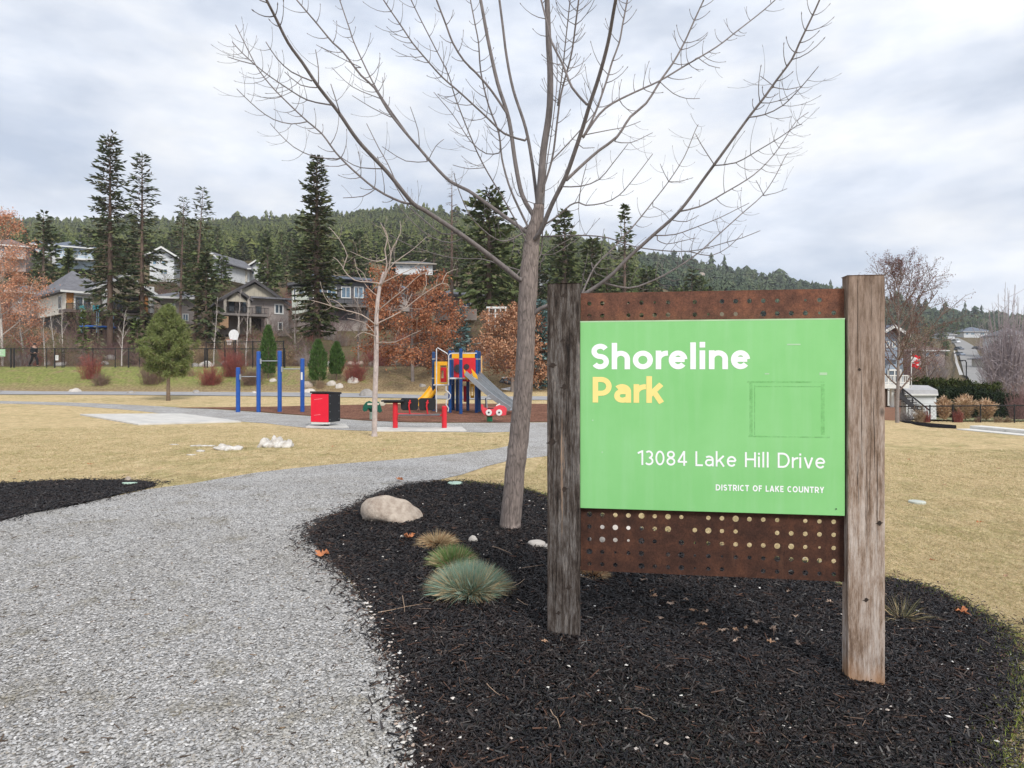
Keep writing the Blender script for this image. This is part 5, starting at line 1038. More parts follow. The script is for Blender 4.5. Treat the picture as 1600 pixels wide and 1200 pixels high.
for px, py, w_, h_, lb, sd_ in ((1092, 430, 26, 15, 'pale rock outcrop on the wooded hill above the middle of the rusty plate', 1),):
    d = 470; o = rock('rock_outcrop', lb, px, 0, d, w_ * .47, h_ * .47 * 1.2, 8, CLF, sd_, 'cliff', sub=4); o.location.z = zz(py + h_ / 2, d)

# ------------------------------------------------------------------ frame for built things: root, heading, real distance
class F:
    def __init__(s, name, label, cat, px, py, d, rz=0, group=None):
        s.o = W(px, py, d); s.c, s.n = math.cos(rz), math.sin(rz); s.t = thing(name, label, cat, tuple(s.o), rz, group)
    def P(s, px, py, y=0):
        t = (px - 800) / 1000; x0 = s.o.x - s.n * y; y0 = s.o.y + s.c * y; a = (t * y0 - x0) / (s.c - t * s.n); d = y0 + s.n * a
        return a, y, CAMZ - (py - HOR) / 1000 * d - s.o.z
    def bb(s, mb, p0, p1, q0, q1, y0, y1, mi=0):
        a = s.P(p0, q1, y0); b = s.P(p1, q1, y0); c = s.P((p0 + p1) / 2, q0, y0); e = s.P((p0 + p1) / 2, q1, y0); return mb.bb(a[0], b[0], y0, y1, e[2], c[2], mi)
    def box(s, name, mat, p0, p1, q0, q1, y0, y1, par=None, bevel=0, label=None):
        mb = MB(); s.bb(mb, p0, p1, q0, q1, y0, y1); return tag(mb.build(name, mat, par or s.t, bevel=bevel), label)
    def win(s, p0, p1, q0, q1, y=0, mat=None, mull=0, mh=0, fw=.07, par=None, name='window', glass=None):
        a = s.P(p0, q1, y); b = s.P(p1, q1, y); m = s.P((p0 + p1) / 2, q0, y); e = s.P((p0 + p1) / 2, q1, y); x0, x1, z0, z1 = a[0], b[0], e[2], m[2]; mb = MB(); ya, yb = y - .06, y - .004
        mb.bb(x0, x1, ya, yb, z0, z0 + fw); mb.bb(x0, x1, ya, yb, z1 - fw, z1); mb.bb(x0, x0 + fw, ya + .003, yb, z0 + fw, z1 - fw); mb.bb(x1 - fw, x1, ya + .003, yb, z0 + fw, z1 - fw)
        for k in range(mull): x = x0 + (x1 - x0) * (k + 1) / (mull + 1); mb.bb(x - fw / 3, x + fw / 3, ya + .006, yb, z0 + fw, z1 - fw)
        for k in range(mh): z = z0 + (z1 - z0) * (k + 1) / (mh + 1); mb.bb(x0 + fw, x1 - fw, ya + .010, yb, z - fw / 3, z + fw / 3)
        w_ = mb.build(name, mat or WTRIM, par or s.t); pb = MB(); pb.bb(x0 + fw, x1 - fw, y - .025, y - .003, z0 + fw, z1 - fw); pb.build('pane', glass or glassm(), w_); return w_
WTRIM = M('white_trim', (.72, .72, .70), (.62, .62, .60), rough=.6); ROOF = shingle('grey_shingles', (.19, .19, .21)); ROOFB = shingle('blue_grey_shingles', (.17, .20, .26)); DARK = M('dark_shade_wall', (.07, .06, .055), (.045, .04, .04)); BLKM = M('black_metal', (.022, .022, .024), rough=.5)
TANW = siding('tan_siding', (.50, .42, .32)); BEIGE = siding('beige_siding', (.74, .68, .58)); GRYS = siding('grey_siding', (.31, .27, .25)); BATT = siding('batten_grey', (.42, .385, .31), .45, 'X'); WHS = siding('white_siding', (.66, .68, .70)); LGRN = siding('pale_green_panel', (.50, .54, .48), .6)
def hip(x0, x1, y0, y1, z, zr, ins=None, th=.22):
    mb = MB(); ym = (y0 + y1) / 2; ins = (y1 - y0) / 2 if ins is None else ins; ins = min(ins, (x1 - x0) / 2 - .05)
    V = [(x0, y0, z), (x1, y0, z), (x1, y1, z), (x0, y1, z), (x0 + ins, ym, zr), (x1 - ins, ym, zr), (x0, y0, z - th), (x1, y0, z - th), (x1, y1, z - th), (x0, y1, z - th)]
    mb.add(V, [(0, 1, 5, 4), (1, 2, 5), (2, 3, 4, 5), (3, 0, 4), (6, 7, 1, 0), (7, 8, 2, 1), (8, 9, 3, 2), (9, 6, 0, 3), (9, 8, 7, 6)]); return mb
def gable(x0, x1, y0, y1, z, zr, th=.22, xr=None):
    mb = MB(); xm = (x0 + x1) / 2 if xr is None else xr; mb.prism([(x0, z), (xm, zr), (x1, z), (x1, z - th), (xm, zr - th * 1.15), (x0, z - th)], y0, y1); return mb
def tri(x0, x1, z, zr, y0, y1, xr=None):
    mb = MB(); xm = (x0 + x1) / 2 if xr is None else xr; mb.prism([(x0, z), (x1, z), (xm, zr)], y0, y1); return mb
def rail(f, p0, p1, q0, q1, y, n=24, mat=None, par=None, name='railing'):
    a = f.P(p0, q1, y); b = f.P(p1, q1, y); h = f.P((p0 + p1) / 2, q0, y)[2]; z0 = f.P((p0 + p1) / 2, q1, y)[2]; mb = MB(); mb.bb(a[0], b[0], y - .03, y + .03, h - .05, h); mb.bb(a[0], b[0], y - .02, y + .02, z0 + .05, z0 + .09)
    for k in range(n + 1): x = a[0] + (b[0] - a[0]) * k / n; w_ = .035 if k % 6 == 0 else .012; mb.bb(x - w_, x + w_, y - .012, y + .012, z0, h - .05)
    return mb.build(name, mat or BLKM, par or f.t)

# beige house with the deck
f = F('beige_house', 'beige single storey house with grey hip roof, orange shake panel and covered deck at left', 'house', 103, 524, 72, R(50))
e = f.P(103, 454)[2]; x156 = f.P(157, 454)[0]
mb = MB(); mb.bb(0, x156, 0, 11, f.P(103, 489)[2], e - .1); f2 = mb.build('wall', BEIGE, f.t)
f.box('wall', TANW, 143, 155.5, 456, 487, -.05, -.01, label='tan siding beside the patio door')
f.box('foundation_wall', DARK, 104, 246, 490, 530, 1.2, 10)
f.box('shake_panel', M('orange_shakes', (.52, .24, .08), (.38, .17, .06), scale=14), 104, 115, 455, 474, -.08, -.01); f.box('wall', M('brown_shakes', (.32, .2, .11), scale=14), 104, 115, 474.5, 487, -.07, -.01)
f.win(115, 144, 463, 488, -.02, mull=1, fw=.16, name='patio_door'); f.box('awning', WTRIM, 118, 151, 457.5, 461, -.55, -.02)
mb = MB(); z1, z0 = f.P(103, 460)[2], f.P(103, 481)[2]; mb.bb(-.07, -.004, 1.3, 2.6, z0, z1); w_ = mb.build('window', WTRIM, f.t); mb = MB(); mb.bb(-.09, -.072, 1.45, 2.45, z0 + .12, z1 - .12); mb.build('pane', glassm(), w_)
rf = hip(-.7, x156 + 1.6, -.7, 11.7, e, f.P(159, 427, 5)[2], 5.2).build('roof', ROOF, f.t); mb = MB(); mb.bb(-.72, x156 + 1.6, -.76, -.702, e - .24, e - .02); mb.build('fascia', WTRIM, rf)
a = f.P(143, 447, -1.5); b_ = f.P(249, 447, -1.5); ap = f.P(200, 427, -1.5); rf = gable(a[0], b_[0], -1.5, 9, a[2] - .3, ap[2]).build('roof', ROOF, f.t, bevel=0)
mb = MB(); xm = (a[0] + b_[0]) / 2
mb.prism([(a[0], a[2] - .34), (xm, ap[2] - .03), (b_[0], a[2] - .34), (b_[0], a[2] - .62), (xm, ap[2] - .36), (a[0], a[2] - .62)], -1.56, -1.502); mb.build('fascia', WTRIM, rf)
tri(a[0] + .6, b_[0] - .6, a[2] - .5, ap[2] - .5, -.9, -.8).build('gable_wall', TANW, f.t)
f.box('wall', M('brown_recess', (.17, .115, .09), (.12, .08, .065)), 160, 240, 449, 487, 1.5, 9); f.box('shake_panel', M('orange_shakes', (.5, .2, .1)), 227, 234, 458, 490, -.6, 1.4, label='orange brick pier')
for p in (161, 234): f.box('column', WTRIM, p, p + 7, 448, 489, -1.35, -.9)
f.win(172, 192, 462, 486, 1.48, mull=1, fw=.1, name='patio_door'); f.win(203, 218, 464, 480, 1.48, fw=.1)
dk = f.box('deck', M('brown_deck', (.16, .12, .11), (.1, .08, .07)), 103, 246, 487, 491.5, -1.5, 1.1); f.box('skirting', WTRIM, 199, 222, 493, 500, -1.2, -1.1, dk)
rail(f, 103.5, 160, 475, 487, -1.4, 36, par=dk); rail(f, 169, 233, 477, 487, -1.4, 40, par=dk)
for p in (120, 150, 185, 232): f.box('post', DARK, p, p + 2.4, 491.6, 528, -1.3, -1.1, dk)
TQ = M('turquoise_plastic', (.03, .42, .50), (.02, .36, .45), rough=.5)
for p, lb in ((122, 'turquoise deck chair in front of the open patio door'), (145, 'turquoise deck chair right of the patio door')):
    g = F('deck_chair', lb, 'chair', p + 5, 487, 72.3, R(20)); g.box('seat', TQ, p, p + 11, 482.4, 483.4, -.3, .3); g.box('backrest', TQ, p, p + 11, 477, 482.2, .3, .36)
    for q in (p + .3, p + 9.8):
        for y in (-.28, .24): g.box('leg', TQ, q, q + .9, 483.5, 487, y, y + .05)
# trampoline below the deck
f = F('trampoline', 'round trampoline with blue rim and net poles under the deck', 'trampoline', 138, 515, 66)
BLU = M('bright_blue_pad', (.03, .13, .45), (.02, .10, .38), rough=.5); a = f.P(113, 511)[0]; zr = f.P(138, 510)[2]; rad = abs(a) * .97; ring = [(rad * math.cos(t * .2618), rad * math.sin(t * .2618) + 1.5, zr) for t in range(25)]
mb = MB(); mb.tube(ring, .11, 8); mb.build('rim', BLU, f.t); mb = MB(); mb.prism([(x * .95, (y - 1.5) * .95 + 1.5) for x, y, z in ring[:-1]], zr - .02, zr, 'z'); mb.build('mat', BLKM, f.t)
for t in range(0, 24, 4): x, y, z = ring[t]; mb = MB(); mb.tube([(x, y, -.3), (x, y, zr + 1.7)], .035, 6); mb.build('pole', M('pale_blue_steel', (.35, .5, .62)), f.t)
mb = MB()
for t in range(24):
    x, y, z = ring[t]; mb.tube([(x, y, zr), (x, y, zr + 1.65)], .005, 3, cap=False)
for k in range(9): mb.tube([(x, y, zr + .2 * k) for x, y, z in ring], .004, 3, cap=False)
mb.build('net', BLKM, f.t)

# grey brown gabled house
f = F('grey_gabled_house', 'grey brown craftsman house with broad front gable and small porch gable', 'house', 342, 522, 70, R(30))
a = f.P(338, 470, -.6); b_ = f.P(455, 471, -.6); ap = f.P(396, 435, -.6); xm = (a[0] + b_[0]) / 2
f.box('wall', GRYS, 343, 451, 468, 524, 0, 9); rf = gable(a[0], b_[0], -.6, 10, a[2] + .1, ap[2]).build('roof', ROOF, f.t); zf = a[2] + .1
mb = MB(); mb.prism([(a[0], zf - .02), (xm, ap[2] - .03), (b_[0], zf - .02), (b_[0], zf - .34), (xm, ap[2] - .38), (a[0], zf - .34)], -.66, -.602); mb.build('fascia', M('dark_fascia', (.09, .085, .09)), rf)
tri(f.P(343, 1)[0], f.P(451, 1)[0], f.P(396, 468.2)[2], ap[2] - .55, -.05, 0.2).build('gable_wall', BATT, f.t)
sk = MB(); sk.bb(f.P(392, 467, -.9)[0], b_[0], -.9, -.02, f.P(420, 468)[2], f.P(420, 465.5)[2]); sk.build('skirt_roof', ROOF, f.t)
a = f.P(346, 465, -3); b_ = f.P(396, 466, -3); ap = f.P(371, 450, -3); xm = (a[0] + b_[0]) / 2; rf = gable(a[0], b_[0], -3, -.7, a[2], ap[2]).build('porch_roof', ROOF, f.t)
mb = MB(); mb.prism([(a[0], a[2] - .02), (xm, ap[2] - .03), (b_[0], a[2] - .02), (b_[0], a[2] - .3), (xm, ap[2] - .34), (a[0], a[2] - .3)], -3.06, -3.002); mb.build('fascia', M('dark_fascia', (.09, .085, .09)), rf)
tri(a[0] + .5, b_[0] - .5, a[2] - .3, ap[2] - .4, -2.6, -2.5).build('gable_wall', BATT, f.t)
for p in (349.5, 386.5): f.box('column', M('taupe_trim', (.36, .33, .29)), p, p + 4.5, 464, 489, -2.9, -2.5)
f.win(357, 367, 466, 487, -.02, fw=.08, mat=M('dark_trim', (.12, .11, .1))); f.win(372, 385, 466, 488, -.02, mull=1, fw=.08, name='patio_door', mat=M('dark_trim', (.12, .11, .1)))
f.win(428.5, 443, 475, 491, -.02, mull=1, fw=.14); f.win(434, 442, 503, 516, -.02, fw=.12); f.win(399, 409, 478, 490, -.02, fw=.08, mat=M('dark_trim', (.12, .11, .1)))
dk = f.box('deck', M('grey_deck', (.2, .18, .17)), 343, 420, 490, 493.5, -3, -.02); rail(f, 354, 420, 480, 490, -2.95, 40, par=dk)
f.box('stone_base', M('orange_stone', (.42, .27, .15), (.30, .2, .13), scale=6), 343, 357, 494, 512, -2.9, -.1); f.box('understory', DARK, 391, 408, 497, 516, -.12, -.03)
for p in (372, 390, 417): f.box('post', M('taupe_trim', (.36, .33, .29)), p, p + 2.5, 494, 522, -2.8, -2.6, dk)

# modern house behind the full fir
f = F('modern_house', 'dark modern house with flat shed roofs partly hidden behind the full fir', 'house', 455, 520, 78, R(15))
f.box('wall', LGRN, 456, 482, 448, 500, 0, 8); f.box('wall', M('charcoal_panels', (.13, .13, .14), (.09, .09, .1)), 482, 576, 440, 500, .6, 9); f.box('foundation_wall', GRYS, 456, 574, 500, 524, .3, 8)
mb = MB(); a = f.P(449, 446, -.8); b_ = f.P(483, 440, -.8); mb.prism([(a[0], a[2]), (b_[0], b_[2]), (b_[0], b_[2] + .3), (a[0], a[2] + .3)], -.8, 8.5); mb.build('roof', ROOF, f.t)
mb = MB(); a = f.P(486, 432, -.4); b_ = f.P(584, 439, -.4); mb.prism([(a[0], a[2]), (b_[0], b_[2]), (b_[0], b_[2] + .3), (a[0], a[2] + .3)], -.4, 9.5); mb.build('roof', ROOFB, f.t)
f.win(458, 463, 449, 470, -.02, fw=.1); f.win(466, 477, 452, 463, -.02, fw=.1)
for p in (489, 511, 533, 553): f.win(p, p + 15, 448, 466, .58, fw=.1, mull=1, glass=glassm('blue_glass', (.06, .10, .14)))
dk = f.box('deck', M('grey_deck', (.2, .18, .17)), 480, 576, 475, 479, -1.6, .58); rail(f, 480, 576, 467, 475, -1.55, 40, par=dk)

# houses up the hillside
def hill_house(label, px0, px1, qr, qe, qb, d, roofm, wall, rz=0, wins=(), rooft='hip', trim=WTRIM, ins=None, cat='house', dep=9, balcony=None):
    f = F('hillside_house', label, cat, px0, qb + 6, d, rz); f.box('wall', wall, px0, px1, qe, qb + 8, 0, dep); e = f.P((px0 + px1) / 2, qe)[2]; r_ = f.P((px0 + px1) / 2, qr, dep / 2)[2]; x1 = f.P(px1, qe)[0]
    rm = (hip(-.9, x1 + .9, -.9, dep + .9, e + .12, r_, ins) if rooft == 'hip' else gable(-.9, x1 + .9, -.9, dep + .9, e + .12, r_)).build('roof', roofm, f.t)
    if rooft != 'hip': tri(0.05, x1 - .05, e, r_ - .4, -.03, .3).build('gable_wall', wall, f.t)
    mb = MB(); mb.bb(-.92, x1 + .92, -.98, -.903, e - .15, e + .10) if rooft == 'hip' else mb.prism([(-.9, e + .1), (x1 / 2, r_ - .03), (x1 + .9, e + .1), (x1 + .9, e - .25), (x1 / 2, r_ - .4), (-.9, e - .25)], -.96, -.903); mb.build('fascia', trim, rm)
    for p0, p1, q0, q1, m in wins: f.win(p0, p1, q0, q1, -.02, mull=m, fw=.12, glass=glassm('blue_glass', (.06, .10, .14)))
    if balcony: b0, b1, q0, q1 = balcony; dk = f.box('balcony', trim, b0, b1, q1, q1 + 2.2, -2, -.02); rail(f, b0, b1, q0, q1, -1.95, 20, trim, dk)
    return f
hill_house('blue grey two storey house with white balcony high on the left hillside', 88, 146, 375, 387, 412, 132, ROOFB, siding('pale_blue_siding', (.45, .55, .66)), R(30), [(93, 98, 390, 397, 0), (100, 106, 390, 397, 0), (109, 116, 390, 397, 0), (121, 127, 392, 399, 0), (131, 138, 393, 400, 0), (95, 106, 404, 411, 1), (112, 122, 404, 411, 1)], balcony=(88, 146, 398, 403))
hill_house('bright white gabled wing left of the blue grey hillside house', 55, 89, 372, 384, 408, 138, ROOFB, WHS, R(30), [(60, 66, 388, 395, 0), (72, 79, 386, 393, 0), (70, 80, 398, 405, 1)])
hill_house('reddish brown roofed house at the far left of the hillside', -25, 40, 373, 384, 415, 128, shingle('brown_shingles', (.22, .15, .13)), siding('rose_siding', (.40, .32, .29)), R(25), [(2, 12, 389, 397, 1), (18, 30, 389, 397, 1), (4, 14, 402, 410, 1)], trim=WTRIM, balcony=(0, 36, 396, 401))
hill_house('white two storey house seen in the gap behind the tall firs', 234, 272, 392, 402, 432, 118, ROOF, WHS, R(20), [(238, 245, 406, 414, 0), (252, 260, 406, 414, 0), (250, 262, 420, 429, 1)], 'gable')
hill_house('white gabled house with dark windows between the leaning conifers', 322, 347, 402, 412, 428, 122, ROOF, WHS, R(-10), [(325, 331, 415, 421, 0), (336, 343, 415, 423, 0)], 'gable')
hill_house('pale house with light grey hip roof above the craftsman gable', 357, 386, 411, 420, 432, 128, ROOF, M('cream_wall', (.55, .52, .46)), R(15), [(361, 367, 423, 428, 0), (373, 380, 423, 428, 0)])
hill_house('small white gabled house just right of the light grey hip roof', 389, 412, 412, 420, 434, 132, ROOF, WHS, R(15), [(393, 398, 423, 429, 0), (403, 408, 423, 429, 0)], 'gable')
hill_house('low grey house with brown siding behind the copper oak', 690, 745, 452, 463, 492, 74, ROOF, siding('taupe_siding', (.30, .25, .22)), R(12), [(696, 706, 468, 480, 1), (722, 736, 468, 480, 1)], trim=M('dark_fascia', (.09, .085, .09)))
hill_house('long low white building on the cleared terrace above the young bare tree', 618, 676, 408, 412.5, 421, 146, ROOF, WHS, R(8), [(624, 630, 415, 419, 0), (640, 650, 415, 419, 1), (660, 667, 415, 419, 0)], trim=M('tan_trim', (.45, .40, .34)))
hill_house('grey roofed house peeking between the dark pines right of the modern house', 595, 640, 444, 453, 478, 80, ROOFB, GRYS, R(18), [(602, 612, 457, 466, 1), (622, 632, 457, 466, 1)], trim=M('dark_fascia', (.09, .085, .09)))
hill_house('dim brown house behind the orange leaved trees', 20, 72, 446, 458, 485, 82, ROOF, siding('dull_rose_siding', (.36, .27, .24)), R(40), [(28, 38, 464, 474, 1), (48, 58, 464, 474, 1)])
hill_house('pale house half hidden behind the trunk of the big bare tree', 838, 866, 418, 426, 442, 120, ROOFB, WHS, 0, [(842, 848, 430, 436, 0), (855, 861, 430, 436, 0)])
f = F('pergola', 'white timber pergola behind the second copper oak', 'pergola', 762, 508, 56); 
for p in (763, 773, 781, 789): f.box('post', WTRIM, p, p + 2, 482, 512, 0, .12)
f.box('beam', WTRIM, 760, 793, 479, 482, -.05, .2); f.box('rail', WTRIM, 762, 792, 490, 491.2, .02, .08)

# ------------------------------------------------------------------ chain link fences
def chain(label, p0, p1, q0, q1, d0, d1, posts, name='chain_link_fence', pitch=.16, rail_r=.03, mid=False, gate=None):
    A0, A1 = Vector(((p0 - 800) / 1000 * d0, d0, 0)), Vector(((p1 - 800) / 1000 * d1, d1, 0)); ln = (A1 - A0).length; ang = math.atan2(A1.y - A0.y, A1.x - A0.x)
    zb0, zb1 = zz(q1, d0), zz(q1, d1); H = zz(q0, d0) - zb0; t = thing(name, label, 'fence', (A0.x, A0.y, zb0), ang)
    dz = (zb1 - zb0) / ln; S = lambda px: (lambda k: ((k * d0 - A0.x) / (math.cos(ang) - k * math.sin(ang))))((px - 800) / 1000)
    mb = MB(); mb.tube([(0, 0, H), (ln, 0, H + dz * ln)], rail_r, 6); mb.build('top_rail', BLKM, t)
    for px, w_ in posts: s = S(px); mb = MB(); mb.tube([(s, 0, -.3), (s, 0, H + .06 + dz * s)], rail_r * w_, 8); mb.build('post', BLKM, t)
    mb = MB(); x = -H
    while x < ln:
        for sg in (0, 1):
            xa, xb = (x, x + H) if sg == 0 else (x + H, x); za, zb_ = 0, H
            if xa < 0: za = -xa if sg == 0 else 0; 
            pa = [xa, 0]; pb = [xb, H]
            def cl(u, v):
                if u[0] < 0: k = (0 - u[0]) / (v[0] - u[0]); return [0, u[1] + (v[1] - u[1]) * k]
                if u[0] > ln: k = (ln - u[0]) / (v[0] - u[0]); return [ln, u[1] + (v[1] - u[1]) * k]
                return u
            qa, qb = cl(pa, pb), cl(pb, pa)
            if abs(qa[0] - qb[0]) < .02: continue
            w_ = .0045; mb.add([(qa[0] - w_, 0, qa[1] + dz * qa[0]), (qa[0] + w_, 0, qa[1] + dz * qa[0]), (qb[0] + w_, 0, qb[1] + dz * qb[0]), (qb[0] - w_, 0, qb[1] + dz * qb[0])], [(0, 1, 2, 3)])
        x += pitch
    mb.build('mesh', BLKM, t); return t, H
chain('black chain link court fence running behind the person and the young pine', -60, 445, 545, 574, 46.8, 46.8, [(-40, 1), (17, 1.6), (22, 1.6), (73, 1), (85.5, 1.6), (97, 1), (100, 1), (145, 1.4), (180, 1), (201, 1.4), (218, 1), (262, 1), (300, 1), (320, 1.6), (324, 1.6), (352, 1), (395, 1), (445, 1.6)])
chain('taller black backstop fence beside the basketball hoop', 322, 444, 535, 574, 49.5, 47.5, [(322, 1), (351, 1), (365, 1), (395, 1.6), (443, 1.6)])
f = F('fence_sign', 'pale green notice at the left edge hanging on the court fence', 'sign', 3, 557, 46.7); f.box('board', M('notice_green', (.40, .62, .38), rough=.5), -6, 8, 545.5, 557, -.03, 0)
mb = MB(); [f.bb(mb, a, b_, q, q + .8, -.034, -.031) for a, b_, q in ((-4, 5, 548), (-4, 2, 550.5), (-4, 5, 553))]; mb.build('lettering', WTRIM, f.t.children[0])
f = F('fence_sign', 'small white notice hanging on the court fence right of the person', 'sign', 88.5, 563, 46.7); f.box('board', WTRIM, 86.5, 91, 555, 563, -.03, 0)
mb = MB(); [f.bb(mb, 87.2, b_, q, q + .5, -.034, -.031) for b_, q in ((90.3, 556.5), (89.5, 558), (90.3, 559.5))]; mb.build('lettering', M('grey_print', (.3, .3, .32)), f.t.children[0])
# basketball hoop
f = F('basketball_hoop', 'white fan shaped basketball backboard on a black pole above the court fence', 'basketball hoop', 366, 574, 52)
mb = MB(); c = f.P(365.5, 523); zz0 = c[2]; pts = [(c[0] + .40 * 52 / 52 * math.cos(R(a)), zz0 + .42 * math.sin(R(a))) for a in range(-20, 201, 20)]; pts = [(c[0] + .28, zz0 - .42), ] + pts + [(c[0] - .28, zz0 - .42)]; mb.prism(pts, -.05, 0); bbd = mb.build('backboard', M('backboard_white', (.85, .85, .85), rough=.4), f.t)
mb = MB(); mb.tube([(c[0] + .0, .25, -.3), (c[0], .25, zz0 - .3), (c[0], .05, zz0)], .06, 8); mb.build('pole', BLKM, f.t)
hc = (c[0] - .25, -.3, zz0 - .42); ring = [(hc[0] + .23 * math.cos(k * .4488), hc[1] + .23 * math.sin(k * .4488), hc[2]) for k in range(15)]; mb = MB(); mb.tube(ring, .016, 6); mb.tube([hc[:1] + (-.06,) + hc[2:], (hc[0] + .1, -.1, hc[2])], .02, 5); rim = mb.build('rim', M('rim_red', (.6, .2, .15)), f.t)
mb = MB()
for k in range(12):
    a, b2 = k * .5236, (k + 1) * .5236; P_ = lambda a, r, z: (hc[0] + r * math.cos(a), hc[1] + r * math.sin(a), hc[2] + z); mb.tube([P_(a, .23, 0), P_(b2, .17, -.2), P_(a, .13, -.42)], .008, 3); mb.tube([P_(b2, .23, 0), P_(a, .17, -.2), P_(b2, .13, -.42)], .008, 3)
mb.build('net', M('net_white', (.75, .68, .66)), rim)

# ------------------------------------------------------------------ rocks along the footpath and bank
RL = [(117, 611, 19, 7, 41.5, 'pale angular rock beside the footpath at far left', RKW), (205, 615, 15, 5, 39.5, 'flat grey rock beside the footpath left of the young pine', RKG), (307, 614, 14, 6, 40, 'small greenish grey rock on the footpath verge right of the young pine', RKG), (397, 614, 9, 4, 40, 'tiny pale rock behind the second blue bar', RKW),
      (427, 600, 13, 4.5, 44, 'flat white rock on the bank between the taller blue bars', RKW), (480, 606, 20, 9, 43, 'tan block rock behind the right blue bar', RK), (518, 606, 16, 8, 43.3, 'round pale rock right above the bin', RKW), (530, 608, 14, 7, 42.8, 'lumpy pale rock at the right corner of the bin', RKW), (552, 601, 18, 9, 43.8, 'light domed rock on the bank below the red brown shrub', RKW), (483, 616, 20, 8, 41, 'low white rock on the footpath edge behind the right blue bar', RKW),
      (573, 620, 24, 12, 37, 'grey domed rock left of the green spring rider', RKG), (322, 573, 22, 9, 48, 'big pale boulder behind the court fence right of the young pine', RKW), (305, 573, 12, 6, 48, 'smaller pale boulder behind the court fence beside the big one', RKG), (700, 620, 13, 6, 37.5, 'grey rock behind the play tower', RKG), (-5, 612, 14, 8, 41, 'brown rock cut by the left picture edge', RKG), (660, 606, 12, 5, 43, 'small rock on the bank behind the yellow slide', RKG)]
for i, (px, py, w_, h_, d, lb, m) in enumerate(RL): o = rock('rock', lb, px, py, d, w_ * d / 1000, h_ * d / 1000 * 1.35, w_ * d / 1300, m, 300 + i, sub=3, rz=0); o.location.z = max(o.location.z - h_ * d / 4000, o.location.z - .1)
rb2 = random.Random(3)
for i in range(26):
    px, d = rb2.uniform(40, 850), rb2.uniform(50, 62); rock('rock', 'grey rock among the brush on the slope behind the fence', px, 0, d, rb2.uniform(.4, 1.1), rb2.uniform(.3, .6), rb2.uniform(.4, .8), RKG if i % 2 else RK, 400 + i, group='rocks on the brushy slope behind the fence', sub=2)
hill_house('grey house with low roof between the two gabled houses behind the leaning conifers', 250, 303, 455, 466, 512, 77, ROOF, GRYS, R(20), [(262, 274, 474, 486, 1), (285, 295, 490, 502, 1)])

# ------------------------------------------------------------------ playground
BLP = M('blue_painted_steel', (.012, .085, .36), (.010, .07, .31), rough=.38, spec=.5); REDP = M('red_painted_steel', (.62, .015, .03), (.55, .012, .025), rough=.4, spec=.5); YLP = M('yellow_plastic', (.80, .42, .02), (.74, .37, .02), rough=.45); REDPL = M('red_plastic', (.62, .02, .03), (.56, .02, .03), rough=.45)
STL = M('galvanised_steel', (.42, .44, .46), (.33, .35, .37), rough=.35, metal=.6); WHR = M('white_rail', (.70, .71, .72), rough=.4); NAVY = M('navy_painted_steel', (.02, .06, .17), (.016, .05, .14), rough=.4)
def tubepx(f, pts, r, mat, name, par=None, n=8):
    mb = MB(); mb.tube([f.P(*p) for p in pts], r, n); return mb.build(name, mat, par or f.t, smooth=False)
f = F('pull_up_bars', 'row of four bright blue posts joined by three steel pull-up bars', 'exercise bars', 422, 647, 25.9)
for px, q0, q1 in ((372, 576, 645), (404, 551, 648), (437, 550, 650), (472.5, 562, 651)):
    a = f.P(px, q0); b_ = f.P(px, q1 + 4); mb = MB(); r_ = .083; mb.tube([b_, a], r_, 16); mb.tube([(a[0], a[1], a[2]), (a[0], a[1], a[2] + .035), (a[0], a[1], a[2] + .05)], [r_ * 1.04, r_ * 1.0, r_ * .6], 16); p = mb.build('post', BLP, f.t)
    if px == 472.5: mb = MB(); f.bb(mb, 470, 472.6, 581.5, 593.5, -.092, -.082); mb.build('sticker', WTRIM, p)
    if px == 372: tubepx(f, [(372, 588.5, -.02), (404, 588.5, -.02)], .02, STL, 'bar')
    if px == 404: tubepx(f, [(404, 564, -.02), (437, 564, -.02)], .02, STL, 'bar')
    if px == 437: tubepx(f, [(437, 576.5, -.02), (472, 576.5, -.02)], .02, STL, 'bar')
for px, q in ((375, 588.5), (407, 564), (440, 576.5)): mb = MB(); f.bb(mb, px - 1, px + 1.4, q - 3.5, q + 4.5, -.11, -.07); mb.build('bracket', STL, f.t)

f = F('litter_bin', 'red fronted litter bin with black sides on a short pedestal', 'litter bin', 508, 668, 18.6, R(-18))
x0 = f.P(487, 640)[0]; x1 = f.P(513, 640)[0]; z0 = f.P(500, 660)[2]; z1 = f.P(500, 614)[2]; dp = .62
mb = MB(); mb.bb(x0, x1, 0, dp, z0, z1); body = mb.build('body', M('black_panel', (.022, .024, .028), rough=.5), f.t, bevel=.012)
mb = MB(); mb.bb(x0 - .012, x1 + .012, -.03, -.002, z0 + .01, z1 - .03); fr = mb.build('front_panel', M('signal_red', (.78, .015, .045), (.72, .012, .04), rough=.4), f.t, bevel=.006)
mb = MB(); mb.prism([(-.06, z1), (dp + .04, z1 - .05), (dp + .04, z1 + .01), (-.06, z1 + .05)], x0 - .02, x1 + .02, 'x'); mb.build('lid', M('black_lid', (.03, .03, .035), rough=.5), f.t, bevel=.008)
mb = MB(); mb.bb(x0, x1, -.02, .1, z0 - .05, z0 + .008); mb.build('lower_trim', WTRIM, f.t)
mb = MB(); xm = (x0 + x1) / 2; mb.tube([(xm, dp / 2, -.05), (xm, dp / 2, z0 + .02)], .075, 14); mb.bb(xm - .16, xm + .16, dp / 2 - .16, dp / 2 + .16, -.03, .015); mb.build('pedestal', BLKM, f.t)
mb = MB(); rr = random.Random(2)
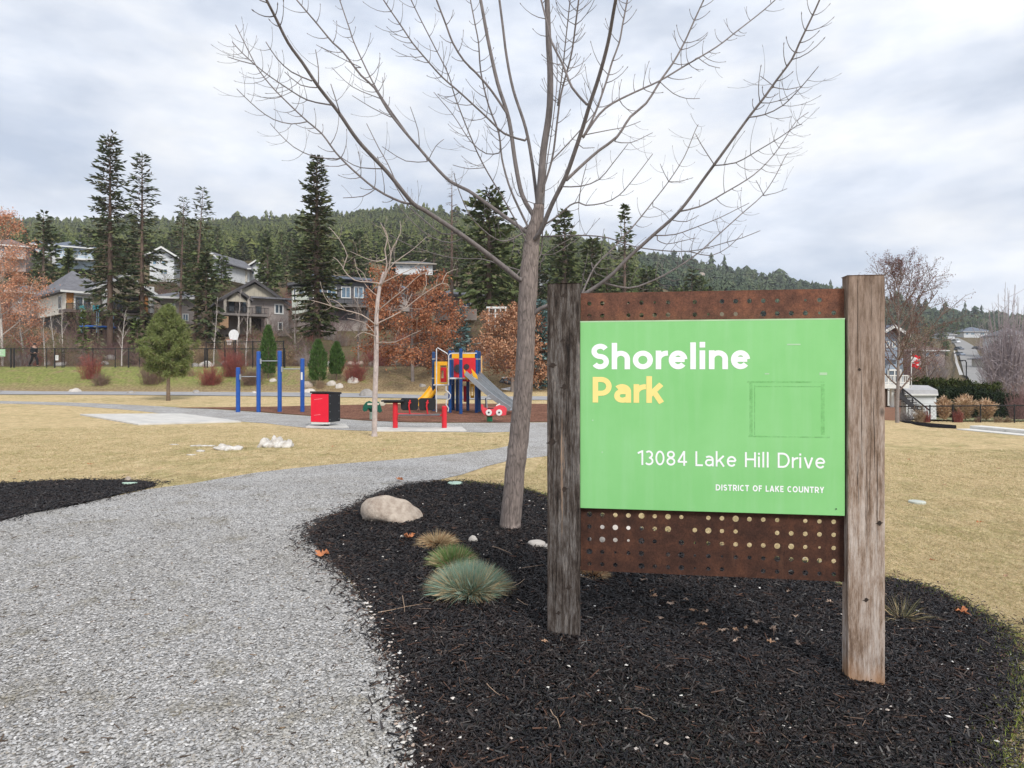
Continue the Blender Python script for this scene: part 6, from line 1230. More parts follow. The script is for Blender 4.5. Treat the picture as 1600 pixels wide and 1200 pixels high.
for row, (za, n_) in enumerate(((z1 - .20, 9), (z0 + .2, 7))):
    x = x0 + .11
    for k in range(n_): w_ = rr.uniform(.012, .028); mb.bb(x, x + w_, -.033, -.0305, za + (k * .004), za + .014 + k * .004); x += w_ + .01
mb.build('worn_lettering', M('pink_print', (.85, .35, .38)), fr)
for k in range(4): mb = MB(); zt = z0 + .08 + (z1 - z0 - .16) * k / 3; mb.tube([(x1 - .001, .08, zt), (x1 + .008, .08, zt)], .012, 8); mb.tube([(x1 - .001, dp - .08, zt), (x1 + .008, dp - .08, zt)], .012, 8); mb.build('bolt', STL, body)

f = F('sit_up_bench', 'red posted exercise bench with two black backboards and a flat black seat', 'exercise bench', 655, 672, 18)
for px, q0, q1 in ((617.6, 630, 671), (694.2, 635, 672.5)): a = f.P(px, q0); b_ = f.P(px, q1); mb = MB(); mb.tube([(b_[0], 0, b_[2] - .08), a, (a[0], 0, a[2] + .015)], [.072, .072, .06], 16); mb.build('post', REDP, f.t, smooth=False)
def rrect(x0, x1, z0, z1, r_, k0=1, k1=1):
    out = []
    for cx, cz, a in ((x1 - r_, z1 - r_, 0), (x0 + r_, z1 - r_, 90), (x0 + r_, z0 + r_, 180), (x1 - r_, z0 + r_, 270)):
        out += [(cx + r_ * math.cos(R(a + t)), cz + r_ * math.sin(R(a + t))) for t in (0, 30, 60, 90)]
    return out
for i, (p0, p1) in enumerate(((626, 653.6), (654.4, 680.5))):
    a = f.P(p0, 641); b_ = f.P(p1, 622); P_ = rrect(a[0], b_[0], a[2], b_[2], .07); c0 = sum(p[0] for p in P_) / len(P_); zc = (a[2] + b_[2]) / 2; P_ = [(c0 + (x - c0) * (1 + .22 * (z - zc)), z) for x, z in P_]
    mb = MB(); mb.prism(P_, .0, .035); bd = mb.build('backboard', M('black_rubber', (.018, .02, .024), rough=.55), f.t, bevel=.006)
    cx = (p0 + p1) / 2 - (0 if i else 0); mb = MB(); mb.tube([f.P(cx + 1, 625, -.05), f.P(cx - 1, 634, -.06), f.P(cx + 1, 649, -.02)], .022, 8); mb.tube([f.P(cx - 2, 629, -.05), f.P(cx + 2.5, 629.5, -.05)], .016, 8); mb.build('bracket', REDP, f.t)
mb = MB(); a = f.P(624, 649); b_ = f.P(688, 645.5); mb.bb(a[0], b_[0], -.18, .2, a[2], a[2] + .035); mb.build('platform', M('dark_grey_deck', (.13, .14, .15)), f.t, bevel=.01)
mb = MB(); a = f.P(597, 627.5); b_ = f.P(632, 625); mb.bb(a[0], b_[0], -.17, .17, a[2], b_[2]); mb.bb(a[0] + .05, b_[0], -.02, .02, a[2] - .04, a[2] - .002); mb.build('seat', M('black_rubber', (.018, .02, .024), rough=.55), f.t, bevel=.01)
mb = MB(); mb.tube([f.P(617.6, 647, .02), f.P(694, 649, .02)], .03, 8); mb.build('beam', REDP, f.t)

# spring riders
f = F('spring_rider', 'dark green turtle shaped spring rider left of the exercise bench', 'spring rider', 583, 655, 21.8)
GRP = M('dark_green_plastic', (.012, .11, .07), (.01, .085, .055), rough=.45)
def outline(f, pts, y0, y1, mat, name, par=None, bevel=.008): mb = MB(); mb.prism([f.P(x, q)[0::2] for x, q in pts], y0, y1); return mb.build(name, mat, par or f.t, bevel=bevel)
outline(f, [(567.5, 640), (569, 633), (573, 628), (578, 626), (582, 628), (584, 634), (581, 639), (577, 637), (574, 642), (570, 643)], -.12, -.07, GRP, 'side_panel'); outline(f, [(588, 626), (593, 628), (596, 635), (598, 642), (594, 645), (590, 640), (586, 641), (584, 632)], -.12, -.07, GRP, 'side_panel')
outline(f, [(574, 628), (592, 628), (594, 638), (590, 644), (578, 644), (573, 637)], .05, .10, GRP, 'side_panel'); mb = MB(); f.bb(mb, 574, 592, 630, 633, -.15, .15); mb.build('seat', M('cream_plastic', (.66, .6, .48)), f.t, bevel=.01); outline(f, [(593, 629), (596, 624), (602, 625), (604, 630), (600, 634), (595, 634)], -.04, .04, M('cream_plastic', (.66, .6, .48)), 'head')
def spring(f, px, q0, q1, r_, mat):
    a = f.P(px, q0); b_ = f.P(px, q1); mb = MB(); n_ = 60; mb.tube([(a[0] + r_ * math.cos(k * .628), r_ * math.sin(k * .628), b_[2] + (a[2] - b_[2]) * k / n_) for k in range(n_ + 1)], .018, 5); return mb.build('spring', mat, f.t)
spring(f, 582, 644, 656, .09, M('pale_green_steel', (.35, .5, .42)))
f = F('spring_rider', 'red and white ladybird like spring rider on a green spring beside the steel slide', 'spring rider', 765, 661, 20.8)
RDP = M('coral_red_plastic', (.68, .06, .08), (.6, .05, .07), rough=.45)
outline(f, [(752, 631.5), (755, 632), (756, 637), (763, 639), (771, 638.5), (774, 635), (780, 632.5), (788, 634), (792, 638), (791, 648), (786, 649), (780, 649.5), (774, 647), (770, 649), (764, 650), (757, 648), (754, 644), (752, 638)], -.14, -.10, RDP, 'side_panel')
outline(f, [(753, 634), (757, 637), (771, 637), (780, 633), (790, 637), (789, 648), (757, 647)], .10, .14, RDP, 'side_panel')
for px in (764, 780): c = f.P(px, 644); mb = MB(); mb.tube([(c[0], -.17, c[2]), (c[0], -.142, c[2])], .10, 18); w_ = mb.build('wheel_disc', WTRIM, f.t); mb = MB(); mb.tube([(c[0], -.18, c[2]), (c[0], -.171, c[2])], .03, 10); mb.build('hub', BLKM, w_)
mb = MB(); f.bb(mb, 762, 774, 637.6, 639.5, -.09, .09); mb.build('seat', BLKM, f.t); tubepx(f, [(761, 638, 0), (760, 622, 0), (763, 618, 0), (766, 617.5, 0)], .02, STL, 'handle'); outline(f, [(775, 633), (781, 629.5), (782, 632), (776, 636)], -.13, -.11, WTRIM, 'eye_panel')
spring(f, 765, 649, 661, .085, M('green_steel', (.02, .18, .09)))

# play tower
f = F('play_tower', 'play structure with blue posts, yellow and red panels, yellow slide and double steel slide', 'play structure', 715, 648, 25.4)
for px, q0, q1, y in ((677.5, 551, 640, .9), (703, 549, 646, 0), (720, 546, 649, -.55), (744.5, 549, 645, 0), (748.8, 550, 645.5, .5), (708, 549, 640, 1.3), (731, 590, 641, 1.0), (714.5, 590, 641, .9)):
    a = f.P(px, q0, y); b_ = f.P(px, q1, y); mb = MB(); [mb.tube([(a[0], y, zc_), (a[0], y, zc_ + .05)], .078, 10) for zc_ in (f.P(px, 592, y)[2], f.P(px, 562, y)[2]) if px not in (731, 714.5)]; mb.n and mb.build('clamp', STL, f.t); mb = MB(); mb.tube([(b_[0], y, b_[2] - .12), a, (a[0], y, a[2] + .04)], [.068, .068, .03], 12); mb.build('post', NAVY if y > .3 else M('blue_tower_paint', (.012, .07, .25), (.01, .055, .2), rough=.4), f.t, smooth=False)
def framed(p0, p1, q0, q1, y, mat, name='panel', hole=None, th=.03):
    a = f.P(p0, q1, y); b_ = f.P(p1, q0, y); mb = MB()
    if not hole: mb.bb(a[0], b_[0], y, y + th, a[2], b_[2])
    else:
        h0 = f.P(hole[0], hole[3], y); h1 = f.P(hole[1], hole[2], y); mb.bb(a[0], b_[0], y, y + th, a[2], h0[2]); mb.bb(a[0], b_[0], y, y + th, h1[2], b_[2]); mb.bb(a[0], h0[0], y + .001, y + th, h0[2], h1[2]); mb.bb(h1[0], b_[0], y + .001, y + th, h0[2], h1[2])
    return mb.build(name, mat, f.t, bevel=.004)
framed(679, 699, 565, 600.5, .7, YLP, 'window_panel', (688, 698, 571, 598)); framed(688.5, 698, 574, 597, .78, REDPL, 'red_panel', (689.5, 693, 579, 591)); framed(709, 719, 560, 590, 0, REDPL, 'red_panel'); 
# red panel with round bubble window
a = f.P(720, 596, -.1); b_ = f.P(743, 559, -.1); mb = MB(); mb.bb(a[0], b_[0], -.1, -.07, a[2], b_[2]); rp = mb.build('red_panel', REDPL, f.t, bevel=.004)
for cx, cq, r_ in ((716, 576, .17), (729, 573, .11)): c = f.P(cx, cq, -.12); mb = MB(); mb.tube([(c[0], -.02 if cx < 720 else -.125, c[2]), (c[0], -.06 if cx < 720 else -.102, c[2])], r_, 20); mb.build('bubble_window', M('smoked_plastic', (.06, .05, .06), rough=.2), rp)
framed(706, 745, 552, 560, 1.2, YLP, 'yellow_rail_panel'); framed(749, 753.5, 556, 584, .9, M('tan_plastic', (.75, .45, .18)), 'side_panel'); framed(735, 741, 600, 622, 1.0, YLP, 'yellow_climber', (736.5, 739.5, 604, 618)); framed(724, 729, 603, 628, 1.1, REDPL, 'red_panel')
mb = MB(); a = f.P(703, 592.5, -.3); b_ = f.P(745, 590, -.3); mb.bb(a[0], b_[0], -.3, 1.3, a[2], b_[2]); mb.build('deck', WHR, f.t, bevel=.01); mb = MB(); a = f.P(677, 602.5, .3); b_ = f.P(703, 600.5, .3); mb.bb(a[0], b_[0], .3, 1.3, a[2], b_[2]); mb.build('deck', WHR, f.t, bevel=.01)
tubepx(f, [(682, 644, .2), (682, 545, .2), (684, 543.5, .2), (698, 552, .1), (702, 556, .05)], .022, WHR, 'handrail'); tubepx(f, [(701, 602, -.15), (701, 556, -.15), (703, 553, -.15), (707, 552, -.15), (745, 552, -.1)], .022, WHR, 'handrail')
tubepx(f, [(697, 603, -.1), (697, 610, -.1), (701, 613, -.1), (704, 617, -.1), (703, 623, -.1), (698, 625, -.1), (697, 632, -.1), (701, 638, -.1), (700, 643, -.1)], .024, WHR, 'climber')
# yellow slide: a half pipe chute
def chute(p_top, p_bot, r_, mat, y0, y1, name='slide', sides=.0, metal=False, curve=.0):
    n_ = 10; mb = MB(); A_, B_ = Vector(f.P(*p_top, y0)), Vector(f.P(*p_bot, y1)); dr = (B_ - A_).normalized(); w_ = dr.cross(Vector((0, 0, 1))).normalized(); u = w_.cross(dr); prof = [(r_ * math.cos(R(a)), r_ * math.sin(R(a)) ) for a in range(180, 361, 20)] if not metal else [(-r_, .16), (-r_ * .98, 0), (r_ * .98, 0), (r_, .16)]
    prof2 = prof + [(x * (1 + .12), y * 1.12 - (.02 if metal else 0)) for x, y in prof[::-1]]; V = []; F_ = []; m = len(prof2)
    for i in range(n_ + 1):
        t = i / n_; c = A_.lerp(B_, t) + Vector((0, 0, -curve * math.sin(math.pi * t)))
        for x, y in prof2: V.append(tuple(c + w_ * x + u * y))
    for i in range(n_):
        for k in range(m): F_.append((i * m + k, i * m + (k + 1) % m, (i + 1) * m + (k + 1) % m, (i + 1) * m + k))
    F_ += [tuple(range(m)), tuple(n_ * m + k for k in range(m))[::-1]]; mb.add(V, F_); return mb.build(name, mat, f.t)
chute((677, 603), (650, 627), .23, YLP, .7, .1, 'yellow_slide', curve=.12)
chute((731, 585), (800, 641), .24, STL, -.35, -1.2, 'steel_slide', metal=True, curve=.08); chute((743, 585), (806, 638), .22, STL, .25, -.3, 'steel_slide', metal=True, curve=.08)
for pts in ([(725.5, 576), (733, 585), (732, 595), (728, 591)], [(737.5, 576), (746, 585), (748, 593), (740, 588)]): outline(f, pts, -.5, -.45, YLP, 'slide_hood')
tubepx(f, [(760, 640, -.3), (759, 622, -.3)], .03, NAVY, 'slide_leg'); tubepx(f, [(781, 646, -.8), (781, 634, -.8)], .03, NAVY, 'slide_leg')

# ------------------------------------------------------------------ person behind the fence
def skinned(name, verts, edges, radii, mat, parent, root=0, sub=2):
    me = bpy.data.meshes.new(name); me.from_pydata(verts, edges, []); o = bpy.data.objects.new(name, me); col.objects.link(o); me.materials.append(mat); s = o.modifiers.new('skin', 'SKIN'); s.use_smooth_shade = True
    for v, r_ in zip(me.skin_vertices[0].data, radii): v.radius = (r_, r_) if not isinstance(r_, tuple) else r_
    me.skin_vertices[0].data[root].use_root = True; u = o.modifiers.new('sub', 'SUBSURF'); u.levels = u.render_levels = sub; o.parent = parent; return o
pd = 47.5; pb_ = W(53, 573.5, pd); pt = thing('person', 'person in black jacket, dark trousers and black cap walking behind the court fence', 'person', (pb_.x, pb_.y, pb_.z), R(75)); S_ = .98
SKN = M('skin', (.48, .30, .23), rough=.6); BKJ = M('black_jacket', (.022, .025, .03), rough=.7); DKT = M('dark_trousers', (.028, .026, .03), rough=.8)
# facing -y in local space: stride with hands meeting in front
bv = [(0, 0, .95), (0, -.01, 1.12), (0, -.02, 1.32), (0, -.03, 1.46), (0, -.045, 1.55), (0, -.06, 1.62), (0, -.07, 1.70), (.17, -.02, 1.42), (.23, .02, 1.16), (.16, -.22, 1.08), (.10, -.30, 1.08), (-.17, -.02, 1.42), (-.23, .02, 1.16), (-.16, -.22, 1.06), (-.08, -.30, 1.06), (.09, 0, .90), (.10, -.20, .52), (.10, -.22, .10), (.10, -.34, .04), (-.09, 0, .90), (-.10, .10, .50), (-.10, .34, .16), (-.10, .24, .05)]
be = [(0, 1), (1, 2), (2, 3), (3, 4), (4, 5), (5, 6), (3, 7), (7, 8), (8, 9), (9, 10), (3, 11), (11, 12), (12, 13), (13, 14), (0, 15), (15, 16), (16, 17), (17, 18), (0, 19), (19, 20), (20, 21), (21, 22)]
skinned('body', bv, be, [.12, .12, .14, .10, .055, .085, .075, .065, .05, .035, .03, .065, .05, .035, .03, .09, .065, .045, .035, .09, .065, .045, .035], SKN, pt)
skinned('jacket', bv[:4] + bv[7:10] + bv[11:14], [(0, 1), (1, 2), (2, 3), (3, 4), (4, 5), (5, 6), (3, 7), (7, 8), (8, 9)], [(.165, .15), .155, .175, .12, .085, .072, .058, .085, .072, .058], BKJ, pt)
skinned('trousers', [bv[0], bv[15], bv[16], bv[17], bv[19], bv[20], bv[21]], [(0, 1), (1, 2), (2, 3), (0, 4), (4, 5), (5, 6)], [.135, .105, .085, .065, .105, .085, .065], DKT, pt)
for ax, ay, az, rt_ in ((.10, -.27, .05, 0), (-.10, .27, .10, -.6)):
    mb = MB(); mb.tube([(ax, ay + .12, az - .0), (ax, ay + .02, az + .01), (ax, ay - .10, az - .01)], [.05, .055, .04], 8); mb.build('shoe', BLKM, pt, smooth=True)
mb = MB(); mb.tube([(0, -.06, 1.66), (0, -.06, 1.70), (0, -.055, 1.76), (0, -.05, 1.80)], [.105, .11, .085, .02], 12); mb.bb(-.06, .06, -.24, -.14, 1.685, 1.70); mb.build('cap', BLKM, pt, smooth=True)
mb = MB(); mb.tube([(0, -.15, 1.66), (0, -.175, 1.63), (0, -.15, 1.615)], [.012, .018, .01], 6); mb.build('nose', SKN, [c_ for c_ in pt.children if c_.name.startswith('body')][0])
# white car behind the slide
def car(label, px, pyb, d, rz, colr, name='parked_car', wdt=1.85, ln=4.5, h=1.5, dark=False, group=None, detail=True):
    p = W(px, pyb, d); t = thing(name, label, 'car', tuple(p), rz, group); sc_ = lambda pts: [(y * ln / 4.5, z * h / 1.5) for y, z in pts]; BM = M('car_paint_' + label.split()[0], colr, tuple(c_ * .92 for c_ in colr), rough=.3, spec=.6)
    mb = MB(); mb.prism(sc_([(-2.2, .35), (-2.25, .6), (-2.15, .82), (-1.2, .98), (2.05, 1.0), (2.2, .9), (2.25, .4), (2.1, .25), (-2.05, .25)]), -wdt / 2, wdt / 2, 'x'); bo = mb.build('body', BM, t, bevel=.07)
    prof = sc_([(-1.15, .98), (-.45, 1.46), (1.45, 1.5), (2.05, 1.0)]); mb = MB(); n = len(prof); V = [(-wdt / 2 * (.96 if z < 1.1 * h / 1.5 else .80), y, z) for y, z in prof] + [(wdt / 2 * (.96 if z < 1.1 * h / 1.5 else .80), y, z) for y, z in prof]
    mb.add(V, [(0, 1, 2, 3), (7, 6, 5, 4), (0, 4, 5, 1), (2, 6, 7, 3), (3, 7, 4, 0)]); mb.build('windows', glassm('car_glass', (.02, .025, .03), .05), t); mb = MB(); mb.bb(-wdt * .39, wdt * .39, prof[1][0] - .05, prof[2][0] + .05, prof[1][1] - .01, prof[2][1] + .04); mb.build('roof', BM, t, bevel=.03)
    for sx in (-1, 1):
        for y in (-1.35, 1.35):
            mb = MB(); x = sx * (wdt / 2 - .1); mb.tube([(x - .12, y * ln / 4.5, .33), (x + .13 * 1, y * ln / 4.5, .33)], .33, 16); w_ = mb.build('wheel', M('tyre_rubber', (.02, .02, .02)), t); mb = MB(); mb.tube([(x + sx * .125, y * ln / 4.5, .33), (x + sx * .14, y * ln / 4.5, .33)], .2, 12); mb.build('rim', STL, w_)
        if detail:
            mb = MB(); mb.bb(sx * wdt * .33 - .2, sx * wdt * .33 + .2, -2.27 * ln / 4.5, -2.2 * ln / 4.5, .62, .78); mb.build('headlight', M('lamp_glass', (.8, .82, .85), rough=.1), t)
    if detail: mb = MB(); mb.bb(-wdt * .25, wdt * .25, -2.28 * ln / 4.5, -2.22 * ln / 4.5, .42, .6); mb.build('grille', BLKM, t)
    return t
car('white parked car behind the steel slide beside the big tree trunk', 803, 627, 44.5, R(-20), (.75, .76, .78), h=1.65)
car('dark car half hidden behind the lower steel slide', 765, 626.5, 46, R(60), (.10, .11, .13))

# ------------------------------------------------------------------ right side: garden, neighbour's house, road up the far hill
def GF(px, py, d0=60):
    t = (px - 800) / 1000; prev = None
    for d in np.arange(d0, 640, 1.0):
        e = g1(t * d, d) - zz(py, d)
        if prev is not None and prev < 0 <= e: return (t * d, d)
        prev = e
    return (t * 400, 400)
roadpts = [GF(*p) for p in [(1522, 612), (1512, 592), (1503, 572), (1499, 556), (1494, 543), (1488, 533), (1480, 529), (1497, 529), (1510, 535), (1523, 543), (1530, 555), (1536, 568), (1552, 582), (1560, 592), (1575, 612)]]
sheet('road', smooth_outline(roadpts, 0, 7, step=1), .45, M('pale_asphalt', (.30, .29, .28), (.23, .225, .22), scale=.3), sp=4)
t_ = [GF(*p) for p in [(1499, 590), (1493, 570), (1490, 550), (1492.5, 550), (1497, 570), (1505, 590)]]
sheet('pavement', t_, .6, M('pale_verge', (.50, .49, .47)), sp=4)
for i, (px, py, rz, c_, lb) in enumerate([(1493.5, 537, 0, (.75, .76, .78), 'white van at the top of the far road, the highest vehicle'), (1498.5, 547.5, 0, (.10, .11, .14), 'darker blue grey car parked on the left of the far road, upper one'), (1499.5, 556.5, 0, (.28, .33, .42), 'slate car parked on the left of the far road, lower one'), (1527.5, 547, .3, (.04, .045, .05), 'black car at the right kerb of the far road'), (1555, 549, 1.4, (.16, .36, .62), 'bright blue car in a driveway right of the far road')]):
    x, d = GF(px, py); car(lb, px, py - .2, d, rz, c_, detail=False, h=1.7 if i else 2.3)
hill_house('large house with dark blue grey roof right of the far road', 1506, 1548, 511, 518, 524, 400, ROOFB, WHS, R(-8), [(1509, 1513, 520, 523, 0), (1517, 1523, 520, 523, 1), (1532, 1538, 520, 523, 1)], dep=14)
hill_house('pale far house at the right picture edge behind the lilac grey tree', 1562, 1612, 512, 524, 545, 250, ROOF, WHS, R(-10), [(1566, 1573, 528, 535, 0), (1582, 1592, 528, 535, 1)], dep=12)
hill_house('tiny grey roofed house at the head of the far road', 1472, 1492, 518, 523, 529, 380, ROOF, WHS, 0, [(1475, 1479, 524, 527, 0)], dep=10)
hill_house('brown roofed house left of the far road behind the berry tree', 1440, 1476, 540, 548, 566, 190, shingle('brown_shingles', (.22, .15, .13)), siding('rose_siding', (.40, .32, .29)), 0, [(1445, 1452, 551, 557, 0), (1460, 1468, 551, 557, 1)])
hill_house('low tan house right of the far road below the blue car', 1548, 1600, 552, 560, 577, 190, ROOF, M('cream_wall', (.55, .52, .46)), R(-5), [(1553, 1560, 564, 570, 0), (1570, 1580, 564, 570, 1)])
hill_house('slate blue gabled house rising behind the pale timber post', 1378, 1402, 512, 524, 575, 70, ROOFB, siding('slate_siding', (.28, .34, .42)), 0, [(1384, 1390, 533, 543, 0), (1393, 1399, 533, 543, 0)], 'gable')
x, d = GF(1508, 575)
f = F('street_lamp', 'black street lamp with a curved arm beside the far road', 'street lamp', 1510, 590, 110); tubepx(f, [(1510, 592, 0), (1510, 566, 0), (1508, 563, 0), (1504, 563, 0)], .09, BLKM, 'pole'); f.box('lamp_head', BLKM, 1500.5, 1505, 562.5, 564.5, -.2, .2)
# neighbour's house by the lawn
f = F('deck_house', 'white trimmed house with raised deck and dark glass just right of the pale timber post', 'house', 1384, 655, 30)
f.box('wall', siding('slate_siding', (.28, .34, .42)), 1330, 1412, 560, 600, 1.5, 8); f.box('wall', M('brown_recess', (.17, .115, .09)), 1330, 1408, 608, 652, 1.5, 8); f.win(1386, 1408, 577, 599, 1.48, fw=.08, mull=1); f.win(1386, 1394, 608, 634, 1.48, fw=.08)
dk = f.box('deck', WTRIM, 1340, 1421, 600, 607, -.2, 1.4); 
for p in (1393, 1362): f.box('post', WTRIM, p, p + 4.5, 607.3, 637, 0, .15, dk)
f.box('brick_base', M('red_brown_brick', (.30, .17, .12), (.22, .13, .10), scale=20), 1330, 1407, 637, 662, -.3, .4); rail(f, 1340, 1420, 586, 600, -.15, 30, WTRIM, dk)
rfm = hip(f.P(1325, 555)[0], f.P(1416, 555)[0], .8, 9, f.P(1370, 562, .8)[2], f.P(1370, 540, 5)[2]).build('roof', ROOFB, f.t)
f = F('outdoor_stairs', 'dark staircase with black railing descending from the white deck', 'stairs', 1407, 660, 29.6)
mb = MB()
for k in range(10): p = 1407 + 4.1 * k; q = 608 + 3.7 * k + 2; f.bb(mb, p, p + 4.6, q, q + 1.2, 0, 1.0)
mb.build('treads', M('grey_tread', (.2, .2, .21)), f.t)
for y in (-.03, 1.02): mb = MB(); a, b_ = f.P(1405, 612, y), f.P(1449, 651, y); mb.prism([(a[0], a[2]), (b_[0], b_[2]), (b_[0], b_[2] - .2), (a[0], a[2] - .28)], y - .02, y + .03); mb.build('stringer', M('dark_stringer', (.05, .05, .055)), f.t)
mb = MB(); mb.tube([f.P(1406, 604, -.03), f.P(1452, 641, -.03)], .035, 6)
for k in range(21): a, b_ = f.P(1407 + 2.1 * k, 606 + 1.75 * k, -.03), f.P(1407 + 2.1 * k, 614 + 1.85 * k, -.03); mb.tube([a, b_], .03 if k % 7 == 2 else .01, 5)
mb.build('railing', BLKM, f.t)
f = F('garden_shed', 'white garden shed with pale grey curved roof behind the staircase', 'shed', 1440, 655, 33)
f.box('wall', WHS, 1416, 1463, 616, 656, 0, 2.6); a, b_ = f.P(1414, 616, -.1), f.P(1466, 616, -.1); zt = f.P(1440, 602, 1)[2]; mb = MB(); mb.prism([(-.12, a[2] - .05), (-.05, a[2] + .22), (.7, zt), (1.9, zt), (2.65, a[2] + .22), (2.72, a[2] - .05)], a[0], b_[0], 'x'); mb.build('roof', M('pale_roof_felt', (.42, .42, .43), (.34, .34, .35)), f.t); mb = MB(); f.bb(mb, 1414, 1466, 615.5, 618, -.16, -.121); mb.build('fascia', WTRIM, f.t); f.box('door', M('shed_door', (.58, .58, .6)), 1420, 1432, 624, 654, -.05, -.004)
# flag on a pole
f = F('flag', 'limp red and white maple leaf flag on a white pole above the deck', 'flag', 1424, 604, 31); tubepx(f, [(1424, 606, 0), (1424, 549, 0)], .02, WTRIM, 'pole')
V = []; nx, nz = 12, 10
def flagpiece(u0, u1, name, mat, y=0, leaf=None):
    mb = MB()
    if leaf is None:
        V = []; F_ = []
        for i in range(nx + 1):
            for j in range(nz + 1):
                u = u0 + (u1 - u0) * i / nx; v = j / nz; V.append((.02 + v * .42, .05 * math.sin(v * 9 + u * 2), f.P(1424, 553)[2] - u * .62 - .12 * v + .02 * math.sin(v * 7)))
        for i in range(nx):
            for j in range(nz): F_.append((i * (nz + 1) + j, (i + 1) * (nz + 1) + j, (i + 1) * (nz + 1) + j + 1, i * (nz + 1) + j + 1))
        mb.add(V, F_)
    else:
        z0 = f.P(1424, 553)[2] - .40; mb.prism([(.22 + x * .17, z0 + z * .17) for x, z in leaf], -.075, -.068)
    return mb.build(name, mat, f.t)
FR = M('flag_red', (.62, .02, .03), rough=.7); FW = M('flag_white', (.8, .8, .8), rough=.7); flagpiece(0, .22, 'red_band', FR); flagpiece(.2201, .74, 'white_field', FW); flagpiece(.7401, 1.02, 'red_band', FR)
flagpiece(0, 0, 'maple_leaf', FR, 0, [(0, -1), (.08, -.5), (.55, -.55), (.45, -.35), (.95, 0), (.8, .1), (.85, .4), (.5, .3), (.4, .45), (.2, .2), (.28, .75), (.12, .7), (0, 1), (-.12, .7), (-.28, .75), (-.2, .2), (-.4, .45), (-.5, .3), (-.85, .4), (-.8, .1), (-.95, 0), (-.45, -.35), (-.55, -.55), (-.08, -.5)])
chain('black chain link fence along the garden at the right edge of the lawn', 1404, 1660, 635, 661, 29, 27, [(1404, 1), (1453, 1), (1489, 1.4), (1532, 1), (1585, 1), (1640, 1)])
# pale stepped kerb
x0, d0 = (1494 - 800) / 1000 * 22.2, 22.2; x1, d1 = (1680 - 800) / 1000 * 18.4, 18.4; z_ = zz(673, 22.2); ang = math.atan2(d1 - d0, x1 - x0); ln = math.hypot(x1 - x0, d1 - d0)
o = thing('stepped_kerb', 'two stepped pale concrete blocks edging the lawn at the far right', 'kerb', (x0, d0, z_), ang); WC = M('white_concrete', (.70, .69, .66), (.58, .57, .54), scale=2, bmp=.3)
for k in range(2):
    for j in range(3): mb = MB(); mb.bb(j * ln / 3 + .01, (j + 1) * ln / 3 - .01, k * .55, k * .55 + .5, -.3, .07 + k * .10); mb.build('block', WC, o, bevel=.012)
sheet('garden_bed', smooth_outline([G(*p) for p in [(1405, 656), (1450, 661.5), (1493, 665), (1494, 670), (1455, 668), (1415, 661)]], .02, 3), .02, MULCH)
sheet('garden_ground', [G(*p) for p in [(1404, 655), (1500, 659), (1600, 659), (1700, 660), (1700, 653), (1404, 652)]], .06, M('garden_grass', (.20, .25, .09), (.26, .21, .14), scale=1.2))
# hedge and garden plants
HED = leafmat('hedge_leaves', [(.022, .035, .010), (.05, .065, .018), (.08, .095, .028), (.035, .05, .014), (.015, .022, .010)], .8); HED2 = leafmat('dark_juniper', [(.008, .016, .009), (.018, .03, .014), (.03, .045, .02), (.012, .02, .011)], .8)
def hedge(label, p0, p1, tops, d, mat, zb, n, name='hedge', thick=.8):
    x0, x1 = (p0 - 800) / 1000 * d, (p1 - 800) / 1000 * d; rg_ = np.random.RandomState(int(p0)); u = rg_.rand(n); top = np.interp(u, np.linspace(0, 1, len(tops)), [zz(q, d) for q in tops]); scal = .22 * np.abs(np.sin(u * (x1 - x0) * 3.6)); v = rg_.rand(n); y = rg_.normal(size=n) * thick * .3
    c = np.column_stack([u * (x1 - x0), y, v * (top - zb) - scal * v]); dr = rg_.normal(size=(n, 3)) * .6; dr[:, 2] += .8; mb = MB(); mb.leaves(c, dr, .14 + .12 * rg_.rand(n), .06, rg_); o = mb.build(name, mat); o.location = (x0, d, zb); return tag(o, label, 'hedge')
hedge('long clipped dark green cedar hedge behind the garden shed', 1426, 1560, (588, 590, 591, 592, 595, 600, 598), 40, HED, -1.1, 15000)
hedge('lower almost black juniper hedge at the right picture edge', 1462, 1625, (606, 606, 604, 610, 616, 618, 620), 36, HED2, -1.0, 18000, thick=1.0)
for i, (px, hw, top, d, lb) in enumerate([(1475, 9, 620, 30.5, 'straw coloured feathery grass right of the shed, leftmost of three'), (1508, 15, 617, 31, 'straw coloured feathery grass behind the fence, the tallest of three'), (1541, 13, 624, 30.5, 'straw coloured feathery grass behind the fence, rightmost of three')]):
    x = (px - 800) / 1000 * d; zb = g1(x, d); n = 1500; rg_ = np.random.RandomState(i); a = rg_.rand(n) * 6.283; t = rg_.rand(n) ** .7; H = zz(top, d) - zb; w_ = hw * d / 1000; k = .12 + .88 * rg_.rand(n); c0 = np.column_stack([np.cos(a) * t * w_ * k, np.sin(a) * t * w_ * k, H * k * (1 - .3 * t)]); dr = np.column_stack([np.cos(a) * t, np.sin(a) * t, np.full(n, .7)]) + rg_.normal(size=(n, 3)) * .45
    mb = MB(); mb.leaves(c0, dr, .22, .028, rg_); st = np.zeros((500, 3)); a = rg_.rand(500) * 6.283; mb.blades(st, np.column_stack([np.cos(a) * w_ * .8, np.sin(a) * w_ * .8, np.full(500, H)]), H * .9, .015, rg_); o = mb.build('ornamental_grass', leafmat('plume_straw', [(.50, .33, .2), (.66, .48, .32), (.74, .58, .42), (.36, .2, .12), (.3, .2, .12)], .85)); o.location = (x, d, zb); tag(o, lb, 'grass clump')
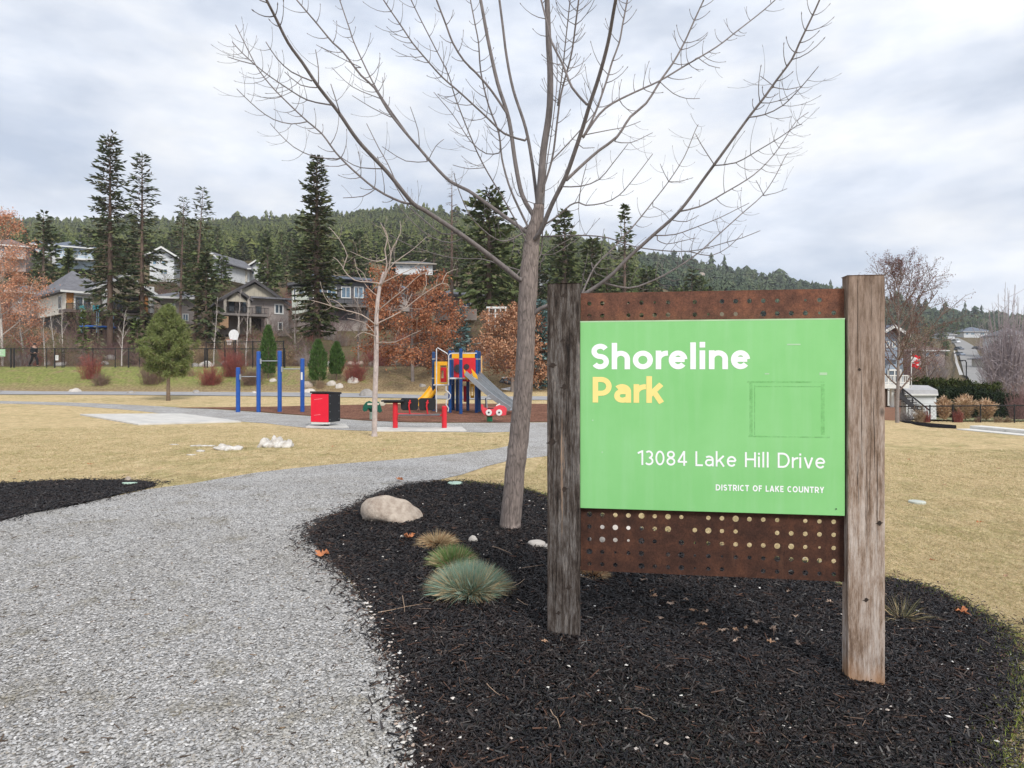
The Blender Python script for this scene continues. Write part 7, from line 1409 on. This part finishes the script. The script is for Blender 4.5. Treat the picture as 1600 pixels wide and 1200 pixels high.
for i, (px, d, hw, hp, m, n, lb) in enumerate([(1415, 28, 13, 17, GRS, 80, 'greyish twiggy shrub at the foot of the berry tree'), (1436, 27.6, 12, 22, TANS, 80, 'olive twiggy shrub in front of the staircase'), (1448, 27.5, 7, 20, REDS, 60, 'pinkish stemmed shrub right of the olive one'), (1497, 28, 9, 20, REDS, 70, 'reddish stemmed shrub behind the middle fence post'), (1560, 28, 9, 9, TANS, 60, 'yellow low tuft by the garden lawn, left one'), (1575, 28, 8, 9, TANS, 60, 'yellow low tuft by the garden lawn, right one'), (1528, 28, 6, 12, BRS, 50, 'little brown shrub between the plumes behind the fence'),
      (1488, 47, 27, 32, M('pink_stems', (.36, .13, .15), (.24, .10, .11)), 200, 'pink red dogwood thicket above the hedge, left part'), (1530, 48, 27, 30, M('pink_stems', (.36, .13, .15)), 200, 'pink red dogwood thicket above the hedge, right part'), (1592, 33, 20, 50, M('rose_stems', (.33, .19, .18), (.22, .13, .13)), 160, 'rosy twiggy shrub at the right picture edge below the lilac grey tree'), (1556, 36, 16, 34, GRS, 120, 'grey twiggy shrub left of the rosy one'), (1470, 36, 12, 30, GRS, 90, 'grey twigs rising behind the shed roof')]):
    shrub('shrub', lb, px, 0, d, hw, hp, 500 + i, m, n)
oak('berry_tree', 'multi branched bare tree with dark red berries just right of the pale timber post', 1402, 418, 26, 62, 61, 9000, .05, n0=24, n1=9, n2=6, up=.62, bare=.2, r0=.08, sd=.05, mat=leafmat('dark_berries', [(.10, .03, .03), (.18, .06, .05), (.06, .03, .035), (.22, .10, .07)], .6), mid=1.5)
WIL = M('lilac_grey_twigs', (.42, .36, .37), (.30, .25, .26)); _TW = TWIG; TWIG = WIL
shrub('willow_tree', 'big lilac grey leafless tree filling the right picture edge', 1577, 0, 42, 46, 150, 62, WIL, 420, r0=.028, cat='tree')
shrub('willow_tree', 'second lilac grey leafless tree cut by the right picture edge', 1622, 0, 46, 38, 135, 63, WIL, 260, r0=.028, cat='tree'); TWIG = _TW
oak('bare_tree', 'greyish leafless tree between the berry tree and the far road', 1452, 512, 60, 34, 64, 900, .12, n0=14, n1=8, n2=5, up=.7, bare=.15, r0=.11, mat=leafmat('tan_leaves', []) if 'tan_leaves' in _M else OAKL)
rw = random.Random(90)
for i in range(70):
    px = rw.uniform(1390, 1620); d = rw.uniform(205, 420); x = (px - 800) / 1000 * d
    ry = zz(0, d); k = i % 6; 
    # keep the road clear
    pp_ = HOR + (CAMZ - g1(x, d)) / d * 1000
    if 1478 < px < 1548 and pp_ > 528: continue
    o = copy_tree(protos[k]); s = rw.uniform(.45, .95); o.location = (x, d, g1(x, d)); o.rotation_euler.z = rw.uniform(0, 6); o.scale = (s, s, s); tag(o, 'green conifer among the far houses beside the road on the right', 'conifer', 'conifers among the far houses on the right')
for i in range(24):
    px = rw.choice((rw.uniform(1388, 1486), rw.uniform(1545, 1620))); d = rw.uniform(60, 180); x = (px - 800) / 1000 * d; o = proto[rw.choice((0, 1, 3))].copy(); col.objects.link(o); o.location = (x, d, g1(x, d)); s = rw.uniform(1.2, 2.4); o.scale = (s, s, s * 1.3); o.rotation_euler.z = rw.uniform(0, 6); tag(o, 'leafless garden shrub on the far side of the hedge near the road', 'shrub', 'leafless shrubs beyond the hedge at right')

# ------------------------------------------------------------------ sky, sun, camera
w = bpy.data.worlds.new('World'); scene.world = w; w.use_nodes = True; nt = w.node_tree; nt.nodes.clear()
out = nt.nodes.new('ShaderNodeOutputWorld'); bg = nt.nodes.new('ShaderNodeBackground'); nt.links.new(bg.outputs[0], out.inputs[0])
SEL, SAZ = R(42), R(215)
sky = nt.nodes.new('ShaderNodeTexSky'); sky.sky_type = 'NISHITA'; sky.sun_disc = False; sky.sun_elevation = SEL; sky.sun_rotation = SAZ; sky.altitude = 400
tc = nt.nodes.new('ShaderNodeTexCoord'); mp = nt.nodes.new('ShaderNodeMapping'); mp.inputs['Scale'].default_value = (1, 1, 2.6); mp.inputs['Rotation'].default_value = (0, R(8), R(20)); nt.links.new(tc.outputs['Generated'], mp.inputs[0])
n1 = noise(nt, mp.outputs[0], 2.4, 6, .55); n2 = noise(nt, mp.outputs[0], 4.2, 4, .5)
c1 = ramp(nt, n1, [(.38, (4.9, 5.5, 6.6)), (.5, (6.6, 7.05, 7.9)), (.60, (8.3, 8.45, 8.7))])
c2 = ramp(nt, n2, [(.35, .92), (.65, 1.05)])
cl = mixc(nt, 1.0, c1, c2, 'MULTIPLY')
cv = ramp(nt, n1, [(.3, .80), (.5, .97)])
nt.links.new(mixc(nt, cv, sky.outputs[0], cl), bg.inputs[0]); bg.inputs[1].default_value = .1
sl = bpy.data.lights.new('sun', 'SUN'); sl.energy = 2.3; sl.angle = R(14); sl.color = (1, .95, .88); so = bpy.data.objects.new('sun', sl); col.objects.link(so)
# the sun stands behind the camera to the right
sd = Vector((math.sin(R(28)) * math.cos(SEL), -math.cos(R(28)) * math.cos(SEL), math.sin(SEL))); so.rotation_euler = sd.to_track_quat('Z', 'Y').to_euler()
sky.sun_rotation = math.atan2(sd.x, sd.y)
cd = bpy.data.cameras.new('camera'); cam = bpy.data.objects.new('camera', cd); col.objects.link(cam); cam.location = (0, 0, CAMZ); cam.rotation_euler = (R(90), 0, 0)
cd.lens = 22.5; cd.sensor_width = 36; cd.shift_y = -(600 - HOR) / 1600; cd.clip_end = 5000; cd.clip_start = .05; scene.camera = cam
scene.render.engine = 'CYCLES'; scene.view_settings.view_transform = 'Standard'; scene.view_settings.look = 'None'; scene.view_settings.exposure = .40; scene.view_settings.gamma = 1

# thin air that pales the far hill
hb = MB(); hb.bb(-1900, 1900, -70, 1000, -8, 260); hz = hb.build('haze', []); hm = bpy.data.materials.new('haze_air'); hm.use_nodes = True; hn = hm.node_tree; hn.nodes.clear()
ho = hn.nodes.new('ShaderNodeOutputMaterial'); pv = hn.nodes.new('ShaderNodeVolumePrincipled'); pv.inputs['Density'].default_value = .00025; pv.inputs['Color'].default_value = (.86, .90, .96, 1); hn.links.new(pv.outputs[0], ho.inputs['Volume']); hz.data.materials.append(hm); tag(hz, kind='stuff'); hz['label'] = 'thin pale winter haze between the park and the far hill'; hz['category'] = 'haze'
